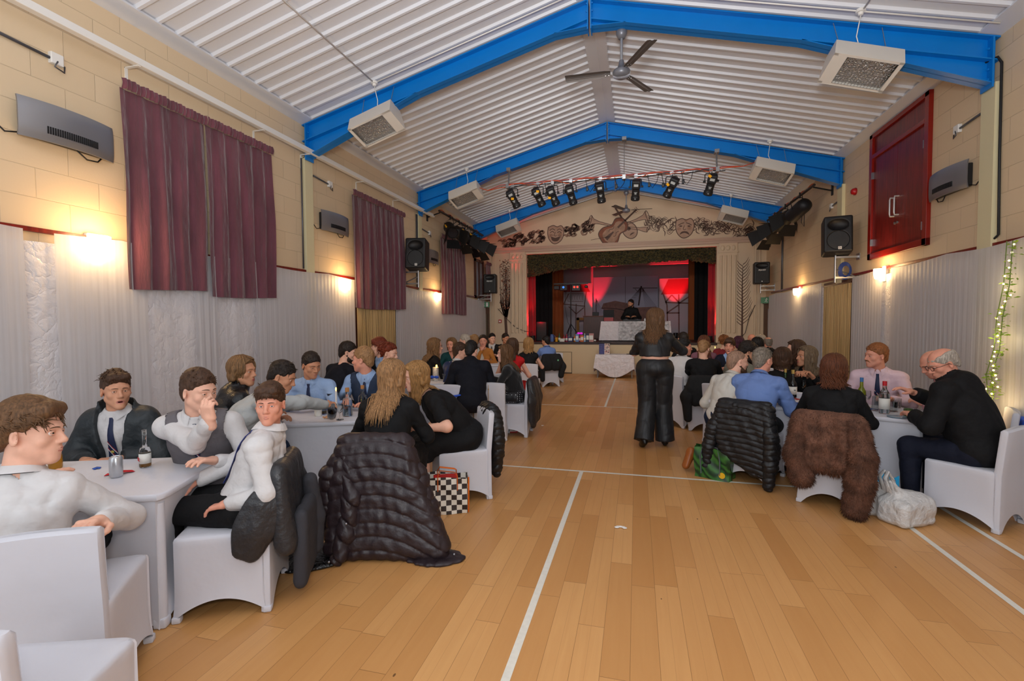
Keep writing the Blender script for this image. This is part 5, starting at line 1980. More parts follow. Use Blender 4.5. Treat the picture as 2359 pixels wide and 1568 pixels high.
def profile_spot(x, yaw_, lb, tagpos):
 t = thing('profile_spotlight', lb, 'spotlight', (x, 4.4, 4.33), 0, 'profile spotlights on the lighting bar')
 R = Ry(yaw_) @ Rx(math.radians(32))
 c = Vector((0, -0.02, -0.25))
 b = MB(); b.tube([(-0.0, 0, 0.03), (0, 0, -0.06)], 0.016, 8); b.bx(-0.03, 0.03, -0.03, 0.03, -0.04, 0.035); b.build('hook_clamp', M_STEEL, t)
 b = MB(); b.tube([tuple(c + Vector((-0.105, 0.0, 0.04))), (-0.1, 0, -0.08), (-0.085, 0, -0.065), (0.085, 0, -0.065), (0.1, 0, -0.08), tuple(c + Vector((0.105, 0, 0.04)))], 0.009, 6)
 for q in (-1, 1):
  b.cyl(c + Vector((q * 0.09, 0, 0.04)), c + Vector((q * 0.135, 0, 0.04)), 0.018, None, 10)
 b.build('yoke', M_BLACK, t, 40)
 sd = SDF()
 RR = np.array(R)
 cc = A(c)
 sd.box(cc + RR @ A((0, 0, 0.09)), (0.078, 0.085, 0.075), RR, 0.02, 0.02)
 sd.cone(cc + RR @ A((0, 0, 0.05)), cc + RR @ A((0, 0, -0.2)), 0.07, 0.072, 0.02, flat='b')
 sd.cone(cc + RR @ A((0, 0, -0.14)), cc + RR @ A((0, 0, -0.21)), 0.082, 0.082, 0.008, flat='ab')
 link('body', np_mesh('body', [sd.mesh(0.0095)], M_BLACKP), t)
 b = MB(); b.cyl(c + R @ Vector((0, 0, -0.2)), c + R @ Vector((0, 0, -0.213)), 0.066, None, 18); b.build('lens', mat('lantern_lens', (30, 34, 42), 0.08), t, 40)
 b = MB()
 b.box(c + R @ Vector((0, -0.087, 0.09)), (0.04, 0.003, 0.022), R)
 for k in (-1, 0, 1):
  b.box(c + R @ Vector((k * 0.012, -0.073, -0.06)), (0.004, 0.003, 0.02), R @ Ry(0))
 b.box(c + R @ Vector((0, -0.073, -0.045)), (0.03, 0.003, 0.004), R)
 b.box(c + R @ Vector((0, -0.083, -0.165)), (0.012, 0.003, 0.006), R)
 b.build('rating_plate', mat('plate_grey', (170, 172, 170), 0.4), t)
 if tagpos is not None:
  b = MB(); b.box(c + R @ Vector((tagpos[0], -0.09, tagpos[1])), (0.028, 0.002, 0.022), R @ Ry(0.5)); b.build('test_label', TAG, t)
 return t


for i, (x, a_, tg) in enumerate(((-1.86, 0.42, (0.0, 0.01)), (-1.34, 0.4, (0.04, 0.11)), (-1.05, 0.36, (-0.07, 0.0)), (-0.69, 0.24, None), (-0.12, 0.1, None), (0.54, -0.08, None), (1.18, -0.5, (-0.07, 0.03)), (1.86, -0.24, (-0.06, 0.15)))):
 profile_spot(x, -a_, ('%s black profile spotlight on the lighting bar, counting from the left wall' % ['first', 'second', 'third', 'fourth', 'fifth', 'sixth', 'seventh', 'eighth'][i]), tg)


def fresnel(loc, R, lb, s_=1.0, doors=True):
 t = thing('stage_lantern', lb, 'spotlight', loc, 0, 'black stage lanterns on the side bars')
 b = MB()
 L_ = 0.2 * s_
 b.lathe([(0.0, L_), (0.05 * s_, L_ * 0.98), (0.095 * s_, L_ * 0.8), (0.11 * s_, L_ * 0.5), (0.11 * s_, -L_), (0.095 * s_, -L_), (0.09 * s_, -L_ + 0.02)], 20, (0, 0, 0), R)
 b.build('body', M_BLACKP, t, 50)
 b = MB(); b.cyl(R @ Vector((0, 0, -L_ + 0.03)), R @ Vector((0, 0, -L_ + 0.01)), 0.09 * s_, None, 18); b.build('lens', mat('lantern_lens', (30, 34, 42), 0.08), t, 40)
 if doors:
  for k in range(4):
   a = PI / 2 * k
   R2 = R @ Rz(a)
   b = MB()
   p = [Vector((-0.11, 0.115, -L_)), Vector((0.11, 0.115, -L_)), Vector((0.15, 0.115 + 0.10, -L_ - 0.17)), Vector((-0.15, 0.115 + 0.10, -L_ - 0.17))]
   b.prism([R2 @ (v * s_) for v in p], R2 @ Vector((0, 0.004, 0)))
   b.build('barn_door', M_BLACK, t)
 b = MB(); b.tube([R @ Vector((-0.125 * s_, 0, 0)), Vector((-0.13 * s_, 0, 0.16)), Vector((0, 0, 0.24)), Vector((0.13 * s_, 0, 0.16)), R @ Vector((0.125 * s_, 0, 0))], 0.008, 6); b.cyl((0, 0, 0.22), (0, 0, 0.33), 0.014, None, 8); b.build('yoke', M_BLACK, t, 60)
 b = MB(); b.tube([R @ Vector((0, 0.1, L_ * 0.6)), Vector((0.05, 0.05, -0.25)), Vector((0.09, 0.02, -0.33)), Vector((0.1, 0.05, -0.1)), Vector((0.05, 0.03, 0.3))], 0.006, 6); b.build('cable_tail', M_BLACKP, t, 180)
 b = MB(); b.box(R @ Vector((0.1 * s_, 0.06 * s_, 0)), (0.012, 0.012, 0.05 * s_), R); b.build('test_label', TAG, t)
 return t


for s_, lb in ((-1, 'black lighting bar bracketed along the left wall near the stage'), (1, 'black lighting bar bracketed along the right wall near the stage')):
 xw = XL if s_ < 0 else XR
 t = thing('side_lighting_bar', lb, 'bar', (xw - s_ * 0.32, 0, 4.07), 0, 'side lighting bars')
 b = MB(); b.cyl((0, 4.95, 0.0), (0, 8.1, 0.0), 0.025, None, 12); b.build('pipe', mat('bar_bronze', (72, 60, 52), 0.45, 0.4), t, 60)
 for y in (5.0, 7.4):
  b = MB(); b.tube([(s_ * 0.32, y, -0.12), (0, y, -0.03)], 0.014, 6); b.bx(s_ * 0.30, s_ * 0.32, y - 0.03, y + 0.03, -0.2, 0.1); b.build('bracket', M_BLACK, t)
 b = MB(); b.tube([(0, 5.0 + 0.1 * i, 0.03 + 0.02 * math.sin(i * 1.3)) for i in range(30)], 0.01, 6); b.build('cable', mat('orange_cable', (206, 84, 40), 0.5), t, 180)
aim = lambda v: Vector(v).to_track_quat('-Z', 'Y').to_matrix()
for y, v, lb in ((5.5, (0.5, -0.6, -0.5), 'nearest black lantern on the left side bar'), (6.1, (0.3, 0.9, -0.45), 'second black lantern on the left side bar, aimed at the stage'), (6.7, (0.5, 0.7, -0.5), 'third black lantern on the left side bar'), (7.4, (0.5, 0.8, -0.5), 'left side bar lantern nearest the stage')):
 fresnel((XL + 0.36, y, 3.76), aim(v), lb, 1.2)
for y, v, lb in ((5.55, (-0.35, 0.9, -0.4), 'nearest black lantern on the right side bar, above the loudspeaker'), (6.5, (-0.4, 0.85, -0.45), 'black barn door lantern on the right side bar'), (7.3, (-0.5, 0.8, -0.5), 'right side bar lantern nearest the stage')):
 fresnel((XR - 0.38, y, 3.76), aim(v), lb, 1.25)

# ---- side doors, window and signs near the stage
mb = MB(); mb.bx(XL, XL + 0.06, 8.75, 9.5, 0, 2.05); fr = struct('door_4', mb, M_DKWOOD)
b = MB(); b.bx(XL + 0.06, XL + 0.065, 8.9, 9.35, 0.9, 1.85); b.build('glass_panel', mat('dark_glass', (40, 34, 34), 0.1), fr)
mb = MB(); mb.bx(XR - 0.06, XR, 8.95, 9.55, 0, 2.08); fr = struct('door_5', mb, M_DKWOOD)
b = MB(); b.bx(XR - 0.066, XR - 0.06, 9.0, 9.08, 0.2, 1.9); b.build('light_gap', mat('door_glass', (150, 160, 180), 0.1), fr)
mb = MB()
for y0, y1, z0, z1 in ((8.2, 8.28, 2.3, 3.45), (8.9, 8.98, 2.3, 3.45), (8.2, 8.98, 2.3, 2.38), (8.2, 8.98, 3.37, 3.45), (8.55, 8.62, 2.3, 3.45)):
 mb.bx(XL, XL + 0.05, y0, y1, z0, z1)
fr = struct('window_1', mb, M_DKWOOD)
b = MB(); b.bx(XL + 0.001, XL + 0.01, 8.25, 8.95, 2.35, 3.4); b.build('pane', mat('window_glass', (150, 156, 168), 0.1), fr)
SIGNG = mat('exit_sign_green', (70, 116, 88), 0.4, emit=((90, 150, 110), 0.05))
for x, y, rz, lb in ((XL + 0.09, 9.1, PI / 2, 'green running man exit sign over the left stage door'), (XR - 0.09, 9.25, -PI / 2, 'green running man exit sign over the right stage door')):
 t = thing('exit_sign', lb, 'sign', (x, y, 2.13), 0, 'exit signs')
 b = MB(); b.bx(-0.03, 0.03, -0.17, 0.17, -0.09, 0.09, 0.005); b.build('sign_box', M_DKWOOD if x > 0 else M_DKGREY, t)
 b = MB(); b.bx(-0.15, 0.15, -0.19, -0.17, -0.08, 0.08); b.bx(-0.02, 0.02, -0.17, 0.0, -0.02, 0.02); b.build('green_panel', SIGNG, t)
 b = MB()
 b.sphere((-0.015, -0.193, 0.05), (0.013, 0.003, 0.013), 8, 6)
 for p in (((-0.02, -0.193, 0.03), (-0.03, -0.193, -0.01)), ((-0.03, -0.193, -0.01), (-0.005, -0.193, -0.03)), ((-0.005, -0.193, -0.03), (-0.01, -0.193, -0.06)), ((-0.03, -0.193, -0.01), (-0.06, -0.193, -0.045)), ((-0.02, -0.193, 0.025), (0.01, -0.193, 0.015)), ((-0.02, -0.193, 0.025), (-0.05, -0.193, 0.02))):
  b.tube(p, 0.006, 5)
 b.bx(0.05, 0.11, -0.194, -0.19, -0.06, 0.06)
 b.build('running_man', M_WHITE, t)
t = thing('call_point', 'red fire call point on the wall left of the stage', 'alarm', (-3.62, YE - 0.03, 1.62))
b = MB(); b.bx(-0.045, 0.045, -0.025, 0.03, -0.05, 0.05, 0.006); b.build('box', mat('alarm_red', (176, 20, 26), 0.35), t)
b = MB(); b.bx(-0.028, 0.028, -0.028, -0.025, -0.03, 0.02); b.build('glass', M_WHITE, t)
# ------------------------------------------------------------------ stage dressing
def pleat(x0, x1, y, z0, z1, amp, wl, seed, n=14):
 r = random.Random(seed)
 ph = r.uniform(0, 6)
 b = MB()
 nu = max(10, int(abs(x1 - x0) / wl * 8))
 b.grid(lambda u, v: (x0 + (x1 - x0) * u, y + amp * (math.sin(2 * PI * (x0 + (x1 - x0) * u) / wl + ph + math.sin(u * 5 + ph)) * (0.7 + 0.3 * math.sin(v * 3 + u * 7)) + 0.25 * math.sin(6 * v + u * 20)), z0 + (z1 - z0) * v), nu, n)
 return b


M_LEGB = mat('stage_black_wool', (12, 12, 13), 0.95)
M_LEGO = mat('stage_rust_cloth', (124, 62, 20), 0.85)
M_LEGR = mat('stage_red_velvet', (136, 14, 26), 0.8, sheen=0.3)
for nm, x0, x1, y, m_, lb in (('stage_curtain', -3.9, -2.28, 11.5, M_LEGB, 'black leg curtain at the left of the stage'), ('stage_curtain', -2.33, -1.9, 11.62, M_LEGO, 'rust brown curtain at the left of the stage beside the black one'),
         ('stage_curtain', 2.2, 2.42, 11.62, M_LEGO, 'rust brown curtain at the right of the stage beside the black one'), ('stage_curtain', 2.38, 3.9, 11.5, M_LEGB, 'black leg curtain at the right of the stage'),
         ('house_curtain', -2.95, -2.56, 10.0, M_LEGR, 'drawn back red house curtain at the left stage edge'), ('house_curtain', 2.58, 2.95, 10.0, M_LEGR, 'drawn back red house curtain at the right stage edge')):
 pleat(x0, x1, y, 0.975, 4.2, 0.035, 0.16 if m_ is not M_LEGR else 0.11, int(x0 * 13)).build(nm, m_, None, 180, None, label=lb, category='curtain', group='stage curtains')
# camouflage net pelmet
netm = NT('camouflage_net')
_tc = netm.n('ShaderNodeTexCoord')
_n = netm.n('ShaderNodeTexNoise'); _n.inputs['Scale'].default_value = 22; _n.inputs['Detail'].default_value = 6
netm.l(_tc.outputs['Object'], _n.inputs['Vector'])
_cr = netm.n('ShaderNodeValToRGB')
for p_, c_ in ((0.35, (24, 20, 14)), (0.48, (52, 50, 26)), (0.58, (86, 72, 34)), (0.68, (44, 34, 20))):
 e_ = _cr.color_ramp.elements.new(p_)
 e_.color = lin(c_) + (1,)
netm.l(_n.outputs[0], _cr.inputs[0]); netm.l(_cr.outputs[0], netm.b.inputs['Base Color'])
netm.b.inputs['Roughness'].default_value = 0.9
t = thing('camouflage_net', 'camouflage net pelmet swagged across the top of the stage opening', 'net', (0, 9.74, 0))
xs = [-2.8, -2.2, -1.71, -0.28, 1.0, 1.98, 2.4, 2.8]
zs_ = [2.98, 3.1, 3.2, 3.28, 3.33, 3.36, 3.28, 3.2]
r = random.Random(9)
def zb_at(x):
 return float(np.interp(x, xs, zs_))
b = MB()
b.grid(lambda u, v: (-2.75 + 5.5 * u, 0.03 * math.sin(u * 70 + v * 9) + 0.02 * math.sin(u * 171 + v * 30), zb_at(-2.75 + 5.5 * u) + (3.75 - zb_at(-2.75 + 5.5 * u)) * v + (0.015 * math.sin(u * 140) if v == 0 else 0)), 200, 10)
b.build('net', netm.m, t, 180)
b = MB()
for i in range(2600):
 x = r.uniform(-2.78, 2.78)
 z = r.uniform(zb_at(x) - 0.015, 3.72)
 s_ = r.uniform(0.015, 0.04)
 R = Ry(r.uniform(-0.9, 0.9)) @ Rx(r.uniform(-0.6, 0.6)) @ Rz(r.uniform(-0.7, 0.7))
 p = Vector((x, -0.045 - r.random() * 0.03, z))
 b.add([p + R @ Vector(q) for q in ((-s_, 0, -s_ * .4), (s_, 0.01, -s_ * .3), (s_ * .8, 0, s_ * .4), (-s_ * .9, -0.01, s_ * .3))], [(0, 1, 2, 3)])
o = b.build('scraps', netm.m, t)
o['kind'] = 'stuff'

# ---- painted gable and side trees
P_DARK = mat('mural_dark_brown', (84, 58, 46), 0.6)
P_MID = mat('mural_mid_brown', (156, 120, 96), 0.6, var=0.25, vscale=8)
P_LIGHT = mat('mural_light', (170, 138, 116), 0.6, var=0.12, vscale=6)
P_RUST = mat('mural_rust', (122, 66, 40), 0.6, var=0.35, vscale=6)
PYW = YE - 0.004


def stroke(b, pts, w, lay=0, closed=False):
 """flat painted line on the wall, width w (may be list)"""
 y = PYW - 0.0015 * lay
 n = len(pts)
 ws_ = w if isinstance(w, (list, tuple)) else [w] * n
 vs = []
 for i, (x, z) in enumerate(pts):
  a = pts[max(i - 1, 0)]; c = pts[min(i + 1, n - 1)]
  dx, dz = c[0] - a[0], c[1] - a[1]
  l = math.hypot(dx, dz) or 1
  nx, nz = -dz / l, dx / l
  vs += [(x + nx * ws_[i] / 2, y, z + nz * ws_[i] / 2), (x - nx * ws_[i] / 2, y, z - nz * ws_[i] / 2)]
 b.add(vs, [(2 * i, 2 * i + 1, 2 * i + 3, 2 * i + 2) for i in range(n - 1)])


def blob(b, pts, lay=0):
 b.poly([(x, PYW - 0.0015 * lay, z) for x, z in pts][::-1])


def ell_pts(cx, cz, rx, rz, n=24, rot=0.0, a0=0, a1=2 * PI):
 o_ = []
 for i in range(n + (0 if abs(a1 - a0 - 2 * PI) < 1e-6 else 1)):
  a = a0 + (a1 - a0) * i / n
  x, z = rx * math.cos(a), rz * math.sin(a)
  o_.append((cx + x * math.cos(rot) - z * math.sin(rot), cz + x * math.sin(rot) + z * math.cos(rot)))
 return o_


def spline(pts, n=8):
 o_ = []
 P_ = [pts[0]] + list(pts) + [pts[-1]]
 for i in range(1, len(P_) - 2):
  for k in range(n):
   t_ = k / n
   o_.append(tuple(0.5 * (2 * P_[i][d] + (P_[i + 1][d] - P_[i - 1][d]) * t_ + (2 * P_[i - 1][d] - 5 * P_[i][d] + 4 * P_[i + 1][d] - P_[i + 2][d]) * t_ ** 2 + (3 * P_[i][d] - P_[i - 1][d] - 3 * P_[i + 1][d] + P_[i + 2][d]) * t_ ** 3) for d in (0, 1)))
 o_.append(pts[-1])
 return o_


mur = thing('wall_mural', 'brown painted mural of masks, instruments and scrolls on the gable above the stage', 'mural', (0, 0, 0))


def mask(cx, cz, s_, rot, happy, name):
 def T_(p):
  return (cx + s_ * (p[0] * math.cos(rot) - p[1] * math.sin(rot)), cz + s_ * (p[0] * math.sin(rot) + p[1] * math.cos(rot)))
 b = MB()
 out = spline([(-1, 0.85), (-0.4, 1.1), (0.1, 0.95), (0.6, 1.1), (0.95, 0.7), (1.0, 0.0), (0.75, -0.7), (0.2, -1.12), (-0.3, -1.1), (-0.8, -0.6), (-1.02, 0.1), (-1, 0.85)], 4)
 blob(b, [T_(p) for p in out[:-1]], 3)
 b.cur = 1
 stroke(b, [T_(p) for p in out], 0.022, 4)
 for sx in (-1, 1):
  if happy:
   stroke(b, [T_(p) for p in spline([(sx * 0.2, 0.22), (sx * 0.45, 0.36), (sx * 0.72, 0.2)])], 0.022, 4)
   stroke(b, [T_(p) for p in spline([(sx * 0.12, 0.5), (sx * 0.45, 0.68), (sx * 0.8, 0.45)])], 0.02, 4)
   stroke(b, [T_(p) for p in spline([(sx * 0.25, -0.12), (sx * 0.62, -0.12), (sx * 0.72, -0.4)])], 0.012, 4)
  else:
   blob(b, [T_(p) for p in ell_pts(sx * 0.45, 0.22, 0.17, 0.085, 12)], 4)
   stroke(b, [T_(p) for p in spline([(sx * 0.1, 0.62), (sx * 0.4, 0.52), (sx * 0.75, 0.32)])], 0.022, 4)
 stroke(b, [T_(p) for p in spline([(-0.05, 0.3), (-0.16, -0.1), (0.0, -0.2), (0.14, -0.1)])], 0.016, 4)
 m_ = [(-0.6, -0.25), (0, -0.42), (0.6, -0.22), (0.4, -0.72), (0, -0.86), (-0.4, -0.74)] if happy else [(-0.55, -0.78), (-0.35, -0.45), (0, -0.36), (0.35, -0.45), (0.55, -0.78), (0, -0.56)]
 blob(b, [T_(p) for p in spline(m_ + [m_[0]], 4)[:-1]], 4)
 b.cur = 2
 for p0, rr_ in (((0.55, 0.0), 0.3), ((-0.62, -0.1), 0.22), ((0.1, 0.85), 0.2)):
  blob(b, [T_(p) for p in ell_pts(p0[0], p0[1], rr_, rr_ * 0.75, 14)], 3.4)
 b.build(name, [P_LIGHT, P_DARK, P_MID], mur)


mask(-1.84, 4.26, 0.245, -0.08, True, 'laughing_mask')
mask(1.89, 4.25, 0.245, -0.05, False, 'crying_mask')
# cello, lute, trumpets
b = MB()
def ori(cx, cz, rot):
 return lambda x, z: (cx + x * math.cos(rot) - z * math.sin(rot), cz + x * math.sin(rot) + z * math.cos(rot))
Tn = ori(-0.02, 4.33, -0.82)
body_ = spline([(0, -0.56), (-0.26, -0.48), (-0.31, -0.26), (-0.19, -0.02), (-0.24, 0.18), (-0.13, 0.32), (0, 0.34), (0.13, 0.32), (0.24, 0.18), (0.19, -0.02), (0.31, -0.26), (0.26, -0.48), (0, -0.56)], 5)
b.cur = 1; blob(b, [Tn(*p) for p in body_[:-1]], 4)
b.cur = 3; blob(b, [Tn(p[0] * 0.72 + 0.02, p[1] * 0.8 - 0.02) for p in body_[:-1]], 5)
b.cur = 0; stroke(b, [Tn(*p) for p in body_], 0.025, 6)
blob(b, [Tn(*p) for p in ((-0.03, 0.05), (0.03, 0.05), (0.022, 0.78), (-0.022, 0.78))], 6)
blob(b, [Tn(*p) for p in ((-0.06, -0.42), (0.06, -0.42), (0.02, -0.12), (-0.02, -0.12))], 6)
for sx in (-1, 1):
 stroke(b, [Tn(*p) for p in spline([(sx * 0.1, 0.0), (sx * 0.075, -0.08), (sx * 0.125, -0.15), (sx * 0.1, -0.22)])], 0.016, 6)
 for k in range(3):
  stroke(b, [Tn(0, 0.7 + 0.05 * k), Tn(sx * 0.07, 0.72 + 0.05 * k)], 0.014, 6)
stroke(b, [Tn(-0.3, -0.75), Tn(0.02, -0.3)], 0.012, 6)
b.build('painted_cello', [P_DARK, P_RUST, P_MID, P_MID], mur)
b = MB()
Tl = ori(0.36, 4.27, 0.55)
b.cur = 1; blob(b, [Tl(*p) for p in ell_pts(0, 0, 0.2, 0.26)], 2)
b.cur = 0; stroke(b, [Tl(*p) for p in ell_pts(0, 0, 0.2, 0.26) + [(0.2, 0)]], 0.024, 3); blob(b, [Tl(*p) for p in ell_pts(0, 0.06, 0.055, 0.06, 14)], 3)
blob(b, [Tl(*p) for p in ((-0.09, -0.14), (0.09, -0.14), (0.03, -0.1), (-0.03, -0.1))], 3)
stroke(b, [Tl(0, 0.26), Tl(0, 0.8)], 0.05, 2)
b.build('painted_lute', [P_DARK, P_LIGHT], mur)
for nm, p0, p1 in (('painted_trumpet', (0.15, 4.42), (0.86, 4.66)), ('painted_trumpet', (-0.12, 4.42), (-0.80, 4.62)), ('painted_horn', (0.3, 4.35), (0.86, 4.26))):
 b = MB()
 L_ = math.hypot(p1[0] - p0[0], p1[1] - p0[1])
 a = math.atan2(p1[1] - p0[1], p1[0] - p0[0])
 Tt = lambda x, z: (p0[0] + x * math.cos(a) - z * math.sin(a), p0[1] + x * math.sin(a) + z * math.cos(a))
 k_ = 1.0 if nm == 'painted_trumpet' else 0.45
 pr = [(0, 0.02), (L_ * 0.6, 0.035), (L_ * 0.85, 0.07), (L_, 0.16 * k_)]
 b.cur = 1; blob(b, [Tt(x, z) for x, z in pr] + [Tt(x, -z) for x, z in pr[::-1]], 2.5)
 b.cur = 0; stroke(b, [Tt(x, z) for x, z in pr], 0.016, 3); stroke(b, [Tt(x, -z) for x, z in pr], 0.016, 3)
 stroke(b, [Tt(*p) for p in ell_pts(L_, 0, 0.04 * k_, 0.16 * k_, 14) + [(L_ + 0.04 * k_, 0)]], 0.018, 3)
 b.build(nm, [P_DARK, P_LIGHT], mur)
# scrolls and ribbons
r = random.Random(21)
for nm, x0, x1, dens, leafy in (('painted_scroll', -3.6, -2.12, 26, 0), ('painted_scroll', -1.55, -0.75, 20, 0), ('painted_foliage', 0.85, 1.62, 46, 1), ('painted_foliage', 2.15, 3.75, 95, 1)):
 b = MB()
 for i in range(dens):
  x = r.uniform(x0, x1)
  zm = float(np.interp(x, [-3.6, -2.2, -1.2, -0.7, 0.9, 1.3, 2.3, 3.0, 3.75], [4.02, 4.22, 4.36, 4.5, 4.42, 4.33, 4.3, 4.16, 4.0]))
  ceil_ = roof_z(x) - 0.16
  z = min(max(zm + r.uniform(-0.16, 0.16), 3.97), ceil_)
  if leafy and r.random() < 0.75:
   a = r.uniform(0, 6.28); L_ = r.uniform(0.1, 0.22); bend = r.uniform(-0.1, 0.1)
   p = spline([(x, z), (x + L_ * .5 * math.cos(a) - bend * math.sin(a), z + L_ * .5 * math.sin(a) + bend * math.cos(a)), (x + L_ * math.cos(a), z + L_ * math.sin(a))], 5)
   p = [(u, min(max(v, 3.95), roof_z(u) - 0.1)) for u, v in p]
   n = len(p)
   b.cur = 0
   stroke(b, p, [0.006 + 0.02 * math.sin(PI * k / (n - 1)) for k in range(n)], r.uniform(0, 2))
  else:
   R_ = r.uniform(0.05, 0.11); s0 = r.choice((-1, 1)); a0 = r.uniform(0, 6.28)
   sp = []
   for k in range(26):
    t_ = k / 25
    a = a0 + s0 * t_ * 7.5
    rr_ = R_ * (1 - 0.8 * t_)
    sp.append((x + rr_ * math.cos(a), min(max(z + rr_ * math.sin(a), 3.95), roof_z(x) - 0.1)))
   tail = [(sp[0][0] + s0 * 0.16, sp[0][1] - r.uniform(-0.08, 0.08)), (sp[0][0] + s0 * 0.08, sp[0][1] + 0.05)]
   pts = spline(tail + sp[::4], 5)
   pts = [(u, min(max(v, 3.95), roof_z(u) - 0.1)) for u, v in pts]
   if not leafy:
    b.cur = 1; stroke(b, pts, 0.045, 0.5)
   b.cur = 0
   stroke(b, [(u + 0.018, v + 0.018) for u, v in pts], 0.011, 1.5); stroke(b, [(u - 0.018, v - 0.018) for u, v in pts], 0.012, 1.5)
 b.build(nm, [P_DARK, P_MID], mur)
for xc, lb, lean in ((-3.43, 'leafy tree painted on the wall left of the stage', 0), (3.43, 'bare tree painted on the wall right of the stage', 1)):
 b = MB()
 if lean:
  stroke(b, [(xc, 0.95), (xc, 1.8), (xc - 0.01, 2.6), (xc, 3.1)], [0.06, 0.045, 0.03, 0.01], 2)
  for i in range(38):
   z = 1.45 + 1.75 * i / 38
   s_ = 1 if i % 2 else -1
   L_ = 0.3 * (1 - 0.4 * i / 38) * r.uniform(0.8, 1.15)
   stroke(b, spline([(xc, z), (xc + s_ * L_ * 0.5, z + L_ * 0.45), (xc + s_ * L_ * 0.85, z + L_ * 1.15)], 4), [0.018 * (1 - k / 9.0) + 0.005 for k in range(9)], 1)
 else:
  stroke(b, [(xc + 0.02, 0.95), (xc, 1.35), (xc - 0.02, 1.75)], [0.1, 0.09, 0.09], 2)
  for i in range(26):
   x1 = xc + r.uniform(-0.2, 0.17); z1 = r.uniform(2.2, 3.55)
   stroke(b, spline([(xc, 1.6 + 0.3 * r.random()), (xc + (x1 - xc) * 0.8, 2.0 + 0.2 * r.random()), (x1, z1)], 5), [0.034 * (1 - k / 12.0) + 0.005 for k in range(11)], 1)
  for i in range(260):
   x1 = xc + r.gauss(0, 0.09); z1 = r.uniform(2.0, 3.55)
   x1 = min(max(x1, xc - 0.19), xc + 0.16)
   b.cur = 1 if r.random() < 0.5 else 0
   blob(b, ell_pts(x1, z1, 0.026, 0.013, 6, r.uniform(0, 3)), 3 + r.random())
 hang('painted_tree', lb, 'mural', b, [P_DARK, P_RUST])

# ---- scenery flats on the back wall
S_GREY = mat('flat_blue_grey', (150, 152, 172), 0.7)
S_PALE = mat('flat_pale', (176, 168, 176), 0.7)
S_BROWN = mat('flat_brown', (116, 84, 78), 0.7, var=0.2, vscale=9)
S_LINE = mat('flat_line', (52, 38, 40), 0.7)
S_ROOF = mat('flat_roof_red', (150, 52, 56), 0.7, bump=(40, 0.6))


def flat_thing(lb, x0, x1, z0, z1, y, m_):
 t = thing('scenery_flat', lb, 'scenery', ((x0 + x1) / 2, y, z0), 0, 'painted scenery flats')
 b = MB(); b.bx(-(x1 - x0) / 2, (x1 - x0) / 2, -0.02, 0.02, 0, z1 - z0); b.build('panel', m_, t)
 return t, (x0 + x1) / 2, z0


def fl_stroke(b, pts, w, xc, z0, lay=1):
 n = len(pts)
 ws_ = w if isinstance(w, (list, tuple)) else [w] * n
 vs = []
 for i, (x, z) in enumerate(pts):
  a = pts[max(i - 1, 0)]; c = pts[min(i + 1, n - 1)]
  l = math.hypot(c[0] - a[0], c[1] - a[1]) or 1
  nx, nz = -(c[1] - a[1]) / l, (c[0] - a[0]) / l
  vs += [(x - xc + nx * ws_[i] / 2, -0.0205 - 0.0012 * lay, z - z0 + nz * ws_[i] / 2), (x - xc - nx * ws_[i] / 2, -0.0205 - 0.0012 * lay, z - z0 - nz * ws_[i] / 2)]
 b.add(vs, [(2 * i, 2 * i + 1, 2 * i + 3, 2 * i + 2) for i in range(n - 1)])


def fl_blob(b, pts, xc, z0, lay=1):
 b.poly([(x - xc, -0.0205 - 0.0012 * lay, z - z0) for x, z in pts][::-1])


t, xc, z0 = flat_thing('blue grey double flat with painted ship behind the disc jockey', -1.08, 1.36, 0.98, 3.33, 14.15, S_GREY)
b = MB()
fl_stroke(b, [(0.14, 1.0), (0.14, 3.33)], 0.012, xc, z0)
fl_stroke(b, [(0.64, 2.2), (1.19 - 0.45, 2.95)], 0.06, xc, z0, 2)
fl_stroke(b, [(0.42, 2.88), (1.34, 2.86)], 0.025, xc, z0, 2)
fl_stroke(b, spline([(0.5, 2.86), (0.62, 2.74), (0.78, 2.74), (0.84, 2.86)]), 0.015, xc, z0, 2)
for k in range(9):
 fl_stroke(b, [(0.72, 2.9), (0.05 + 0.06 * k, 2.12)], 0.007, xc, z0, 2); fl_stroke(b, [(0.76, 2.9), (0.9 + 0.05 * k, 2.15)], 0.007, xc, z0, 2)
for k in range(8):
 fl_stroke(b, [(0.1 + 0.075 * k, 2.14 + 0.095 * k), (0.34 + 0.05 * k, 2.12 + 0.095 * k)], 0.006, xc, z0, 2)
for k in range(6):
 fl_stroke(b, [(-0.98 + 0.02, 2.45), (-1.06 + 0.07 * k, 1.9)], 0.007, xc, z0, 2)
fl_stroke(b, [(-0.98, 1.85), (-0.98, 2.5)], 0.03, xc, z0, 2)
b.build('rigging_lines', S_LINE, t)
b = MB()
fl_blob(b, [(-0.78, 2.1), (-0.7, 2.3), (-0.25, 2.4), (0.22, 2.3), (0.3, 2.12), (1.3, 2.15), (1.3, 1.5), (0.0, 1.4), (-0.5, 1.7), (-0.55, 2.0)], xc, z0, 1.5)
b.build('ship_hull', S_BROWN, t)
b = MB()
fl_stroke(b, spline([(-0.78, 2.12), (-0.3, 2.1), (0.25, 2.0)]), 0.03, xc, z0, 3)
for k in range(16):
 fl_stroke(b, [(-0.72 + 0.06 * k, 2.14), (-0.68 + 0.057 * k, 2.33)], 0.008, xc, z0, 3)
b.build('plank_lines', S_LINE, t)
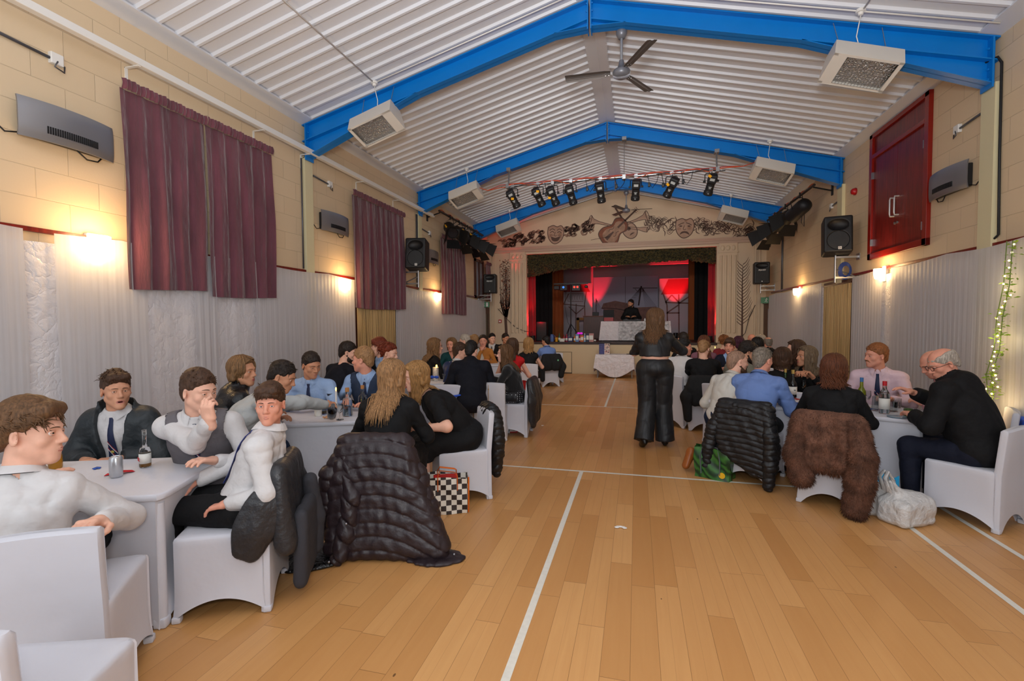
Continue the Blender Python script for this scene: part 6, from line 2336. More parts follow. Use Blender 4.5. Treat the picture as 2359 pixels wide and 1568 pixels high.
for lb, x0, x1, wins in (('timber framed house flat with red roof at the left of the backdrop', -2.32, -1.12, 0), ('timber framed house flat with red tiled roof in the red light', 1.4, 2.6, 1)):
 t, xc, z0 = flat_thing(lb, x0, x1, 0.98, 3.2 if wins else 3.1, 14.02, S_PALE)
 b = MB()
 if wins:
  fl_blob(b, [(1.46, 2.6), (1.72, 3.17), (2.6, 3.17), (2.6, 2.62)], xc, z0, 1)
 else:
  fl_blob(b, [(-2.32, 2.78), (-2.32, 3.06), (-1.36, 3.06), (-1.2, 2.76)], xc, z0, 1)
 b.build('painted_roof', S_ROOF, t)
 b = MB()
 if wins:
  for pp in (((1.55, 2.6), (1.68, 2.2), (1.72, 1.0)), ((2.1, 2.6), (2.12, 1.0)), ((1.62, 2.3), (2.6, 2.25)), ((1.66, 1.9), (2.12, 1.9)), ((1.85, 2.58), (1.62, 2.3)), ((1.85, 2.58), (2.1, 2.3)), ((2.1, 2.25), (2.58, 2.58)), ((2.1, 2.2), (1.7, 1.92))):
   fl_stroke(b, list(pp), 0.05, xc, z0, 2)
 else:
  for pp in (((-1.35, 2.76), (-1.42, 2.3), (-1.38, 1.0)), ((-1.75, 2.3), (-1.78, 1.0)), ((-2.3, 2.3), (-1.4, 2.2)), ((-1.75, 1.9), (-1.45, 2.15)), ((-1.75, 1.9), (-2.05, 2.2)), ((-2.3, 2.2), (-2.05, 2.7))):
   fl_stroke(b, list(pp), 0.04, xc, z0, 2)
  for k in range(6):
   fl_stroke(b, [(-2.05 + 0.1 * k, 2.4), (-1.98 + 0.1 * k, 2.68)], 0.008, xc, z0, 2); fl_stroke(b, [(-2.05 + 0.1 * k, 2.68), (-1.98 + 0.1 * k, 2.4)], 0.008, xc, z0, 2)
  fl_stroke(b, [(-2.08, 2.4), (-1.48, 2.38), (-1.48, 2.7), (-2.08, 2.7), (-2.08, 2.4)], 0.02, xc, z0, 2)
 b.build('painted_timbers', S_BROWN, t)
t = thing('picture_frame_panel', 'yellow framed opening panel leaning behind the lighting stand', 'scenery', (-1.48, 13.7, 0.97))
b = MB(); b.bx(-0.22, -0.12, -0.02, 0.02, 0, 0.78); b.bx(-0.22, 0.3, -0.02, 0.02, 0.68, 0.78); b.build('frame', mat('frame_ochre', (150, 100, 30), 0.6), t)
t = thing('brown_upright_case', 'dark brown upright wooden case left of the disc jockey table', 'case', (-0.93, 12.6, 0.97))
b = MB(); b.bx(-0.36, 0.36, -0.25, 0.25, 0, 0.80, 0.01); b.build('carcass', M_DKWOOD, t)
b = MB(); b.bx(-0.38, 0.38, -0.27, 0.27, 0.80, 0.83, 0.005); b.build('lid', mat('lid_wood', (110, 58, 34), 0.4), t)
# red uplighters
for x, y, tx, ty, tz, pw, sp, lb in ((-2.6, 9.72, -2.80, 9.7, 3.6, 120, 44, 'left stage uplighter behind the curtain edge'), (2.6, 9.72, 2.79, 9.7, 3.6, 90, 44, 'right stage uplighter behind the curtain edge'), (-0.98, 13.55, -0.98, 13.86, 3.4, 760, 38, 'floor uplighter behind the disc jockey, left one'), (1.95, 13.35, 1.95, 13.68, 3.2, 900, 42, 'floor uplighter behind the disc jockey, right one')):
 t = thing('stage_uplighter', lb, 'spotlight', (x, y, 0.975), 0, 'red stage uplighters')
 d = (Vector((tx, ty, tz)) - Vector((x, y, 1.1))).normalized()
 R = d.to_track_quat('Z', 'Y').to_matrix()
 b = MB(); b.lathe([(0, -0.09), (0.07, -0.09), (0.085, 0.06), (0.08, 0.065), (0.07, 0.03), (0, 0.03)], 16, (0, 0, 0.12), R); b.build('body', M_BLACK, t, 50)
 b = MB(); b.lathe([(0.0, 0.0), (0.066, 0.0)], 16, Vector((0, 0, 0.12)) + R @ Vector((0, 0, 0.034)), R); b.build('lens', mat('red_led', (255, 40, 40), 0.4, emit=((255, 10, 20), 12)), t)
 b = MB(); b.tube([(-0.09, 0, 0.12), (-0.09, 0, 0.01), (0.09, 0, 0.01), (0.09, 0, 0.12)], 0.008, 6); b.build('stand', M_BLACK, t)
 lamp('uplight', 'SPOT', Vector((x, y, 1.1)) + d * 0.06, pw, RED, 0.03, (tx, ty, tz), sp, 0.5)
lamp('uplight_spill', 'SPOT', (-2.9, 9.35, 2.7), 60, RED, 0.03, (-3.4, 9.0, 4.4), 60, 0.6)
lamp('uplight_arch', 'SPOT', (-1.9, 9.95, 1.2), 40, RED, 0.03, (-1.2, 9.8, 3.7), 70, 0.6)
# speaker on the stage left
t = thing('stage_speaker', 'floor standing speaker glowing red at the left stage edge', 'loudspeaker', (-2.42, 10.35, 0.975))
b = MB(); b.bx(-0.17, 0.17, -0.16, 0.16, 0, 0.62, 0.02); b.build('cabinet', M_BLACKP, t)
b = MB(); b.bx(-0.13, 0.13, -0.165, -0.16, 0.4, 0.56); b.build('horn', M_BLACK, t)
b = MB(); b.cyl((0, -0.16, 0.2), (0, -0.168, 0.2), 0.13, None, 20); b.build('woofer', M_BLACK, t, 40)
lamp('speaker_glow', 'POINT', (-2.45, 10.1, 1.62), 5, RED, 0.04)
# lighting stand
t = thing('lighting_stand', 'black tripod lighting stand with T bar on the stage', 'stand', (-1.49, 10.4, 0.975))
b = MB(); b.cyl((0, 0, 0.0), (0, 0, 1.85), 0.018, None, 10); b.build('pole', M_BLACK, t, 60)
for a in (PI * 0.05, PI * 0.75, PI * 1.4):
 b = MB(); b.tube([(0, 0, 0.55), (0.36 * math.cos(a), 0.36 * math.sin(a), 0.01)], 0.013, 6); b.build('leg', M_BLACK, t, 60)
b = MB(); b.bx(-0.55, 0.55, -0.02, 0.02, 1.82, 1.86); b.build('cross_bar', M_BLACK, t)
for x, w_, c_ in ((-0.45, 0.09, 0), (-0.22, 0.12, 1), (0.18, 0.14, 2), (0.5, 0.05, 0)):
 b = MB(); b.box((x, -0.04, 1.74 - w_ * 0.3), (w_, 0.08, w_ * 0.75), None, 0.02); h_ = b.build('lamp_head', M_BLACK, t)
 if c_:
  b = MB(); b.cyl((x - (0.05 if c_ == 2 else 0), -0.125, 1.72), (x - (0.05 if c_ == 2 else 0), -0.13, 1.72), 0.035, None, 12)
  if c_ == 2:
   b.cyl((x + 0.05, -0.125, 1.72), (x + 0.05, -0.13, 1.72), 0.035, None, 12)
  b.build('lamp_lens', mat('lens_red', (220, 70, 50), 0.3, emit=((255, 60, 40), 0.8)) if c_ == 2 else mat('lens_blue', (60, 130, 220), 0.2, emit=((60, 140, 255), 0.8)), h_)
b = MB(); b.tube([(-0.15, 0, 1.7), (-0.2, 0.05, 1.1), (-0.1, 0.02, 0.6), (0.05, 0, 0.35), (-0.2, 0, 0.01)], 0.006, 6); b.build('cable', M_BLACKP, t, 180)

# ---- disc jockey table with cloth
M_TCLOTH = mat('white_satin_cloth', (214, 206, 208), 0.42, bump=(9, 0.9, 0.05), sheen=0.2)
M_LACE = mat('silver_brocade', (190, 188, 190), 0.4, bump=(14, 1.0, 0.06), var=0.35, vscale=13)


def draped_table(name, lb, cat, loc, w_, d_, h_, drop, m_, seed, flare=0.06, swag=None, legs=True, rz=0.0):
 t = thing(name, lb, cat, loc, rz)
 r_ = random.Random(seed)
 n = 96
 ph = [r_.uniform(0, 6.28) for _ in range(4)]
 def ring(u):
  p = u * 2 * (w_ + d_)
  if p < w_: return (-w_ / 2 + p, -d_ / 2, 0, -1)
  p -= w_
  if p < d_: return (w_ / 2, -d_ / 2 + p, 1, 0)
  p -= d_
  if p < w_: return (w_ / 2 - p, d_ / 2, 0, 1)
  return (-w_ / 2, d_ / 2 - (p - w_), -1, 0)
 b = MB()
 rows = 12
 for j in range(rows + 1):
  v = j / rows
  for i in range(n):
   x, y, nx, ny = ring(i / n)
   s_ = 0.5 + 0.5 * math.sin(i / n * 2 * PI * 17 + ph[0] + math.sin(i / n * 30 + ph[1]))
   o_ = (flare + 0.035 * s_) * v
   dz = drop(i / n) if callable(drop) else drop
   if nx == 0 and abs(x) > w_ / 2 - 0.02: nx = 0.7 * (1 if x > 0 else -1)
   b.v.append((x + nx * o_, y + ny * o_, h_ - dz * v - 0.012 * math.sin(v * PI * 0.5) * 0))
 for j in range(rows):
  for i in range(n):
   b.f.append((j * n + i, (j + 1) * n + i, (j + 1) * n + (i + 1) % n, j * n + (i + 1) % n))
   b.mi.append(0)
 b.f.append(tuple(range(n))); b.mi.append(0)
 b.build('tablecloth', m_, t, 50)
 if legs:
  for sx in (-1, 1):
   for sy in (-1, 1):
    l_ = MB(); l_.cyl((sx * (w_ / 2 - 0.05), sy * (d_ / 2 - 0.05), 0), (sx * (w_ / 2 - 0.05), sy * (d_ / 2 - 0.05), h_ - 0.02), 0.015, None, 8); l_.build('leg', M_STEEL, t, 60)
 l_ = MB(); l_.bx(-w_ / 2 + 0.01, w_ / 2 - 0.01, -d_ / 2 + 0.01, d_ / 2 - 0.01, h_ - 0.03, h_ - 0.006); l_.build('tabletop', mat('table_board', (120, 92, 66), 0.5), t)
 return t


t = draped_table('disc_jockey_table', 'table under white satin and silver brocade cloths on the stage', 'table', (0.52, 10.75, 0.975), 2.1, 0.7, 0.62, 0.6, M_TCLOTH, 4, 0.05)
b = MB(); b.grid(lambda u, v: (-0.5 + 1.5 * u, -0.43 - 0.012 * math.sin(u * 40) - 0.02 * (1 - v), 0.02 + 0.6 * v), 40, 6); b.build('brocade_overlay', M_LACE, t, 180)
t = thing('laptop', 'open laptop on the disc jockey table', 'laptop', (-0.3, 10.68, 1.6))
b = MB(); b.bx(-0.17, 0.17, -0.12, 0.12, 0.12, 0.135); b.build('keyboard_base', M_BLACKP, t)
b = MB(); b.box((0, -0.1, 0.25), (0.17, 0.006, 0.115), Rx(0.2)); b.build('screen_lid', M_BLACKP, t)
b = MB(); b.bx(-0.15, 0.15, -0.12, 0.12, 0.0, 0.12, 0.005); b.build('riser', mat('riser_metal', (120, 40, 40), 0.4, 0.4), t)
t = thing('mixing_controller', 'black mixing controller in front of the disc jockey', 'mixer', (0.42, 10.6, 1.6))
b = MB(); b.bx(-0.28, 0.28, -0.16, 0.16, 0, 0.05, 0.008); b.build('body', M_BLACKP, t)
for x in (-0.17, 0.17):
 b = MB(); b.cyl((x, 0, 0.05), (x, 0, 0.062), 0.075, None, 20); b.build('jog_wheel', M_DKGREY, t, 40)
t = thing('small_bottle', 'small white bottle at the right end of the mixing controller', 'bottle', (0.82, 10.65, 1.6))
b = MB(); b.lathe([(0, 0), (0.025, 0), (0.025, 0.06), (0.012, 0.075), (0.012, 0.09), (0, 0.09)], 12); b.build('bottle_body', M_WHITE, t, 60)
t = thing('monitor_box', 'small black monitor box on the brown case', 'loudspeaker', (-0.87, 12.5, 1.802))
b = MB(); b.bx(-0.11, 0.11, -0.09, 0.09, 0, 0.13, 0.01); b.build('box', M_BLACKP, t)
# small table in front of the stage
t = draped_table('side_table', 'small table with crumpled white satin cloth in front of the stage', 'table', (-0.03, 8.86, 0), 1.05, 0.5, 0.66, lambda u: 0.38 + 0.25 * max(0, math.sin(PI * min(1, u / (1.05 / 3.1)))) if u < 1.05 / 3.1 else 0.5, M_TCLOTH, 8, 0.04)
t = thing('gift_bag', 'gift bag with blue and star patterned panels on the small table', 'bag', (-0.32, 8.86, 0.662))
b = MB(); b.bx(-0.15, -0.0, -0.07, 0.07, 0, 0.30); b.build('blue_panel', mat('bag_blue', (64, 66, 120), 0.5, var=0.3, vscale=18), t)
b = MB(); b.bx(0.0, 0.15, -0.072, 0.07, 0, 0.31); b.build('patterned_panel', MATS.get('star') or mat('star_pattern', (200, 180, 170), 0.5, var=0.5, vscale=20), t)
r = random.Random(5)
b = MB()
for i in range(26):
 cx, cz = r.uniform(0.02, 0.135), r.uniform(0.02, 0.29)
 p = []
 for k in range(10):
  a = PI / 5 * k; rr_ = 0.017 if k % 2 == 0 else 0.007
  p.append((cx + rr_ * math.cos(a), -0.0735, cz + rr_ * math.sin(a)))
 b.cur = i % 2
 b.poly(p[::-1])
b.build('star_print', [mat('star_red', (170, 50, 40), 0.5), mat('star_navy', (30, 34, 70), 0.5)], t)
b = MB(); b.bx(-0.2, 0.2, -0.1, 0.1, 0.312, 0.34, 0.01); b.build('black_lid', M_BLACK, t)
t = thing('phone', 'black phone lying at the right end of the small table', 'phone', (0.38, 8.86, 0.662))
b = MB(); b.bx(-0.09, 0.09, -0.04, 0.04, 0, 0.012, 0.004); b.build('phone_body', M_BLACK, t)

# ---- raffle prizes along the stage front
def simple(name, lb, cat, loc, parts, group=None, rz=0.0):
 t = thing(name, lb, cat, loc, rz, group)
 for nm, fn, m_, sm in parts:
  b = MB(); fn(b); b.build(nm, m_, t, sm)
 return t


def glassm(name, col, rough=0.05):
 return mat(name, col, rough, trans=0.85, ior=1.45)


G_CLEAR = mat('clear_glass', (240, 244, 244), 0.03, trans=1.0, ior=1.4)
G_GREEN = mat('green_glass', (42, 84, 30), 0.06, trans=0.55)
G_DARK = mat('dark_glass_bottle', (16, 14, 16), 0.06)
LBLW = mat('white_label', (224, 222, 214), 0.5)
GOLDF = mat('gold_foil', (206, 172, 96), 0.35, 0.6)


def bottle_parts(h, r_, m_body, m_cap, m_label=None, neck=0.3, liquid=None, capname='cap'):
 rn = r_ * 0.36
 hb = h * (1 - neck)
 P_ = [('glass_body', lambda b: b.lathe([(0, 0), (r_ * 0.92, 0), (r_, 0.01), (r_, hb * 0.82), (r_ * 0.9, hb * 0.9), (rn * 1.15, hb * 1.08), (rn, h * 0.93), (rn, h * 0.96), (0, h * 0.96)], 18), m_body, 50),
    (capname, lambda b: b.lathe([(rn * 1.12, h * 0.86), (rn * 1.15, h), (0, h)], 14), m_cap, 50)]
 if m_label is not None:
  P_.append(('label', lambda b: b.lathe([(r_ * 1.012, hb * 0.2), (r_ * 1.012, hb * 0.68)], 18), m_label, 180))
 if liquid is not None:
  P_.append(('liquid', lambda b: b.lathe([(0, 0.004), (r_ * 0.93, 0.004), (r_ * 0.93, hb * liquid[1]), (0, hb * liquid[1])], 18), liquid[0], 50))
 return P_


C_ = lambda n, c: mat('prize_' + n, c, 0.45)
PZ = 0.9705
YP = 9.8
for lb, x, kind, c_, hh_ in (('blue plastic jug among the prizes on the stage edge', -2.0, 'jug', (70, 96, 150), 0.24), ('amber filled tumbler beside the blue jug', -1.86, 'tum', (214, 150, 30), 0.13), ('green topped bottle on the stage edge', -1.77, 'bot', (38, 92, 60), 0.26), ('white carton with red band on the stage edge', -1.68, 'box', (206, 198, 190), 0.1),
        ('small red bottle behind the white carton', -1.62, 'bot', (150, 30, 44), 0.22), ('pink bottle on the stage edge', -1.54, 'bot', (168, 54, 80), 0.24), ('dark blue boxed gift set on the stage edge', -1.42, 'box', (44, 44, 92), 0.15), ('orange labelled bottle on the stage edge', -1.29, 'bot', (190, 110, 30), 0.22), ('tall pale blue carton on the stage edge', -1.21, 'box', (110, 140, 190), 0.24),
        ('bottle with pink bow on the stage edge', -1.13, 'bow', (150, 30, 60), 0.24), ('slim orange carton on the stage edge', -1.06, 'box', (196, 96, 30), 0.2), ('clear water bottle on the stage edge', -0.98, 'wat', (150, 180, 210), 0.26), ('navy gift box on the stage edge', -0.89, 'box', (30, 36, 60), 0.26), ('striped red and white gift bag on the stage edge', -0.78, 'bag', (186, 130, 124), 0.26), ('small brown bottle at the end of the prize row', -0.67, 'bot', (60, 36, 24), 0.14)):
 cm = mat('prize_%d' % int((x + 3) * 100), c_, 0.35, var=0.15, vscale=20)
 if kind == 'jug':
  P_ = [('jug_body', lambda b: b.lathe([(0, 0), (0.06, 0), (0.066, 0.16), (0.05, 0.2), (0.055, 0.23)], 16), cm, 60), ('handle', lambda b: b.tube([(0.06, 0, 0.05), (0.1, 0, 0.09), (0.1, 0, 0.16), (0.06, 0, 0.2)], 0.009, 6), cm, 180)]
  simple('jug', lb, 'jug', (x, YP, PZ), P_, 'prizes along the stage front')
 elif kind == 'tum':
  simple('tumbler', lb, 'glass', (x, YP, PZ), [('glass_wall', lambda b: b.lathe([(0, 0), (0.04, 0), (0.045, 0.13)], 16), cm, 60)], 'prizes along the stage front')
 elif kind in ('bot', 'bow', 'wat'):
  t = simple('prize_bottle', lb, 'bottle', (x, YP, PZ), bottle_parts(hh_, 0.034, cm, M_WHITE if kind == 'wat' else cm, LBLW), 'prizes along the stage front')
  if kind == 'bow':
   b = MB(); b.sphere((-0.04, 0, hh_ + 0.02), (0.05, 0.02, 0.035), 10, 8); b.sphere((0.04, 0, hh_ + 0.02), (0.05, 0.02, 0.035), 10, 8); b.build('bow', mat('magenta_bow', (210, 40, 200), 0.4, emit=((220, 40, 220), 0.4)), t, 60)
 else:
  w_ = 0.05 if kind == 'box' and hh_ > 0.18 else 0.075
  nm = 'gift_bag' if kind == 'bag' else 'carton'
  P_ = [('carton_body' if kind != 'bag' else 'bag_body', lambda b: b.box((0, 0, hh_ / 2), (w_, 0.045, hh_ / 2), None, 0.004), cm, None), ('printed_front', lambda b: b.box((0, -0.046, hh_ * 0.5), (w_ * 0.75, 0.001, hh_ * 0.25)), LBLW, None)]
  simple(nm, lb, 'bag' if kind == 'bag' else 'box', (x, YP, PZ), P_, 'prizes along the stage front')
b = MB(); b.tube([(-3.68, YE - 0.05, 2.02), (-3.4, YE - 0.06, 1.7), (-3.1, YE - 0.07, 1.42), (-2.8, YE - 0.08, 1.3), (-2.6, YE + 0.1, 1.27)], 0.008, 6)
hang('loose_cable', 'black cable drooping across the left pilaster to the stage', 'cable', b, M_BLACKP)
b = MB(); b.tube([(3.75, YE - 0.05, 2.02), (3.6, YE - 0.06, 1.7), (3.5, YE - 0.07, 1.25), (3.25, YE - 0.06, 0.95)], 0.008, 6)
hang('loose_cable', 'black cable drooping past the painted bare tree', 'cable', b, M_BLACKP)
# ------------------------------------------------------------------ tables and chairs with stretch covers
M_SPANDEX = mat('white_stretch_cover', (204, 204, 212), 0.62, bump=(7, 0.18, 0.03), sheen=0.15)
TZ = 0.715


def ring_pt(u, hw, hd, r_):
 """rounded rectangle by arc fraction, also the fraction along the side"""
 s = (u % 1.0) * 4
 k = int(s); t_ = s - k
 c = [(-hw, -hd), (hw, -hd), (hw, hd), (-hw, hd)]
 a, b_ = c[k], c[(k + 1) % 4]
 L_ = math.hypot(b_[0] - a[0], b_[1] - a[1])
 x, y = a[0] + (b_[0] - a[0]) * t_, a[1] + (b_[1] - a[1]) * t_
 e = min(t_, 1 - t_) * L_
 if e < r_:
  q = (1 - e / r_)
  nx, ny = [(0, -1), (1, 0), (0, 1), (-1, 0)][k]
  x -= nx * r_ * 0.29 * q * q; y -= ny * r_ * 0.29 * q * q
 return x, y, t_


def cover(b, hw, hd, ztop, arch, pinch, n=96, rows=12, r_=0.05, foot=0.012, top=True, side_pinch=None):
 for j in range(rows + 1):
  v = j / rows
  for i in range(n):
   x, y, t_ = ring_pt(i / n, hw, hd, r_)
   zb_ = arch * max(0.0, math.sin(PI * t_)) ** 0.75
   zz = zb_ + (ztop - 0.02 - zb_) * v
   side = int((i / n) * 4)
   pc = pinch if side_pinch is None else side_pinch[side]
   w_ = 1 - pc * math.sin(PI * min(1, v * 1.0)) * math.sin(PI * t_) ** 0.6 + foot / hw * (1 - v) ** 6
   b.v.append((x * w_, y * w_, max(zz, 0.002)))
 for j in range(rows):
  for i in range(n):
   b.f.append((j * n + i, j * n + (i + 1) % n, (j + 1) * n + (i + 1) % n, (j + 1) * n + i)); b.mi.append(0)
 if top:
  o_ = len(b.v)
  for ins, dz in ((0.004, -0.006), (0.014, 0.0), (0.2, 0.003), (0.6, 0.004)):
   for i in range(n):
    x, y, t_ = ring_pt(i / n, hw, hd, r_)
    k_ = 1 - ins / min(hw, hd) if ins < 0.1 else 1 - ins
    b.v.append((x * k_, y * k_, ztop + dz))
  base = rows * n
  for q in range(4):
   s0 = base if q == 0 else o_ + (q - 1) * n
   s1 = o_ + q * n
   for i in range(n):
    b.f.append((s0 + i, s0 + (i + 1) % n, s1 + (i + 1) % n, s1 + i)); b.mi.append(0)
  b.f.append(tuple(o_ + 3 * n + i for i in range(n))); b.mi.append(0)


def make_chair():
 t = thing('covered_chair', 'x', 'chair', (0, 0, 0), 0, 'white covered chairs')
 b = MB(); cover(b, 0.218, 0.225, 0.452, 0.11, 0.035)
 b.build('seat_cover', M_SPANDEX, t, 55)
 b = MB()
 n = 48; rows = 16
 for j in range(rows + 1):
  v = j / rows
  for i in range(n):
   x, y, t_ = ring_pt(i / n, 0.222 - 0.012 * v, 0.026, 0.02)
   z0 = 0.0 if abs(x) > 0.19 else 0.115 * math.sin(PI * (x + 0.19) / 0.38) ** 0.7
   zz = z0 + (0.775 + 0.016 * math.cos(x * 7) - 0.016 - z0) * v
   lean_ = -0.03 * max(0, (zz - 0.42) / 0.35)
   cv = 0.012 * math.sin(PI * v)
   b.v.append((x * (1 - 0.03 * math.sin(PI * v)), y - 0.222 + lean_ + (0.03 * (1 - (x / 0.22) ** 2) * -1 * max(0, v - 0.5)), max(zz, 0.003)))
 for j in range(rows):
  for i in range(n):
   b.f.append((j * n + i, j * n + (i + 1) % n, (j + 1) * n + (i + 1) % n, (j + 1) * n + i)); b.mi.append(0)
 o_ = len(b.v)
 for i in range(n):
  p = b.v[rows * n + i]
  b.v.append((p[0] * 0.975, (p[1] + 0.252) * 0.55 - 0.252, p[2] + 0.012))
 for i in range(n):
  b.f.append((rows * n + i, rows * n + (i + 1) % n, o_ + (i + 1) % n, o_ + i)); b.mi.append(0)
 b.f.append(tuple(o_ + i for i in range(n))); b.mi.append(0)
 b.build('back_cover', M_SPANDEX, t, 50)
 for sx in (-1, 1):
  for sy in (-1, 1):
   b = MB(); b.box((sx * 0.208, sy * 0.215 - (0.012 if sy < 0 else 0), 0.018), (0.022, 0.022, 0.017), None, 0.008); b.build('foot_pocket', M_SPANDEX, t, 40)
 return t


CHAIR0 = [make_chair()]
NCH = [0]
CHAIRS = {}


def chair(x, y, deg, lb, key=None):
 a = math.radians(deg)
 if NCH[0] == 0:
  c = CHAIR0[0]; c.location = (x, y, 0); c.rotation_euler = (0, 0, a); c['label'] = lb
 else:
  c = dup(CHAIR0[0], (x, y, 0), a, lb)
 NCH[0] += 1
 if key:
  CHAIRS[key] = (x, y, a)
 return c


def seat_for(ob_key, lb, key=None, dx=0.0, dy=0.05, da=0):
 P_ = PEOPLE[ob_key]
 a = P_['yaw'] + math.radians(da)
 c, s = math.cos(a), math.sin(a)
 return chair(P_['root'][0] + c * dx - s * dy, P_['root'][1] + s * dx + c * dy, math.degrees(a), lb, key)


T0 = []


def table(x, y, deg, lb, w_=1.83, d_=0.74):
 if T0:
  return dup(T0[0], (x, y, 0), math.radians(deg), lb)
 t = thing('banquet_table', lb, 'table', (x, y, 0), math.radians(deg), 'white covered banquet tables')
 b = MB(); cover(b, w_ / 2 - 0.012, d_ / 2 - 0.012, TZ - 0.01, 0.13, 0.1, 128, 14, 0.1, 0.0, False, [0.05, 0.09, 0.05, 0.09]); b.build('table_cover', M_SPANDEX, t, 60)
 b = MB()
 n = 128
 for ins, z in ((0.006, TZ - 0.036), (0, TZ - 0.03), (0, TZ - 0.007), (0.004, TZ - 0.001), (0.012, TZ)):
  for i in range(n):
   px_, py_, t_ = ring_pt(i / n, w_ / 2, d_ / 2, 0.09)
   b.v.append((px_ * (1 - ins / (w_ / 2)), py_ * (1 - ins / (d_ / 2)), z))
 for j in range(4):
  for i in range(n):
   b.f.append((j * n + i, j * n + (i + 1) % n, (j + 1) * n + (i + 1) % n, (j + 1) * n + i)); b.mi.append(0)
 b.f.append(tuple(4 * n + i for i in range(n))); b.mi.append(0)
 b.build('tabletop', M_SPANDEX, t, 50)
 for sx in (-1, 1):
  for sy in (-1, 1):
   b = MB(); b.box((sx * (w_ / 2 - 0.045), sy * (d_ / 2 - 0.045), 0.03), (0.032, 0.03, 0.028), None, 0.01)
   b.tube([(sx * (w_ / 2 - 0.045), sy * (d_ / 2 - 0.045), 0.04), (sx * (w_ / 2 - 0.05), sy * (d_ / 2 - 0.05), 0.66)], [0.028, 0.03], 10)
   b.build('leg', M_SPANDEX, t, 50)
 T0.append(t)
 return t


table(-2.774, -3.154, 21.7, 'nearest white covered table, with a half drunk beer bottle on it')
table(-2.48, -1.198, 25, 'white covered table with cork stopped bottles and candle, second on the left')
table(-2.68, 1.48, 20, 'white covered table with candle lantern and yellow can, third on the left')
table(-2.75, 4.6, 14, 'white covered table of the woman in teal, left side near the stage')
table(-2.7, 7.4, 8, 'white covered table of the two boys in suits beside the stage')
table(2.307, 0.51, -26.8, 'white covered table with red capped bottle, nearest on the right', 1.83, 0.74)
table(2.15, 3.62, -12, 'white covered table behind the standing woman, second on the right')
table(2.55, 6.0, -8, 'farthest white covered table on the right, behind the crowd of heads')


# ------------------------------------------------------------------ garments left on chairs
def coat_sdf(tops, k=0.1):
 """tops: rows (z, half width, centre x, centre y, radius)"""
 sd = SDF()
 fine = []
 for a, b_ in zip(tops[:-1], tops[1:]):
  n = max(1, int(math.ceil(abs(a[0] - b_[0]) / 0.045)))
  fine += [tuple(a[q] + (b_[q] - a[q]) * i / n for q in range(5)) for i in range(n)]
 for i, (z, hw, cx, cy, r_) in enumerate(fine + [tops[-1]]):
  sd.cone((cx - hw, cy, z), (cx + hw, cy, z), r_, r_, min(k, 0.05))
 return sd


def drape(seed, f, amp):
 r = np.random.RandomState(seed)
 ph = r.uniform(0, 6.28, 6)
 def g(X, Y, Z):
  u = X + 0.35 * Y
  s = np.sin(u * f + ph[0] + 1.2 * np.sin(Z * 5 + ph[1])) + 0.6 * np.sin(u * f * 1.9 + Z * 6 + ph[2]) + 0.5 * np.sin(Y * f * 1.5 + Z * 9 + ph[3])
  return amp * s * np.clip((0.85 - Z) * 2.2, 0.15, 1)
 return g


def quilt(p, depth, bow=0.0, diag=0.0, seed=0, wr=0.004):
 w_ = wob(seed, 45, wr)
 def g(X, Y, Z):
  a = np.abs(np.sin(PI * (Z + bow * X * X + diag * X + 0.006 * np.sin(X * 11 + seed)) / p))
  return depth * np.maximum(0, 1 - a * 1.9) ** 1.4 - depth * 0.3 * a + w_(X, Y, Z)
 return g


def garment(key, name, lb, cat, parts, dx=0, dy=-0.035, da=0):
 """parts: (part name, SDF, h, material)"""
 x, y, a = CHAIRS[key]
 a2 = a + math.radians(da)
 c, s = math.cos(a), math.sin(a)
 t = thing(name, lb, cat, (x + c * dx - s * dy, y + s * dx + c * dy, 0), a2, 'jackets and coats left on chairs')
 for nm, sd, h, m_ in parts:
  link(nm, np_mesh(nm, [sd.mesh(h)], m_), t)
 return t


M_BRPUFF = mat('brown_black_puffer', (42, 32, 36), 0.42, bump=(30, 0.35, 0.012), spec=0.5)
M_BKPUFF = mat('black_puffer', (24, 24, 27), 0.45, bump=(30, 0.35, 0.012), spec=0.5)
M_LEATH = mat('dark_grey_leather', (44, 44, 47), 0.38, bump=(22, 0.5, 0.02))
M_FELT = mat('charcoal_felt', (54, 54, 60), 0.9, bump=(25, 0.35, 0.015))
M_BKCOAT = mat('black_softshell', (18, 18, 20), 0.8, bump=(18, 0.5, 0.02))
M_FUR = mat('brown_fur', (104, 70, 54), 0.85, var=0.45, vscale=11, bump=(90, 0.8, 0.01))
M_ZIP = mat('zip_metal', (170, 170, 176), 0.3, 0.8)


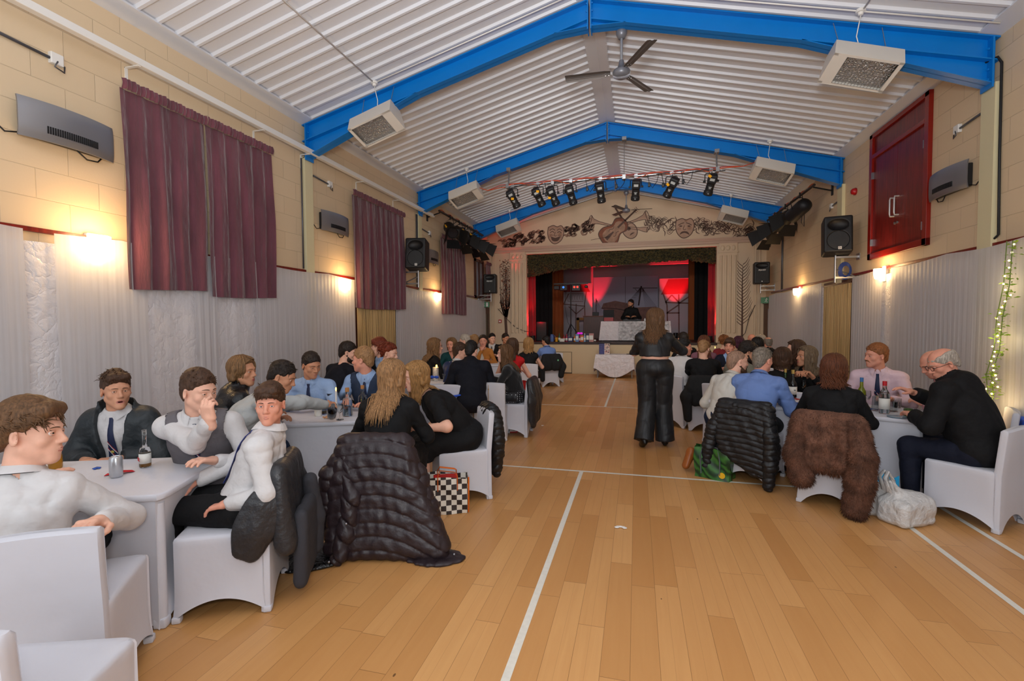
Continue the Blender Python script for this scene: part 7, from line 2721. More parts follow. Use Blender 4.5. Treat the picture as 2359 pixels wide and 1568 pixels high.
def all_garments():
 # long brown black puffer
 sd = coat_sdf([(0.765, 0.19, 0, -0.245, 0.062), (0.68, 0.21, 0, -0.265, 0.064), (0.56, 0.235, 0.0, -0.285, 0.066), (0.42, 0.265, 0.02, -0.3, 0.068), (0.3, 0.29, 0.05, -0.315, 0.07), (0.18, 0.32, 0.08, -0.33, 0.072), (0.06, 0.35, 0.1, -0.35, 0.07)], 0.12)
 sd.disp = quilt(0.088, 0.009, 0.7, 0.05, 3)
 s2 = SDF(); s2.chain([(-0.2, -0.26, 0.74), (-0.30, -0.3, 0.55), (-0.32, -0.31, 0.36), (-0.33, -0.3, 0.2)], [0.055, 0.064, 0.06, 0.05], 0.04); s2.disp = quilt(0.085, 0.01, 0, 0.1, 4)
 s3 = SDF(); s3.chain([(0.19, -0.25, 0.74), (0.29, -0.26, 0.52), (0.36, -0.28, 0.3), (0.4, -0.3, 0.12)], [0.055, 0.065, 0.07, 0.06], 0.05); s3.disp = quilt(0.085, 0.01, 0, -0.1, 6)
 s5 = SDF(); s5.chain([(-0.19, -0.3, 0.68), (-0.13, -0.36, 0.42), (-0.16, -0.38, 0.2), (-0.2, -0.44, 0.05)], [0.035, 0.06, 0.065, 0.05], 0.04); s5.disp = quilt(0.14, 0.016, 0, 0.9, 8)
 s6 = SDF(); s6.ell((0.42, -0.36, 0.01), (0.2, 0.12, 0.022), None, 0.02); s6.disp = wob(7, 60, 0.005)
 s4 = SDF(); s4.ell((-0.42, -0.4, 0.012), (0.3, 0.15, 0.03), np.array(Rz(0.25)), 0.02); s4.disp = wob(4, 60, 0.006)
 t = garment('puffer', 'puffer_coat', 'long brown black quilted puffer coat draped over a chair back and pooling on the floor', 'coat', [('coat_back', sd, 0.009, M_BRPUFF), ('sleeve', s2, 0.009, M_BRPUFF), ('sleeve', s3, 0.009, M_BRPUFF), ('front_flap', s5, 0.009, M_BRPUFF), ('trailing_hem', s6, 0.009, M_BRPUFF), ('trailing_hem', s4, 0.009, mat('shiny_black_lining', (14, 14, 16), 0.25, bump=(30, 0.8, 0.02)))])
 b = MB()
 for p in ((-0.24, -0.5, 0.05), (-0.14, -0.455, 0.28), (0.55, -0.37, 0.035)):
  b.sphere(p, 0.008, 8, 6)
 b.build('press_stud', M_ZIP, t, 60)
 # black puffer hanging on the corner of the blonde woman's chair
 sd = coat_sdf([(0.765, 0.1, 0.06, -0.27, 0.06), (0.66, 0.14, 0.07, -0.29, 0.058), (0.55, 0.16, 0.07, -0.3, 0.055), (0.43, 0.15, 0.06, -0.31, 0.052), (0.3, 0.1, 0.04, -0.31, 0.045), (0.16, 0.03, 0.0, -0.31, 0.03)], 0.09); sd.disp = quilt(0.06, 0.01, 0, 0.8, 12)
 s2 = SDF(); s2.chain([(0.14, -0.28, 0.72), (0.22, -0.35, 0.5), (0.22, -0.37, 0.3), (0.2, -0.37, 0.16)], [0.05, 0.062, 0.055, 0.05], 0.03); s2.disp = quilt(0.06, 0.009, 0, 0.3, 13)
 garment('blonde', 'puffer_jacket', 'black quilted puffer jacket slung over the chair of the blonde woman in a black dress', 'jacket', [('jacket_back', sd, 0.009, M_BKPUFF), ('sleeve', s2, 0.009, M_BKPUFF)])
 # thin black hooded puffer, right side
 sd = coat_sdf([(0.765, 0.19, 0, -0.25, 0.06), (0.66, 0.21, 0.0, -0.27, 0.058), (0.54, 0.225, 0.01, -0.285, 0.055), (0.42, 0.23, 0.03, -0.29, 0.052), (0.32, 0.21, 0.05, -0.29, 0.05), (0.22, 0.13, 0.12, -0.29, 0.045), (0.14, 0.06, 0.18, -0.29, 0.04)], 0.1); sd.disp = quilt(0.052, 0.009, 0.35, 0.1, 22)
 s2 = SDF(); s2.chain([(-0.19, -0.26, 0.74), (-0.28, -0.3, 0.52), (-0.32, -0.31, 0.32), (-0.34, -0.3, 0.13)], [0.055, 0.066, 0.06, 0.052], 0.03); s2.disp = quilt(0.052, 0.008, 0, 0.15, 23)
 s3 = SDF(); s3.chain([(0.19, -0.27, 0.74), (0.25, -0.31, 0.5), (0.25, -0.32, 0.25), (0.24, -0.32, 0.05)], [0.055, 0.066, 0.06, 0.05], 0.03); s3.disp = quilt(0.052, 0.008, 0, -0.15, 24)
 s4 = SDF(); s4.ell((0, -0.27, 0.70), (0.21, 0.075, 0.11), np.array(Rx(0.2)), 0.03); s4.disp = quilt(0.075, 0.012, 1.5, 0.0, 25)
 garment('bluebk', 'puffer_jacket', 'black hooded puffer jacket on the chair of the man in the blue shirt', 'jacket', [('jacket_back', sd, 0.008, M_BKPUFF), ('sleeve', s2, 0.008, M_BKPUFF), ('sleeve', s3, 0.008, M_BKPUFF), ('hood', s4, 0.008, M_BKPUFF)])
 # brown fur coat
 t = None
 sd = coat_sdf([(0.765, 0.2, 0, -0.24, 0.045), (0.62, 0.235, 0.01, -0.275, 0.05), (0.46, 0.235, 0.02, -0.29, 0.055), (0.36, 0.1, -0.02, -0.3, 0.05)], 0.1)
 for xa in (-0.14, -0.03, 0.09, 0.19):
  sd.chain([(xa, -0.3, 0.72), (xa + 0.03, -0.335, 0.55), (xa + 0.01, -0.335, 0.4)], [0.03, 0.04, 0.045], 0.03)
 s2 = SDF(); s2.chain([(-0.2, -0.28, 0.7), (-0.22, -0.33, 0.45), (-0.17, -0.34, 0.27)], [0.06, 0.08, 0.085], 0.03)
 s3 = SDF(); s3.chain([(0.18, -0.28, 0.72), (0.24, -0.34, 0.5), (0.23, -0.35, 0.3), (0.2, -0.35, 0.08)], [0.06, 0.09, 0.095, 0.085], 0.03)
 for q, s_ in enumerate((sd, s2, s3)):
  s_.disp = folds(31 + q, 14, 0.013)
 x, y, a = CHAIRS['fur']
 t = thing('fur_coat', 'brown fur coat draped over the chair of the woman with auburn hair', 'coat', (x + 0.045 * math.sin(a), y - 0.045 * math.cos(a), 0.012), a, 'jackets and coats left on chairs')
 rr = np.random.RandomState(2)
 for nm, s_ in (('coat_back', sd), ('sleeve', s2), ('sleeve', s3)):
  V, Q = s_.mesh(0.0095)
  # outward normals from the field, short hairs combed down
  idx = rr.choice(len(V), min(len(V), 5200), replace=False)
  P_ = V[idx]
  d0 = s_.val(P_)
  N_ = np.stack([s_.val(P_ + dd) - d0 for dd in np.eye(3) * 0.004], 1)
  N_ /= np.maximum(np.linalg.norm(N_, axis=1), 1e-9)[:, None]
  L_ = rr.uniform(0.014, 0.03, len(P_))[:, None]
  tip = P_ + N_ * L_ * 0.75 + A((0, 0, -1)) * L_ * 0.8 + rr.normal(size=P_.shape) * 0.005
  s0 = np.cross(N_, rr.normal(size=P_.shape)); s0 /= np.maximum(np.linalg.norm(s0, axis=1), 1e-9)[:, None]
  s1 = np.cross(N_, s0)
  m = len(P_)
  w_ = 0.0032
  HV = np.concatenate([P_ + s0 * w_, P_ - s0 * w_ * .5 + s1 * w_, P_ - s0 * w_ * .5 - s1 * w_, tip])
  i_ = np.arange(m)
  HQ = np.concatenate([np.stack([i_, i_ + m, i_ + 3 * m, i_ + 3 * m], 1), np.stack([i_ + m, i_ + 2 * m, i_ + 3 * m, i_ + 3 * m], 1), np.stack([i_ + 2 * m, i_, i_ + 3 * m, i_ + 3 * m], 1)])
  me = bpy.data.meshes.new(nm)
  fs = [tuple(f) for f in Q.tolist()] + [tuple(f[:3]) for f in (HQ + len(V)).tolist()]
  me.from_pydata(np.concatenate([V, HV]).tolist(), [], fs)
  me.materials.append(M_FUR)
  me.polygons.foreach_set('use_smooth', [True] * len(me.polygons))
  link(nm, me, t)
 # grey leather jacket over felt hoodie on the near boy's chair
 sd = coat_sdf([(0.765, 0.19, 0, -0.25, 0.045), (0.6, 0.215, 0.0, -0.28, 0.034), (0.45, 0.225, 0.0, -0.29, 0.03), (0.34, 0.23, 0.0, -0.295, 0.03)], 0.09); sd.disp = drape(41, 34, 0.008)
 s2 = SDF(); s2.chain([(-0.2, -0.24, 0.74), (-0.25, -0.2, 0.6), (-0.26, -0.16, 0.48), (-0.25, -0.13, 0.38)], [0.04, 0.08, 0.085, 0.07], 0.05, 'u', (1, 0.25, 0, 3.2)); s2.disp = drape(42, 40, 0.007)
 s3 = SDF(); s3.chain([(0.19, -0.26, 0.72), (0.24, -0.32, 0.5), (0.2, -0.33, 0.28)], [0.05, 0.08, 0.07], 0.03, 'u', (0.3, 1, 0, 2.0)); s3.disp = folds(43, 16, 0.01)
 s2b = SDF(); s2b.chain([(0.16, -0.36, 0.6), (0.2, -0.38, 0.35), (0.2, -0.37, 0.16)], [0.045, 0.055, 0.055], 0.03); s2b.disp = folds(44, 14, 0.008)
 garment('camboy', 'leather_jacket', 'dark grey leather jacket on the chair of the boy facing the camera', 'jacket', [('jacket_back', sd, 0.0085, M_LEATH), ('sleeve', s2, 0.0085, M_LEATH), ('sleeve', s3, 0.0085, M_LEATH)])
 sd2 = coat_sdf([(0.5, 0.17, 0.02, -0.36, 0.03), (0.3, 0.2, 0.04, -0.36, 0.03), (0.1, 0.19, 0.05, -0.35, 0.03)], 0.1); sd2.disp = folds(45, 13, 0.008)
 garment('camboy', 'felt_coat', 'charcoal felt coat hanging below the leather jacket of the boy facing the camera', 'coat', [('coat_back', sd2, 0.009, M_FELT), ('sleeve', s2b, 0.009, M_FELT)])
 # dark charcoal coat on the leaning man's chair
 sd = coat_sdf([(0.77, 0.19, 0, -0.24, 0.045), (0.6, 0.23, 0.0, -0.27, 0.045), (0.4, 0.24, 0.0, -0.28, 0.045), (0.24, 0.23, 0.02, -0.28, 0.04)], 0.09); sd.disp = drape(51, 30, 0.007)
 s2 = SDF(); s2.chain([(0.2, -0.24, 0.74), (0.3, -0.24, 0.5), (0.3, -0.23, 0.25)], [0.05, 0.08, 0.07], 0.05, 'u', (0.5, 1, 0, 1.8)); s2.disp = folds(52, 14, 0.01)
 s3 = SDF(); s3.chain([(-0.2, -0.24, 0.74), (-0.29, -0.25, 0.5), (-0.29, -0.25, 0.3)], [0.05, 0.08, 0.07], 0.05, 'u', (0.5, 1, 0, 1.8))
 garment('lean', 'charcoal_coat', 'charcoal wool coat on the chair of the man pouring a drink', 'coat', [('coat_back', sd, 0.0095, mat('charcoal_wool', (46, 46, 48), 0.9, bump=(60, 0.4))), ('sleeve', s2, 0.0095, MATS['charcoal_wool']), ('sleeve', s3, 0.0095, MATS['charcoal_wool'])])
 for key, nm, lb, m_, low in (('blackj', 'soft_jacket', 'black soft jacket with white logo on the chair of the man in black jumper', M_BKCOAT, 0.42), ('girl', 'rain_jacket', 'black rain jacket hanging on the chair of the girl in black velvet', M_LEATH, 0.22), ('bluefar', 'soft_jacket', 'black jacket with green tag on the chair of the boy in pale blue', M_BKCOAT, 0.45)):
  sd = coat_sdf([(0.77, 0.19, 0, -0.24, 0.045), (0.6, 0.22, 0.0, -0.28, 0.05), (low, 0.18, 0.0, -0.285, 0.04)], 0.09); sd.disp = drape(61, 30, 0.008)
  s2 = SDF(); s2.chain([(-0.2, -0.25, 0.74), (-0.27, -0.29, 0.5), (-0.25, -0.3, 0.2)], [0.05, 0.08, 0.06], 0.05, 'u', (0.5, 1, 0, 1.8))
  s3 = SDF(); s3.chain([(0.2, -0.25, 0.74), (0.27, -0.28, 0.5), (0.23, -0.28, 0.28)], [0.05, 0.08, 0.07], 0.05, 'u', (0.5, 1, 0, 1.8))
  t = garment(key, nm, lb, 'jacket', [('jacket_back', sd, 0.012, m_), ('sleeve', s2, 0.012, m_), ('sleeve', s3, 0.012, m_)])
  if key != 'girl':
   b = MB(); b.box((0.13, -0.345, 0.66), (0.016, 0.003, 0.018), Ry(0.3)); b.build('logo', M_WHITE if key == 'blackj' else mat('green_tag', (120, 200, 150), 0.5), t)
# ------------------------------------------------------------------ the guests
ST = ('tie', 'tie_navy', 0.38, True, 'navy tie with red and white stripes and a crest')
TN = ('tie', 'tie_navy', 0.36, False, 'plain navy tie')
p = person
# nearest table on the left
p('young man in white shirt at the left edge, seen from behind with tousled brown hair', (-2.037, -3.545, 1.100), 35, -58, lean=2, curl=12, hroll=-4, hs=1.1, w=1.15, lod=0, hair=('messy', 'mid'), top=('shirt', 'cloth_white'), extra=(('bowband',),),
  arms=('table', ((-1.724, -3.499, 0.722), (0.8, -0.1, -0.8))), key='edgeboy')
p('young man in open dark puffer jacket, white shirt and striped navy tie', (-3.018, -2.476, 1.113), 203, 247, lean=4, lod=0, hair=('quiff', 'brown'), skin='warm', top=('openjacket', 'cloth_puffer', 'cloth_white'), extra=(ST,), arms=('lap', 'lap'), face=dict(mouth=0.25, gaze=0.1), key='jacketboy')
p('young man in grey waistcoat gasping with one hand at his mouth', (-2.027, -2.712, 1.171), 214, 266, lean=16, hpitch=8, lod=0, hair=('short', 'brown'), top=('vest', 'cloth_grey', 'cloth_white'), bottom=('trousers', 'cloth_grey'), extra=(ST,), face=dict(mouth=1.0, brow=0.006),
  arms=('table', ((-1.787, -2.862, 1.036), (-0.3, 0.1, -1), (-0.4, -0.8, 0.1), (0.12, 0.2, 0.9))), curls=(0.35, 0.75), key='vestboy')
p('boy in white shirt slouching sideways and looking at the camera', (-1.502, -2.723, 1.113), 118, 207, lean=-27, curl=12, hs=0.91, lod=0, hair=('fringe', 'brown'), skin='rosy', top=('shirt', 'cloth_white'), extra=(('tie', 'tie_royal', 0.36, False, 'royal blue tie'),), face=dict(blue=True, smile=True, gaze=-0.1),
  legs=(((0.03, 0.4, 0.525), (0.06, 0.36, 0.085), (0.3, 1, 0)), ((0.19, 0.39, 0.525), (0.2, 0.36, 0.085), (0.3, 1, 0))),
  arms=(((-1.612, -2.937, 0.600), (-0.3, -1, -0.2), (0, 0, -1)), 'lap'), legspread=0.05, key='camboy')
# second table on the left
p('woman with blonde bob in black leather jacket, leaning to the right', (-2.704, -1.668, 1.173), -30, -82, lean=10, sex='f', lod=1, hair=('bob', 'dirty', 0.1), skin='tan', top=('coat', 'cloth_leather'), key='bob')
p('man in pale grey shirt leaning over the table to pour a drink', (-2.272, -1.712, 1.143), -48, -68, hpitch=22, lean=24, curl=24, lod=0, hair=('crop', 'dark'), skin='tan', top=('shirt', 'cloth_palegrey'), bottom=('trousers', 'cloth_jeans'), arms=('table', ((-2.015, -1.398, 0.869), (0.5, -0.2, 0.5), (-0.6, 0, -0.6))), curls=(0.4, 0.9), w=1.08, key='lean')
p('man in pale blue shirt and navy tie looking down to the right', (-2.664, -0.832, 1.151), 196, 246, hpitch=14, lean=10, lod=0, hair=('short', 'dark'), skin='tan', top=('shirt', 'cloth_lightblue'), extra=(TN,), w=1.08, key='bluetie')
p('bearded man in black jumper turned away by the left drape', (-2.940, 0.237, 1.214), -20, -62, hpitch=10, lean=16, hair=('short', 'dark'), top=('jumper', 'cloth_darknavy'), face=dict(beard='dark', beardonly=1), w=1.1, key='darkjumper')
p('fair haired young man in navy waistcoat and blue shirt facing left', (-2.208, -0.608, 1.198), 190, 98, lean=10, lod=0, hair=('short', 'sandy'), skin='rosy', top=('vest', 'cloth_waistcoat', 'cloth_lightblue'), extra=(ST,), key='waistcoat')
p('man in dark suit half hidden behind the red haired woman', (-3.041, 1.142, 1.231), 170, 115, hair=('messy', 'red'), top=('jacket', 'cloth_darknavy', 'cloth_lightblue'), key='hiddensuit')
p('woman with red hair pinned up, in profile to the right', (-2.539, 0.546, 1.187), -62, -84, hpitch=10, sex='f', hair=('updo', 'red'), top=('sleeveless', 'cloth_black'), key='updo')
p('woman with long brown hair seen from behind at the draped puffer coat', (-1.275, -1.690, 1.164), 14, -12, lean=10, sex='f', lod=0, hair=('long', 'sandy', 0.36), top=('jumper', 'cloth_black'), bottom=('skirt', 'cloth_black'), w=1.15, key='puffer')
p('woman with blonde hair in black short sleeved dress, leaning in to the left', (-1.338, -1.161, 1.102), 124, 130, lean=32, curl=16, hpitch=8, sex='f', lod=0, hair=('long', 'blonde', 0.25), top=('short', 'cloth_black'), bottom=('skirt', 'cloth_black', 1.0), w=1.4, arms=(((-1.202, -1.420, 0.711), (-0.3, -1, 0.2)), 'lap'), key='blonde')
# third table on the left
p('woman with long curly fair hair in black, turned from the camera', (-2.531, 1.997, 1.204), -38, -66, sex='f', hair=('wavy', 'dirty', 0.3), top=('jumper', 'cloth_black'), face=dict(glasses=1), key='curly')
p('smiling woman in teal top with shoulder length hair facing the camera', (-2.882, 3.558, 1.155), 205, 178, sex='f', hair=('half', 'dirty', 0.12), skin='rosy', top=('jumper', 'cloth_teal'), extra=(('v',),), face=dict(smile=1), key='teal')
p('grey haired man in white behind the man in a black suit', (-2.744, 3.906, 1.208), 120, 100, lod=2, hair=('short', 'white'), top=('shirt', 'cloth_white'), key='greyhair')
p('man in royal blue suit jacket half hidden by the black suit', (-1.966, 1.624, 1.149), -20, -70, hair=('short', 'brown'), top=('jacket', 'cloth_suitblue', 'cloth_white'), key='bluesuit')
p('man in black suit jacket with black hair seen from behind', (-1.611, 1.098, 1.197), 22, -6, lean=16, hpitch=10, hair=('short', 'black'), top=('coat', 'cloth_darknavy'), w=1.12, key='blacksuit')
p('girl with long brown hair in black velvet and polka dot skirt facing left', (-1.257, 1.498, 1.133), 92, 118, sex='f', hair=('long', 'mid', 0.3), top=('jumper', 'cloth_velvet'), bottom=('skirt', 'cloth_polka'), face=dict(smile=1), hs=0.97, key='girl')
p('woman in red dress with long brown hair seen from behind', (-1.425, 2.593, 1.181), 2, 20, sex='f', lod=2, hair=('long', 'brown', 0.24), top=('sleeveless', 'cloth_red'), bottom=('skirt', 'cloth_red'), key='reddress')
# far left tables
p('fair haired guest beside the woman with a hand at her chin', (-2.856, 4.806, 1.172), 40, 60, lod=2, hair=('messy', 'sandy'), top=('shirt', 'cloth_ivory'), key='fairfar')
p('woman in tan wrap with dark hair tied back and a hand at her chin', (-2.634, 4.761, 1.174), 190, 196, sex='f', lod=1, hair=('scarf', 'dark', 0.05), skin='rosy', top=('jumper', 'cloth_orange'), arms=('table', 'chin'), key='tan')
p('boy in black suit and black tie sitting by the stage door', (-2.939, 6.439, 1.171), 188, 214, hair=('short', 'black'), top=('jacket', 'cloth_black', 'cloth_white'), extra=(('tie', 'tie_black', 0.36, False, 'black tie'),), key='doorboy')
p('boy in black suit sitting below the painted leafy tree', (-2.612, 6.524, 1.169), 192, 230, hair=('short', 'dark'), skin='tan', top=('jacket', 'cloth_black', 'cloth_white'), key='treeboy')
p('woman with straight blonde hair and black ribbon, back to the camera', (-1.532, 4.322, 1.136), 8, 4, sex='f', lod=2, hair=('long', 'blonde', 0.2), top=('sleeveless', 'cloth_black'), key='ribbon')
p('boy in pale blue shirt with dark hair, back to the camera near the stage', (-1.643, 6.773, 1.098), 30, 62, lod=2, hair=('short', 'black'), skin='tan', top=('shirt', 'cloth_blue'), key='bluefar')
# aisle
p('woman with long wavy hair walking away in black crop top and wide trousers', (0.803, 1.328, 1.610), 6, -48, pose='stand', zs=0.985, hs=1.02, lean=2, curl=6, sex='f', lod=0, hair=('wavy', 'mid', 0.34), top=('crop', 'cloth_satin'), bottom=('wide', 'cloth_satin'), extra=(('heels',),), w=1.35,
  arms=(((0.694, 1.646, 1.232), (-0.8, -0.6, -0.4)), ((1.002, 1.675, 1.233), (1, -0.7, -0.6))), legs=(((-0.09, 0.03, 0.53), (-0.15, -0.14, 0.13), (-0.1, 1, -0.45)), ((0.11, 0.06, 0.53), (0.13, 0.02, 0.1), (0.15, 1, 0))), key='walker')
p('bald bearded man in white shirt kneeling on the floor in tan shoes', (1.622, 0.591, 1.134), -46, -74, pose='stand', zs=0.56, lean=16, curl=14, lod=0, hair=('buzz', 'shaved'), top=('shirt', 'cloth_ivory'), bottom=('trousers', 'cloth_jeans'), shoes='shoe_tan', face=dict(beard='brown', beardonly=1), arms=('lap', ((1.465, 0.317, 0.468), (0.4, -0.8, -0.4))),
  legs=(((-0.1, 0.16, 0.075), (-0.12, -0.3, 0.17), (-0.05, -0.35, -0.94)), ((0.1, 0.2, 0.075), (0.1, -0.24, 0.13), (0, -0.5, -0.87))), key='kneel')
# nearest table on the right
p('man in blue shirt with cropped grey hair seen from behind', (1.822, 0.386, 1.172), -30, -48, lean=14, lod=0, hair=('crop', 'grey'), skin='rosy', top=('shirt', 'cloth_blue'), w=1.2, key='bluebk')
p('woman with auburn hair in black top seen from behind by the fur coat', (2.279, -0.168, 1.144), -24, -30, sex='f', lod=0, hair=('wavy', 'auburn', 0.19), top=('jumper', 'cloth_black'), w=1.25, key='fur')
p('man with ginger moustache in pink shirt and striped navy tie', (3.054, 0.914, 1.195), 152, 103, lean=6, lod=0, hair=('short', 'ginger'), skin='rosy', top=('shirt', 'cloth_pink'), extra=(ST,), face=dict(tache='ginger', beardonly=1), w=1.12, arms=('table', 'lap'), key='pink')
p('white haired man in glasses and black hooded jacket at the table end', (3.006, -0.338, 1.218), 40, 92, hpitch=24, lean=10, curl=18, lod=0, hair=('ring', 'white'), skin='rosy', top=('coat', 'cloth_black'), bottom=('trousers', 'cloth_navy'), extra=(('hood',),), face=dict(glasses=1), w=1.2, belly=0.03, arms=('table', ((2.924, -0.060, 0.945), (0.8, -0.5, -0.4))), key='oldman')
p('bald man in pink gingham shirt bent forward behind the black jacket', (3.320, 0.413, 1.158), 66, 92, hpitch=30, lean=14, curl=26, lod=0, hair=('none', 'none'), skin='rosy', top=('shirt', 'cloth_gingham'), w=1.25, key='gingham')
p('woman with long ash blonde hair in black V neck looking left', (2.583, 1.565, 1.133), 160, 106, hpitch=-6, sex='f', lod=0, hair=('long', 'ash', 0.26), skin='tan', top=('jumper', 'cloth_black'), extra=(('v',),), arms=(((2.573, 1.295, 0.916), (-0.6, -0.4, -0.8)), ((2.378, 1.194, 0.953), (0.6, -0.4, -0.8))), curls=(0.7, 0.9), key='ashblonde')
p('woman with dark brown hair behind the ash blonde woman', (2.647, 2.203, 1.182), 96, 92, sex='f', hair=('wavy', 'brown', 0.24), top=('jumper', 'cloth_black'), key='brownback')
p('woman with straight dark hair to the shoulders, back to the camera', (2.274, 1.381, 1.121), -14, -20, sex='f', lod=0, hair=('half', 'brown', 0.14), top=('jumper', 'cloth_black'), key='straightdark')
# second table on the right
p('bearded dark haired man bending beside the kneeling man', (1.951, 1.712, 1.171), -58, -84, hpitch=18, lean=18, lod=0, hair=('messy', 'dark'), skin='warm', top=('jumper', 'cloth_olive'), face=dict(beard='dark', beardonly=1), key='beard')
p('laughing young man with tousled hair in dark suit facing the camera', (2.106, 3.819, 1.143), 172, 160, hair=('messy', 'brown'), skin='rosy', top=('jacket', 'cloth_navy', 'cloth_lightblue'), face=dict(mouth=0.45, teeth=1, smile=1), key='laugh')
p('man in black jumper with shaved neck, back to the camera', (1.538, 2.638, 1.160), 0, -22, hpitch=18, lean=8, hair=('crop', 'sandy'), top=('jumper', 'cloth_black'), w=1.05, key='blackj')
p('young man in white shirt laughing in profile beside the walking woman', (1.279, 2.779, 1.177), -34, -80, hair=('short', 'black'), skin='rosy', top=('shirt', 'cloth_white'), face=dict(smile=1), key='whitelaugh')
p('dark haired guest just right of the walking woman', (1.460, 5.102, 1.213), 30, 40, lod=2, hair=('messy', 'dark'), top=('shirt', 'cloth_black'), key='darkguest')
p('woman with long auburn hair in mauve blouse, back to the camera', (1.722, 4.032, 1.192), -4, -8, sex='f', lod=2, hair=('long', 'auburn', 0.3), top=('jumper', 'cloth_mauve'), key='mauve')
# far right crowd
p('woman with gingery pinned hair in crimson beside the mauve blouse', (2.386, 5.960, 1.148), -20, -50, sex='f', lod=2, hair=('updo', 'ginger'), top=('jumper', 'cloth_crimson'), key='crimson')
p('guest in plum coloured top with plum hair at the back right', (2.548, 5.381, 1.137), 10, 0, sex='f', lod=2, hair=('half', 'plum', 0.08), top=('jumper', 'cloth_plum'), key='plum')
p('bald man in black at the far right table, nearest the painted tree', (3.211, 7.415, 1.144), 6, 10, lod=2, hair=('none', 'none'), skin='rosy', top=('coat', 'cloth_black'), key='baldfar')
p('guest with pale blonde hair at the far right table', (3.230, 6.592, 1.135), 0, 8, sex='f', lod=2, hair=('half', 'white', 0.06), top=('jumper', 'cloth_black'), key='palefar')
p('balding grey man in black at the far right table by the drape', (3.219, 5.968, 1.115), 8, 4, lod=2, hair=('ring', 'grey'), skin='rosy', top=('coat', 'cloth_black'), key='balding')
p('dark haired woman behind the bearded man', (2.665, 4.378, 1.150), -6, -10, sex='f', lod=2, hair=('half', 'black', 0.1), top=('jumper', 'cloth_black'), key='darkwoman')
p('bearded disc jockey in black jacket behind the stage table', (0.379, 11.052, 1.911), 178, 140, base=0.969, seat=0.62, hair=('short', 'black'), top=('coat', 'cloth_black'), skin='tan', face=dict(beard='dark', beardonly=1), key='dj')

CH = dict(edgeboy='white covered chair under the tousled young man at the left edge, back to the camera', jacketboy='white covered chair under the young man in the dark puffer jacket', vestboy='white covered chair under the gasping young man in the grey waistcoat', camboy='white covered chair, seen from its side, under the boy looking at the camera',
    bob='white covered chair with its back showing behind the blonde bob woman', lean='white covered chair under the man pouring a drink', bluetie='white covered chair under the man in pale blue shirt and navy tie', darkjumper='white covered chair under the bearded man in black jumper', waistcoat='white covered chair under the fair haired man in navy waistcoat', hiddensuit='white covered chair under the half hidden man in dark suit', updo='white covered chair under the woman with pinned up red hair', puffer='white covered chair hidden under the long brown black puffer coat', blonde='white covered chair under the blonde woman in the black dress',
    curly='white covered chair under the woman with curly fair hair', teal='white covered chair under the smiling woman in teal', greyhair='white covered chair under the grey haired man in white', bluesuit='white covered chair with blue ribbon sash across its back', blacksuit='white covered chair with a zip down its back under the man in black suit', girl='white covered chair under the girl in black velvet, above the red box', reddress='white covered chair under the woman in the red dress', fairfar='white covered chair under the fair haired far guest', tan='white covered chair under the woman in the tan wrap', doorboy='white covered chair under the boy by the stage door', treeboy='white covered chair under the boy below the leafy tree', ribbon='white covered chair under the blonde woman with a black ribbon', bluefar='white covered chair under the boy in pale blue near the stage',
    bluebk='white covered chair under the man in blue shirt, hooded puffer on its back', fur='white covered chair with the fur coat on its back', pink='white covered chair under the man with the ginger moustache', oldman='white covered chair under the white haired man, nearest on the right', gingham='white covered chair with blue bow under the man in pink gingham', ashblonde='white covered chair under the ash blonde woman', brownback='white covered chair under the woman behind the ash blonde woman', straightdark='white covered chair under the woman with straight dark hair', beard='white covered chair under the bearded dark haired man', laugh='white covered chair under the laughing young man in dark suit', blackj='white covered chair with black jacket under the man in black jumper', whitelaugh='white covered chair under the laughing man in white beside the walking woman', darkguest='white covered chair under the dark haired guest by the walking woman', mauve='white covered chair under the woman in mauve', crimson='white covered chair under the woman in crimson', plum='white covered chair under the guest in plum', baldfar='white covered chair under the bald man nearest the painted tree', palefar='white covered chair under the pale blonde far guest', balding='white covered chair under the balding man by the right drape', darkwoman='white covered chair under the dark haired woman behind the bearded man')
for k_, lb in CH.items():
 if k_ == 'edgeboy':
  chair(-1.84, -3.54, 35, lb, k_)
 elif k_ == 'blacksuit':
  chair(-1.377, 1.27, 10, lb, k_)
 elif k_ == 'bluesuit':
  chair(-1.92, 0.94, 20, lb, k_)
 elif k_ == 'bob':
  chair(-2.68, -1.69, 28, lb, k_)
 else:
  seat_for(k_, lb, k_)
chair(-1.33, -4.02, 20, 'white covered chair cut off by the bottom left corner of the picture')
chair(-1.55, 7.6, 10, 'empty white covered chair behind the boy in pale blue near the stage')
t = thing('stool', 'dark stool under the disc jockey', 'stool', (PEOPLE['dj']['root'][0], PEOPLE['dj']['root'][1], 0.969))
b = MB(); b.cyl((0, 0, 0.56), (0, 0, 0.61), 0.17, None, 20); b.build('seat', M_BLACKP, t, 40)
for q in range(4):
 b = MB(); b.cyl((0.12 * math.cos(q * PI / 2), 0.12 * math.sin(q * PI / 2), 0.57), (0.18 * math.cos(q * PI / 2), 0.18 * math.sin(q * PI / 2), 0), 0.014, None, 8); b.build('leg', M_BLACK, t, 60)
all_garments()
# ------------------------------------------------------------------ things on the tables
TT = TZ + 0.0015


def at_table(P, z=None):
 return (P[0], P[1], TT if z is None else z)


BEER = mat('amber_beer', (206, 140, 30), 0.08, trans=0.6)
JUICE = mat('yellow_juice', (232, 168, 20), 0.4)
CORK = mat('cork', (176, 122, 70), 0.8)
PLC = mat('clear_plastic', (232, 236, 240), 0.12, trans=0.9, ior=1.15)


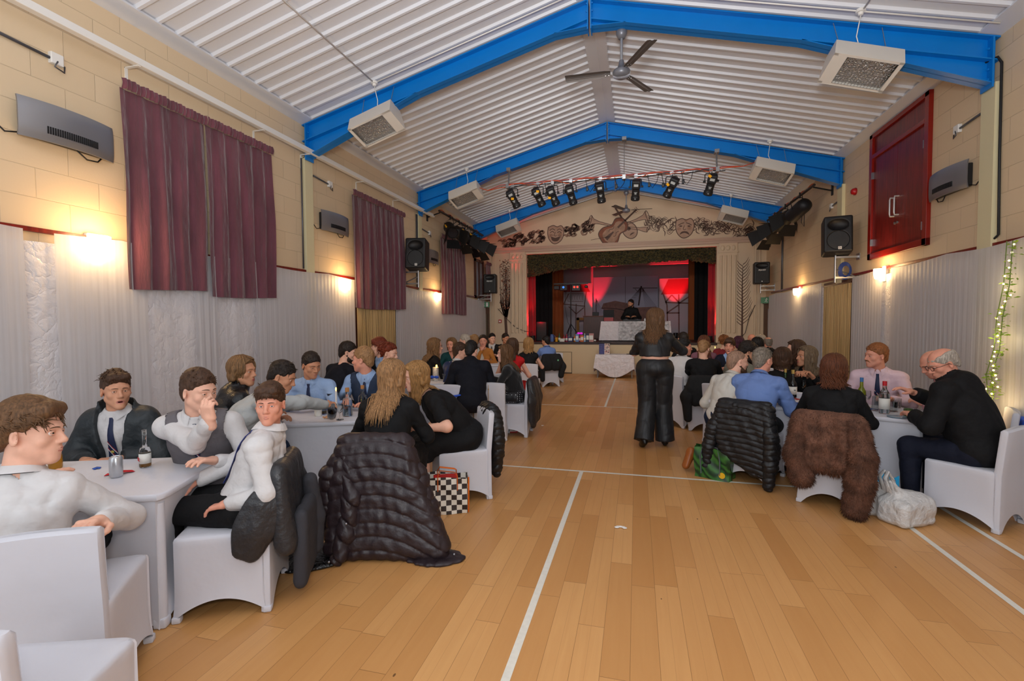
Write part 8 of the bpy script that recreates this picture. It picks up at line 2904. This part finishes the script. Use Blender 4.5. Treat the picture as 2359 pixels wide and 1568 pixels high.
def bottle(lb, P, h, r_, mb_, mc, ml=None, neck=0.34, liquid=None, txt=None, cap='cap'):
 t = simple('bottle', lb, 'bottle', at_table(P), bottle_parts(h, r_, mb_, mc, ml, neck, liquid, cap))
 if txt:
  me = text_mesh(txt[0], txt[1], True)
  R = (Rz(txt[3]) @ Rx(PI / 2)).to_4x4()
  me.transform(Matrix.Translation(Rz(txt[3]) @ Vector((0, -r_ * 1.03, h * txt[2]))) @ R)
  me.materials.append(txt[4])
  link('label_lettering', me, t)
 return t


def cup(lb, P, h, r0, r1, m_, name='glass', liquid=None, stem=False, group=None):
 if stem:
  prof = [(0, 0), (r1 * 0.9, 0.002), (r1 * 0.8, 0.006), (0.005, 0.012), (0.004, h * 0.4), (r0 * 0.6, h * 0.46), (r1, h * 0.7), (r1 * 0.9, h), (r1 * 0.86, h), (r1 * 0.94, h * 0.7), (0, h * 0.47)]
 else:
  prof = [(0, 0), (r0, 0), (r1, h), (r1 - 0.0025, h), (r0 - 0.0025, 0.006), (0, 0.006)]
 P_ = [('vessel', lambda b: b.lathe(prof, 20), m_, 50)]
 if liquid:
  P_.append(('drink', lambda b: b.lathe([(0, 0.007), (r0 - 0.004, 0.007), (r0 + (r1 - r0) * liquid[1] - 0.004, h * liquid[1]), (0, h * liquid[1])], 18), liquid[0], 50))
 return simple(name, lb, 'glass', at_table(P), P_, group)


LBR = mat('red_print', (190, 30, 40), 0.5)
LBK = mat('black_print', (20, 20, 24), 0.5)
bottle('half drunk clear beer bottle on the nearest table', (-2.343, -2.810, 0.717), 0.228, 0.031, G_CLEAR, G_CLEAR, LBLW, 0.45, (BEER, 0.3), ('SOL', 0.03, 0.22, -0.5, LBR))
bottle('beer bottle with amber beer behind the young man at the left edge', (-2.845, -2.966, 0.717), 0.2, 0.034, BEER, M_BLACK, None, 0.5)
t = simple('drink_can', 'silver drinks can beside the red streamer', 'can', at_table((-2.316, -2.998, 0.717)), [('can_body', lambda b: b.lathe([(0, 0), (0.027, 0), (0.032, 0.008), (0.032, 0.108), (0.026, 0.118), (0.024, 0.114), (0, 0.114)], 20), mat('can_silver', (196, 198, 202), 0.25, 0.7), 50), ('ring_pull', lambda b: b.tube([(0.0, 0.004, 0.117), (0.012, 0.008, 0.118), (0.012, -0.008, 0.118), (0.0, -0.004, 0.117)], 0.0015, 5), M_STEEL, 60)])


def strip(lb, pts, w_, col, z=None):
 b = MB()
 n = len(pts)
 for i, p_ in enumerate(pts):
  a = Vector(pts[max(i - 1, 0)]); c = Vector(pts[min(i + 1, n - 1)])
  d = (c - a); d.z = 0; d.normalize()
  nn = Vector((-d.y, d.x, 0)) * w_ / 2
  for s in (1, -1):
   b.v.append(tuple(Vector(p_) + nn * s))
  for s in (1, -1):
   b.v.append(tuple(Vector(p_) + nn * s + Vector((0, 0, 0.0012))))
 for i in range(n - 1):
  o_ = i * 4
  for q in ((0, 1, 5, 4), (2, 6, 7, 3), (0, 4, 6, 2), (1, 3, 7, 5)):
   b.f.append(tuple(o_ + k for k in q)); b.mi.append(0)
 hang('paper_streamer', lb, 'streamer', b, mat('crepe_%d%d%d' % col, col, 0.7, bump=(90, 0.4, 0.005)), 'red white and blue paper streamers')


def S3(p, dz=0.001):
 return (p[0], p[1], TT + dz)


strip('red paper streamer on the nearest table', [S3((-2.411, -2.989, 0.717)), S3((-2.381, -2.966, 0.717), 0.006), S3((-2.343, -2.940, 0.717), 0.012), S3((-2.325, -2.894, 0.717), 0.002)], 0.05, (200, 24, 40))
strip('blue paper streamer scrap on the nearest table', [S3((-2.602, -2.925, 0.717)), S3((-2.595, -2.906, 0.717), 0.006), S3((-2.584, -2.895, 0.717))], 0.04, (30, 82, 178))
strip('red paper streamer in front of the bottle with gold foil', [S3((2.178, 0.803, 0.717)), S3((2.256, 0.882, 0.717), 0.006), S3((2.292, 0.798, 0.717))], 0.07, (200, 24, 40))
strip('blue paper streamer on the nearest right table', [S3((2.107, 0.444, 0.717)), S3((2.202, 0.547, 0.717), 0.005), S3((2.219, 0.443, 0.717))], 0.07, (30, 82, 178))
strip('blue paper streamer by the white wine bottle', [S3((2.726, 0.281, 0.717)), S3((2.796, 0.344, 0.717), 0.004), S3((2.827, 0.280, 0.717))], 0.05, (30, 82, 178))
# second table on the left
bottle('clear square shouldered bottle with cork stopper and black lettering', (-2.062, -1.117, 0.717), 0.265, 0.046, G_CLEAR, CORK, None, 0.33, (mat('clear_spirit', (226, 232, 234), 0.04, trans=0.95), 0.55), ('KNTR', 0.026, 0.36, 0.35, LBK), 'cork')
bottle('clear bottle with cork stopper behind the black haired lettered one', (-2.083, -0.825, 0.717), 0.25, 0.044, G_CLEAR, CORK, None, 0.36, None, None, 'cork')
bottle('small yellow juice bottle behind the long haired woman', (-2.473, 0.009, 0.717), 0.2, 0.032, JUICE, JUICE, LBLW, 0.3)
bottle('red capped dark wine bottle beyond the long haired woman', (-2.497, 0.733, 0.717), 0.3, 0.037, G_DARK, LBR, None, 0.35)
cup('tall clear tumbler beside the candle', (-2.491, -0.767, 0.717), 0.15, 0.032, 0.038, G_CLEAR)
cup('clear tumbler right of the candle', (-2.411, -0.697, 0.717), 0.15, 0.032, 0.038, G_CLEAR)
cup('white paper cup with orange print by the pouring man', (-2.335, -1.179, 0.717), 0.12, 0.03, 0.04, LBLW, 'paper_cup')
cup('short glass jar with yellow drink by the pouring man', (-2.333, -1.091, 0.717), 0.1, 0.027, 0.03, G_CLEAR, 'jar', (BEER, 0.35))
cup('wine glass standing under the tilted dark bottle', (-2.025, -1.293, 0.717), 0.15, 0.03, 0.036, G_CLEAR, 'wine_glass', None, True)
t = simple('candle', 'lit white candle on the second left table', 'candle', at_table((-2.344, -0.884, 0.717)), [('candle_stick', lambda b: b.cyl((0, 0, 0), (0, 0, 0.19), 0.011, 0.01, 12), M_WHITE, 40), ('flame', lambda b: b.sphere((0, 0, 0.212), (0.007, 0.007, 0.018), 10, 8), mat('flame', (255, 200, 90), 0.4, emit=((255, 190, 70), 9)), 180)])
t = thing('tilted_bottle', 'dark glass bottle tilted over a wine glass by the pouring man', 'bottle', (-2.042, -1.388, 0.770), math.radians(20))
Rb = Ry(math.radians(75)) @ Rz(0.4)
for nm, fn, m_, sm in bottle_parts(0.3, 0.04, G_DARK, G_DARK, None, 0.36):
 b = MB(); fn(b)
 b.v = [tuple(Rx(math.radians(62)) @ Ry(math.radians(16)) @ Vector(v) ) for v in b.v]
 b.build(nm, m_, t, sm)
b = MB()
r = random.Random(4)
for i in range(16):
 b.sphere((r.gauss(0, 0.018), r.gauss(0, 0.018), 0.008 + 0.01 * r.random()), (0.009, 0.008, 0.007), 8, 6)
P_ = (-2.178, -1.268, 0.717)
o = b.build('snack_heap', mat('snack_orange', (214, 158, 110), 0.7), None, 180, at_table(P_), label='small heap of snacks on the second left table', category='snack')
o['kind'] = 'stuff'
simple('carton', 'blue and white carton behind the dark tilted bottle', 'box', at_table((-2.396, -0.944, 0.717)), [('carton_body', lambda b: b.box((0, 0, 0.05), (0.03, 0.02, 0.05), None, 0.003), mat('carton_blue', (40, 92, 170), 0.5), None), ('white_band', lambda b: b.box((0, 0, 0.05), (0.0305, 0.0205, 0.014)), LBLW, None)], None, 0.3)
# third table on the left
t = simple('candle_lantern', 'candle lantern with glowing flame and blue ribbon on the third left table', 'lantern', at_table((-2.352, 1.589, 0.717)), [('glass_tube', lambda b: b.lathe([(0.045, 0), (0.045, 0.2), (0.043, 0.2), (0.043, 0.004), (0, 0.004)], 18), mat('frosted_printed_glass', (206, 196, 180), 0.3, var=0.3, vscale=40), 60), ('flame', lambda b: b.sphere((0.015, 0, 0.215), (0.014, 0.014, 0.026), 10, 8), MATS['flame'], 180), ('ribbon_bow', lambda b: (b.sphere((-0.035, -0.05, 0.06), (0.035, 0.012, 0.022), 10, 6), b.sphere((0.035, -0.05, 0.06), (0.035, 0.012, 0.022), 10, 6), b.sphere((0, -0.052, 0.06), 0.013, 8, 6)), mat('blue_ribbon', (30, 80, 190), 0.5), 60)])
lamp('candle_light', 'POINT', (t.location.x + 0.02, t.location.y - 0.06, TZ + 0.26), 0.6, (1, 0.6, 0.25), 0.02)
cup('clear plastic cup beside the candle lantern', (-2.150, 1.471, 0.717), 0.12, 0.028, 0.042, PLC, 'plastic_cup')
cup('dark drink in a glass behind the yellow can', (-2.162, 1.740, 0.717), 0.13, 0.03, 0.034, G_CLEAR, 'glass', (mat('cola', (36, 16, 12), 0.1), 0.7))
simple('yellow_can', 'tall yellow can on the third left table', 'can', at_table((-2.012, 1.500, 0.717)), [('can_body', lambda b: b.lathe([(0, 0), (0.028, 0), (0.03, 0.006), (0.03, 0.15), (0.026, 0.158), (0, 0.156)], 18), mat('can_yellow', (222, 164, 22), 0.35, var=0.2, vscale=30), 50), ('can_lid', lambda b: b.lathe([(0.0, 0.159), (0.025, 0.159)], 16), M_STEEL, None)])
# nearest table on the right
bottle('green glass bottle with gold cap on the right table', (2.263, 1.215, 0.717), 0.3, 0.037, G_GREEN, GOLDF, None, 0.38)
bottle('sparkling wine bottle with gold foil neck and white label', (2.276, 0.982, 0.717), 0.31, 0.043, G_DARK, GOLDF, LBLW, 0.42, None, ('20', 0.02, 0.27, 0.2, LBK), 'foil')
cup('champagne flute between gold foil bottle and auburn haired woman', (2.458, 1.222, 0.717), 0.17, 0.02, 0.026, G_CLEAR, 'flute', None, True)
bottle('white wine bottle with blue cap beside the auburn haired woman', (2.722, 0.401, 0.717), 0.3, 0.037, mat('olive_glass', (150, 160, 30), 0.06, trans=0.6), mat('cap_blue', (60, 112, 170), 0.4), mat('label_dark', (40, 60, 50), 0.5), 0.36)
cup('champagne flute of pale wine next to the clear plastic cup', (2.784, 0.415, 0.717), 0.17, 0.02, 0.028, G_CLEAR, 'flute', None, True)
cup('clear plastic cup between the flute and the red capped bottle', (2.781, 0.246, 0.717), 0.14, 0.034, 0.026, PLC, 'plastic_cup')
bottle('clear spirit bottle with red cap and white label', (2.795, 0.115, 0.717), 0.3, 0.043, G_CLEAR, LBR, LBLW, 0.3, (mat('clear_spirit', (226, 232, 234), 0.04, trans=0.95), 0.9))
for lb, P_ in (('cut glass tumbler beside the red capped bottle', (2.924, 0.233, 0.717)), ('second cut glass tumbler behind the first one', (3.059, 0.477, 0.717))):
 cup(lb, P_, 0.095, 0.034, 0.038, G_CLEAR, 'tumbler')
cup('glass jar with green leaf at the right end of the table', (2.930, -0.003, 0.717), 0.07, 0.034, 0.034, mat('leaf_jar', (120, 150, 90), 0.1, trans=0.7), 'jar')
b = MB(); b.lathe([(0, 0), (0.06, 0), (0.075, 0.008), (0.07, 0.01), (0, 0.004)], 24)
hang('saucer', 'small blue grey plate in front of the red capped bottle', 'plate', b, mat('plate_bluegrey', (130, 150, 166), 0.3)).location = at_table((2.813, -0.070, 0.717))
# glasses on the table behind the walking woman
cup('pint glass in front of the laughing young man', (2.162, 5.317, 0.717), 0.15, 0.033, 0.042, G_CLEAR, 'glass', (BEER, 0.5))
cup('beer glass held beside the man in black jumper', (2.035, 4.901, 0.717), 0.15, 0.033, 0.042, G_CLEAR, 'glass')
simple('candle', 'lit candle on the second right table', 'candle', at_table((2.307, 6.736, 0.717)), [('candle_stick', lambda b: b.cyl((0, 0, 0), (0, 0, 0.24), 0.013, 0.011, 12), M_WHITE, 40), ('flame', lambda b: b.sphere((0, 0, 0.265), (0.008, 0.008, 0.02), 10, 8), MATS['flame'], 180)])

# ------------------------------------------------------------------ things on the floor
t = thing('checked_bag', 'black and white checked shopping bag with orange handles on the floor', 'bag', (-0.98, -1.33, 0), math.radians(24))
chk = NT('checked_weave')
_tc = chk.n('ShaderNodeTexCoord'); _ck = chk.n('ShaderNodeTexChecker'); _ck.inputs['Scale'].default_value = 23
_ck.inputs['Color1'].default_value = lin((226, 220, 206)) + (1,); _ck.inputs['Color2'].default_value = lin((46, 34, 30)) + (1,)
_mp = chk.n('ShaderNodeMapping'); _mp.inputs['Location'].default_value = (0.013, 0.021, 0.013)
chk.l(_tc.outputs['Object'], _mp.inputs[0]); chk.l(_mp.outputs[0], _ck.inputs['Vector']); chk.l(_ck.outputs[0], chk.b.inputs['Base Color'])
b = MB()
w0, d0, hb = 0.165, 0.085, 0.3
n_ = 40
for v in range(9):
 for i in range(n_):
  x, y, t_ = ring_pt(i / n_, w0 * (1 + 0.03 * v / 8), d0 * (1 - 0.05 * v / 8), 0.02)
  b.v.append((x, y + 0.008 * math.sin(i * 0.9 + v), hb * v / 8 + (0.012 * math.sin(i * 0.5) if v == 8 else 0) + 0.002))
for v in range(8):
 for i in range(n_):
  b.f.append((v * n_ + i, v * n_ + (i + 1) % n_, (v + 1) * n_ + (i + 1) % n_, (v + 1) * n_ + i)); b.mi.append(0)
b.f.append(tuple(range(n_))[::-1]); b.mi.append(0)
b.build('bag_body', chk.m, t, 40)
ORG = mat('orange_webbing', (228, 108, 20), 0.6)
for y in (-0.09, 0.085):
 b = MB(); b.tube([(-0.08, y, 0.2), (-0.08, y, 0.32), (-0.06, y * 0.6, 0.36), (0.06, y * 0.6, 0.34), (0.08, y, 0.32), (0.08, y, 0.2)], 0.011, 6, True, 0.4); b.build('handle', ORG, t, 60)
b = MB(); b.tube([(w0 * 1.03, -d0, 0.01), (w0 * 1.05, -d0 * 0.95, 0.15), (w0 * 1.05, -d0 * 0.9, 0.3)], 0.007, 6); b.build('edge_binding', ORG, t, 60)
simple('snack_box', 'red biscuit box sticking out of the checked bag', 'box', (-0.99, -1.34, 0.2), [('box_body', lambda b: b.box((0, 0, 0.05), (0.1, 0.04, 0.05), Rx(0.2), 0.003), mat('box_red', (190, 34, 30), 0.5), None)], None, math.radians(26))
me = text_mesh('CLUB', 0.03, True); me.transform(Matrix.Translation((0, -0.056, 0.085)) @ (Rx(PI / 2 + 0.2)).to_4x4()); me.materials.append(M_WHITE)
link('box_lettering', me, bpy.data.objects['snack_box'])
t = simple('drinks_carton', 'red edged carton with white end on the floor under the girl in velvet', 'box', (-1.24, 1.68, 0), [('carton_body', lambda b: b.box((0, 0, 0.137), (0.115, 0.15, 0.135), None, 0.004), mat('carton_red', (186, 24, 36), 0.5), None), ('white_end', lambda b: b.box((0.006, -0.151, 0.137), (0.096, 0.002, 0.118)), mat('carton_white', (224, 218, 216), 0.5), None), ('printed_side', lambda b: (b.box((-0.116, 0, 0.14), (0.002, 0.11, 0.08)), b.box((0, 0, 0.2735), (0.08, 0.1, 0.002))), mat('carton_print', (206, 150, 150), 0.5, var=0.3, vscale=40), None)], None, math.radians(16))
t = thing('shopping_bag', 'green leaf printed shopping bag with grey handles beside the kneeling man', 'bag', (1.33, 0.12, 0), math.radians(-25))
b = MB()
for v in range(9):
 for i in range(n_):
  x, y, t_ = ring_pt(i / n_, 0.17 * (1 + 0.06 * v / 8), 0.09, 0.02)
  b.v.append((x + 0.006 * math.sin(i + v), y + 0.01 * math.sin(i * 0.7 + v * 0.8), 0.3 * v / 8 + (0.016 * math.sin(i * 0.4) if v == 8 else 0) + 0.002))
for v in range(8):
 for i in range(n_):
  b.f.append((v * n_ + i, v * n_ + (i + 1) % n_, (v + 1) * n_ + (i + 1) % n_, (v + 1) * n_ + i)); b.mi.append(0)
b.f.append(tuple(range(n_))[::-1]); b.mi.append(0)
lf = NT('leaf_print')
_tc = lf.n('ShaderNodeTexCoord'); _w = lf.n('ShaderNodeTexWave'); _w.inputs['Scale'].default_value = 4; _w.inputs['Distortion'].default_value = 9; _w.inputs['Detail Scale'].default_value = 1.5
_mp = lf.n('ShaderNodeMapping'); _mp.inputs['Rotation'].default_value = (0.3, 0.9, 0.2); lf.l(_tc.outputs['Object'], _mp.inputs[0]); lf.l(_mp.outputs[0], _w.inputs['Vector'])
lf.l(lf.mix(_w.outputs['Fac'], (16, 48, 28), (56, 112, 46)), lf.b.inputs['Base Color']); lf.b.inputs['Roughness'].default_value = 0.35
b.build('bag_body', lf.m, t, 40)
for y in (-0.1, 0.085):
 b = MB(); b.tube([(-0.1, y, 0.05), (-0.11, y * 1.05, 0.22), (-0.09, y * 0.8, 0.33), (0.05, y * 0.8, 0.32), (0.08, y * 1.05, 0.2), (0.08, y, 0.06)], 0.016, 6, True, 0.3); b.build('handle', mat('grey_webbing', (112, 118, 124), 0.6), t, 60)
b = MB(); b.cyl((0.1, -0.098, 0.06), (0.1, -0.103, 0.06), 0.03, None, 16); b.build('yellow_roundel', mat('roundel', (226, 176, 30), 0.5), t, 40)
simple('water_bottle', 'clear water bottle with blue label standing in the green bag', 'bottle', (1.36, 0.13, 0.1), bottle_parts(0.33, 0.042, PLC, mat('cap_lightblue', (60, 130, 210), 0.4), mat('label_blue', (40, 90, 190), 0.4), 0.25))


def carrier(lb, loc, rz, s_, seed, print_=None):
 t = thing('carrier_bag', lb, 'bag', loc, rz, 'plastic carrier bags')
 sd = SDF()
 sd.box((0, 0, 0.1 * s_), (0.17 * s_, 0.12 * s_, 0.1 * s_), np.array(Rz(0.3)), 0.05, 0.05)
 sd.ell((0.02, 0, 0.15 * s_), (0.15 * s_, 0.1 * s_, 0.1 * s_), None, 0.06)
 sd.cone((-0.05 * s_, 0, 0.2 * s_), (-0.12 * s_, 0.0, 0.32 * s_), 0.05 * s_, 0.02 * s_, 0.06)
 sd.disp = folds(seed, 22, 0.016)
 link('bag_body', np_mesh('bag_body', [sd.mesh(0.008)], mat('carrier_white', (216, 214, 212), 0.35, bump=(22, 0.7, 0.03), trans=0.12)), t)
 b = MB()
 for y in (-0.025, 0.03):
  b.tube([(-0.1 * s_, y, 0.26 * s_), (-0.13 * s_, y, 0.36 * s_), (-0.155 * s_, y * 0.7, 0.41 * s_), (-0.185 * s_, y, 0.36 * s_), (-0.15 * s_, y, 0.25 * s_)], [0.03, 0.022, 0.014, 0.022, 0.03], 8, True, 0.3)
 b.build('handle', MATS['carrier_white'], t, 60)
 if print_:
  b = MB(); b.grid(lambda u, v: (0.02 + 0.14 * u, -0.02 + 0.02 * math.sin(u * 3), 0.2 + 0.12 * v + 0.02 * math.sin(u * 7)), 10, 8); b.build('blue_packet', mat('packet_blue', (40, 160, 210), 0.4, bump=(20, 0.5, 0.02)), t, 180)
  me = text_mesh('SNACK', 0.03, True); me.transform(Matrix.Translation((0.09, -0.024, 0.28)) @ Rx(PI / 2).to_4x4()); me.materials.append(LBR); link('packet_lettering', me, t)
 return t


carrier('white carrier bag with blue packet behind the fur coat', (2.46, -0.52, 0), math.radians(-15), 1.05, 71, True)
carrier('white carrier bag lying nearest beside the white haired man', (2.60, -0.70, 0), math.radians(14), 1.0, 72)
t = thing('handbag', 'small black handbag with chain hanging between hooded puffer and fur coat', 'bag', (2.03, -0.16, 0.0), math.radians(-25))
sd = SDF(); sd.box((0, -0.02, 0.21), (0.05, 0.035, 0.11), None, 0.025, 0.02); sd.disp = wob(3, 40, 0.003)
link('bag_body', np_mesh('bag_body', [sd.mesh(0.008)], M_LEATH), t)
b = MB(); b.tube([(-0.03, -0.03, 0.31), (-0.02, -0.1, 0.5), (0.08, -0.14, 0.72)], 0.006, 6); b.tube([(0.03, 0.0, 0.31), (0.05, -0.05, 0.5), (0.09, -0.12, 0.73)], 0.006, 6); b.build('strap', M_LEATH, t, 60)
b = MB(); b.tube([(0.0, -0.06, 0.24), (0.012, -0.062, 0.22), (-0.006, -0.062, 0.2), (0.008, -0.062, 0.18)], 0.004, 6); b.build('charm', GOLDF, t, 60)
P_ = (0.446, -1.346, 0.000)
b = MB()
for k in range(5):
 a = k * 0.7 + 0.2
 b.sphere((0.03 * math.cos(a), 0.02 * math.sin(a), 0.007), (0.019, 0.014, 0.006), 10, 6)
hang('paper_scrap', 'white flower shaped paper scrap on the bare floor', 'litter', b, M_WHITE).location = (P_[0], P_[1], 0.001)
for lb, px_, w_ in (('tiny paper scrap on the floor past the drinks carton', (-0.826, 2.104, 0.000), 0.018),):
 b = MB(); b.box((0, 0, 0.004), (w_, w_ * 0.7, 0.003), Rz(0.5)); hang('paper_scrap', lb, 'litter', b, M_WHITE).location = (px_[0], px_[1], 0.001)
# ribbons on chairs
RIB = mat('blue_organza', (50, 92, 200), 0.5)
x, y, a = CHAIRS['bluesuit']
t = thing('ribbon_sash', 'blue ribbon sash tied across a chair back on the left', 'ribbon', (x, y, 0), a)
b = MB()
for k in range(2):
 b.tube([(-0.24, -0.24, 0.66), (-0.2, -0.3, 0.665 + 0.02 * k), (-0.06, -0.325, 0.63), (0.06, -0.325, 0.62 + 0.02 * k), (0.2, -0.3, 0.655), (0.24, -0.24, 0.66)], 0.028, 8, True, 0.25)
b.tube([(-0.05, -0.335, 0.63), (0.0, -0.35, 0.5), (0.06, -0.345, 0.38)], [0.03, 0.04, 0.045], 8, True, 0.2)
b.build('sash_band', RIB, t, 60)
x, y, a = CHAIRS['gingham']
t = thing('ribbon_bow', 'blue organza bow on the chair of the man in pink gingham', 'ribbon', (x, y, 0), a)
for q in (-1, 1):
 b = MB(); b.sphere((q * 0.09, -0.33, 0.66), (0.09, 0.035, 0.05), 12, 8); b.build('bow_loop', RIB, t, 60)
 b = MB(); b.tube([(q * 0.02, -0.33, 0.65), (q * 0.07, -0.34, 0.55), (q * 0.1, -0.335, 0.44)], [0.02, 0.04, 0.05], 8, True, 0.25); b.build('bow_tail', RIB, t, 60)
x, y, a = CHAIRS['blacksuit']
t = thing('chair_zip', 'brass zip running down the back of a chair cover on the left', 'zip', (x, y, 0), a)
b = MB(); b.tube([(-0.01, -0.287, 0.765), (-0.012, -0.298, 0.6), (-0.02, -0.27, 0.4), (-0.03, -0.262, 0.14)], 0.004, 6); b.sphere((-0.011, -0.295, 0.7), 0.009, 8, 6); b.build('zip_teeth', mat('brass', (190, 150, 90), 0.35, 0.6), t, 60)
# fairy light garland hanging on the right drape
t = thing('leaf_garland', 'leafy garland with warm fairy lights hanging at the right edge', 'garland', (3.86, 0.49, 0))
r = random.Random(12)
cv_ = [(0.0, -0.16, 2.3), (0.01, -0.12, 1.9), (-0.01, -0.08, 1.6), (0.0, -0.04, 1.3), (-0.02, 0.02, 1.05), (-0.01, -0.0, 0.85), (-0.05, 0.08, 0.62)]
b = MB(); b.tube(cv_, 0.004, 5); b.tube([(p[0] - 0.02, p[1] + 0.04, p[2]) for p in cv_], 0.004, 5); b.build('stem', mat('garland_stem', (86, 110, 40), 0.6), t, 60)
b = MB()
for i in range(260):
 u = r.random() * (len(cv_) - 1); k = min(int(u), len(cv_) - 2); f_ = u - k
 p = Vector(cv_[k]) * (1 - f_) + Vector(cv_[k + 1]) * f_ + Vector((r.gauss(0, 0.018), r.gauss(0, 0.04), r.gauss(0, 0.01)))
 R = Rz(r.uniform(0, 6.28)) @ Rx(r.uniform(-1.2, 1.2)) @ Ry(r.uniform(-0.6, 0.6))
 L_ = r.uniform(0.018, 0.03)
 b.add([p + R @ Vector(q) for q in ((-L_, 0, 0), (-L_ * .2, L_ * .35, 0.004), (L_, 0, 0), (-L_ * .2, -L_ * .35, 0.004))], [(0, 1, 2), (0, 2, 3)])
o = b.build('leaves', mat('garland_leaf', (128, 160, 48), 0.5, var=0.3, vscale=30), t); o['kind'] = 'stuff'
for i in range(34):
 u = (i + 0.5) / 34 * (len(cv_) - 1); k = min(int(u), len(cv_) - 2); f_ = u - k
 p = Vector(cv_[k]) * (1 - f_) + Vector(cv_[k + 1]) * f_ + Vector((r.gauss(-0.01, 0.012), r.gauss(0, 0.035), 0))
 b = MB(); b.sphere(p, 0.008, 8, 6); b.build('fairy_bulb', mat('fairy_glow', (255, 226, 150), 0.4, emit=((255, 210, 110), 14)), t, 180)
for z in (0.8, 1.4, 1.9):
 lamp('fairy_light', 'POINT', (3.78, 0.46, z), 1.3, (1, 0.78, 0.4), 0.05)
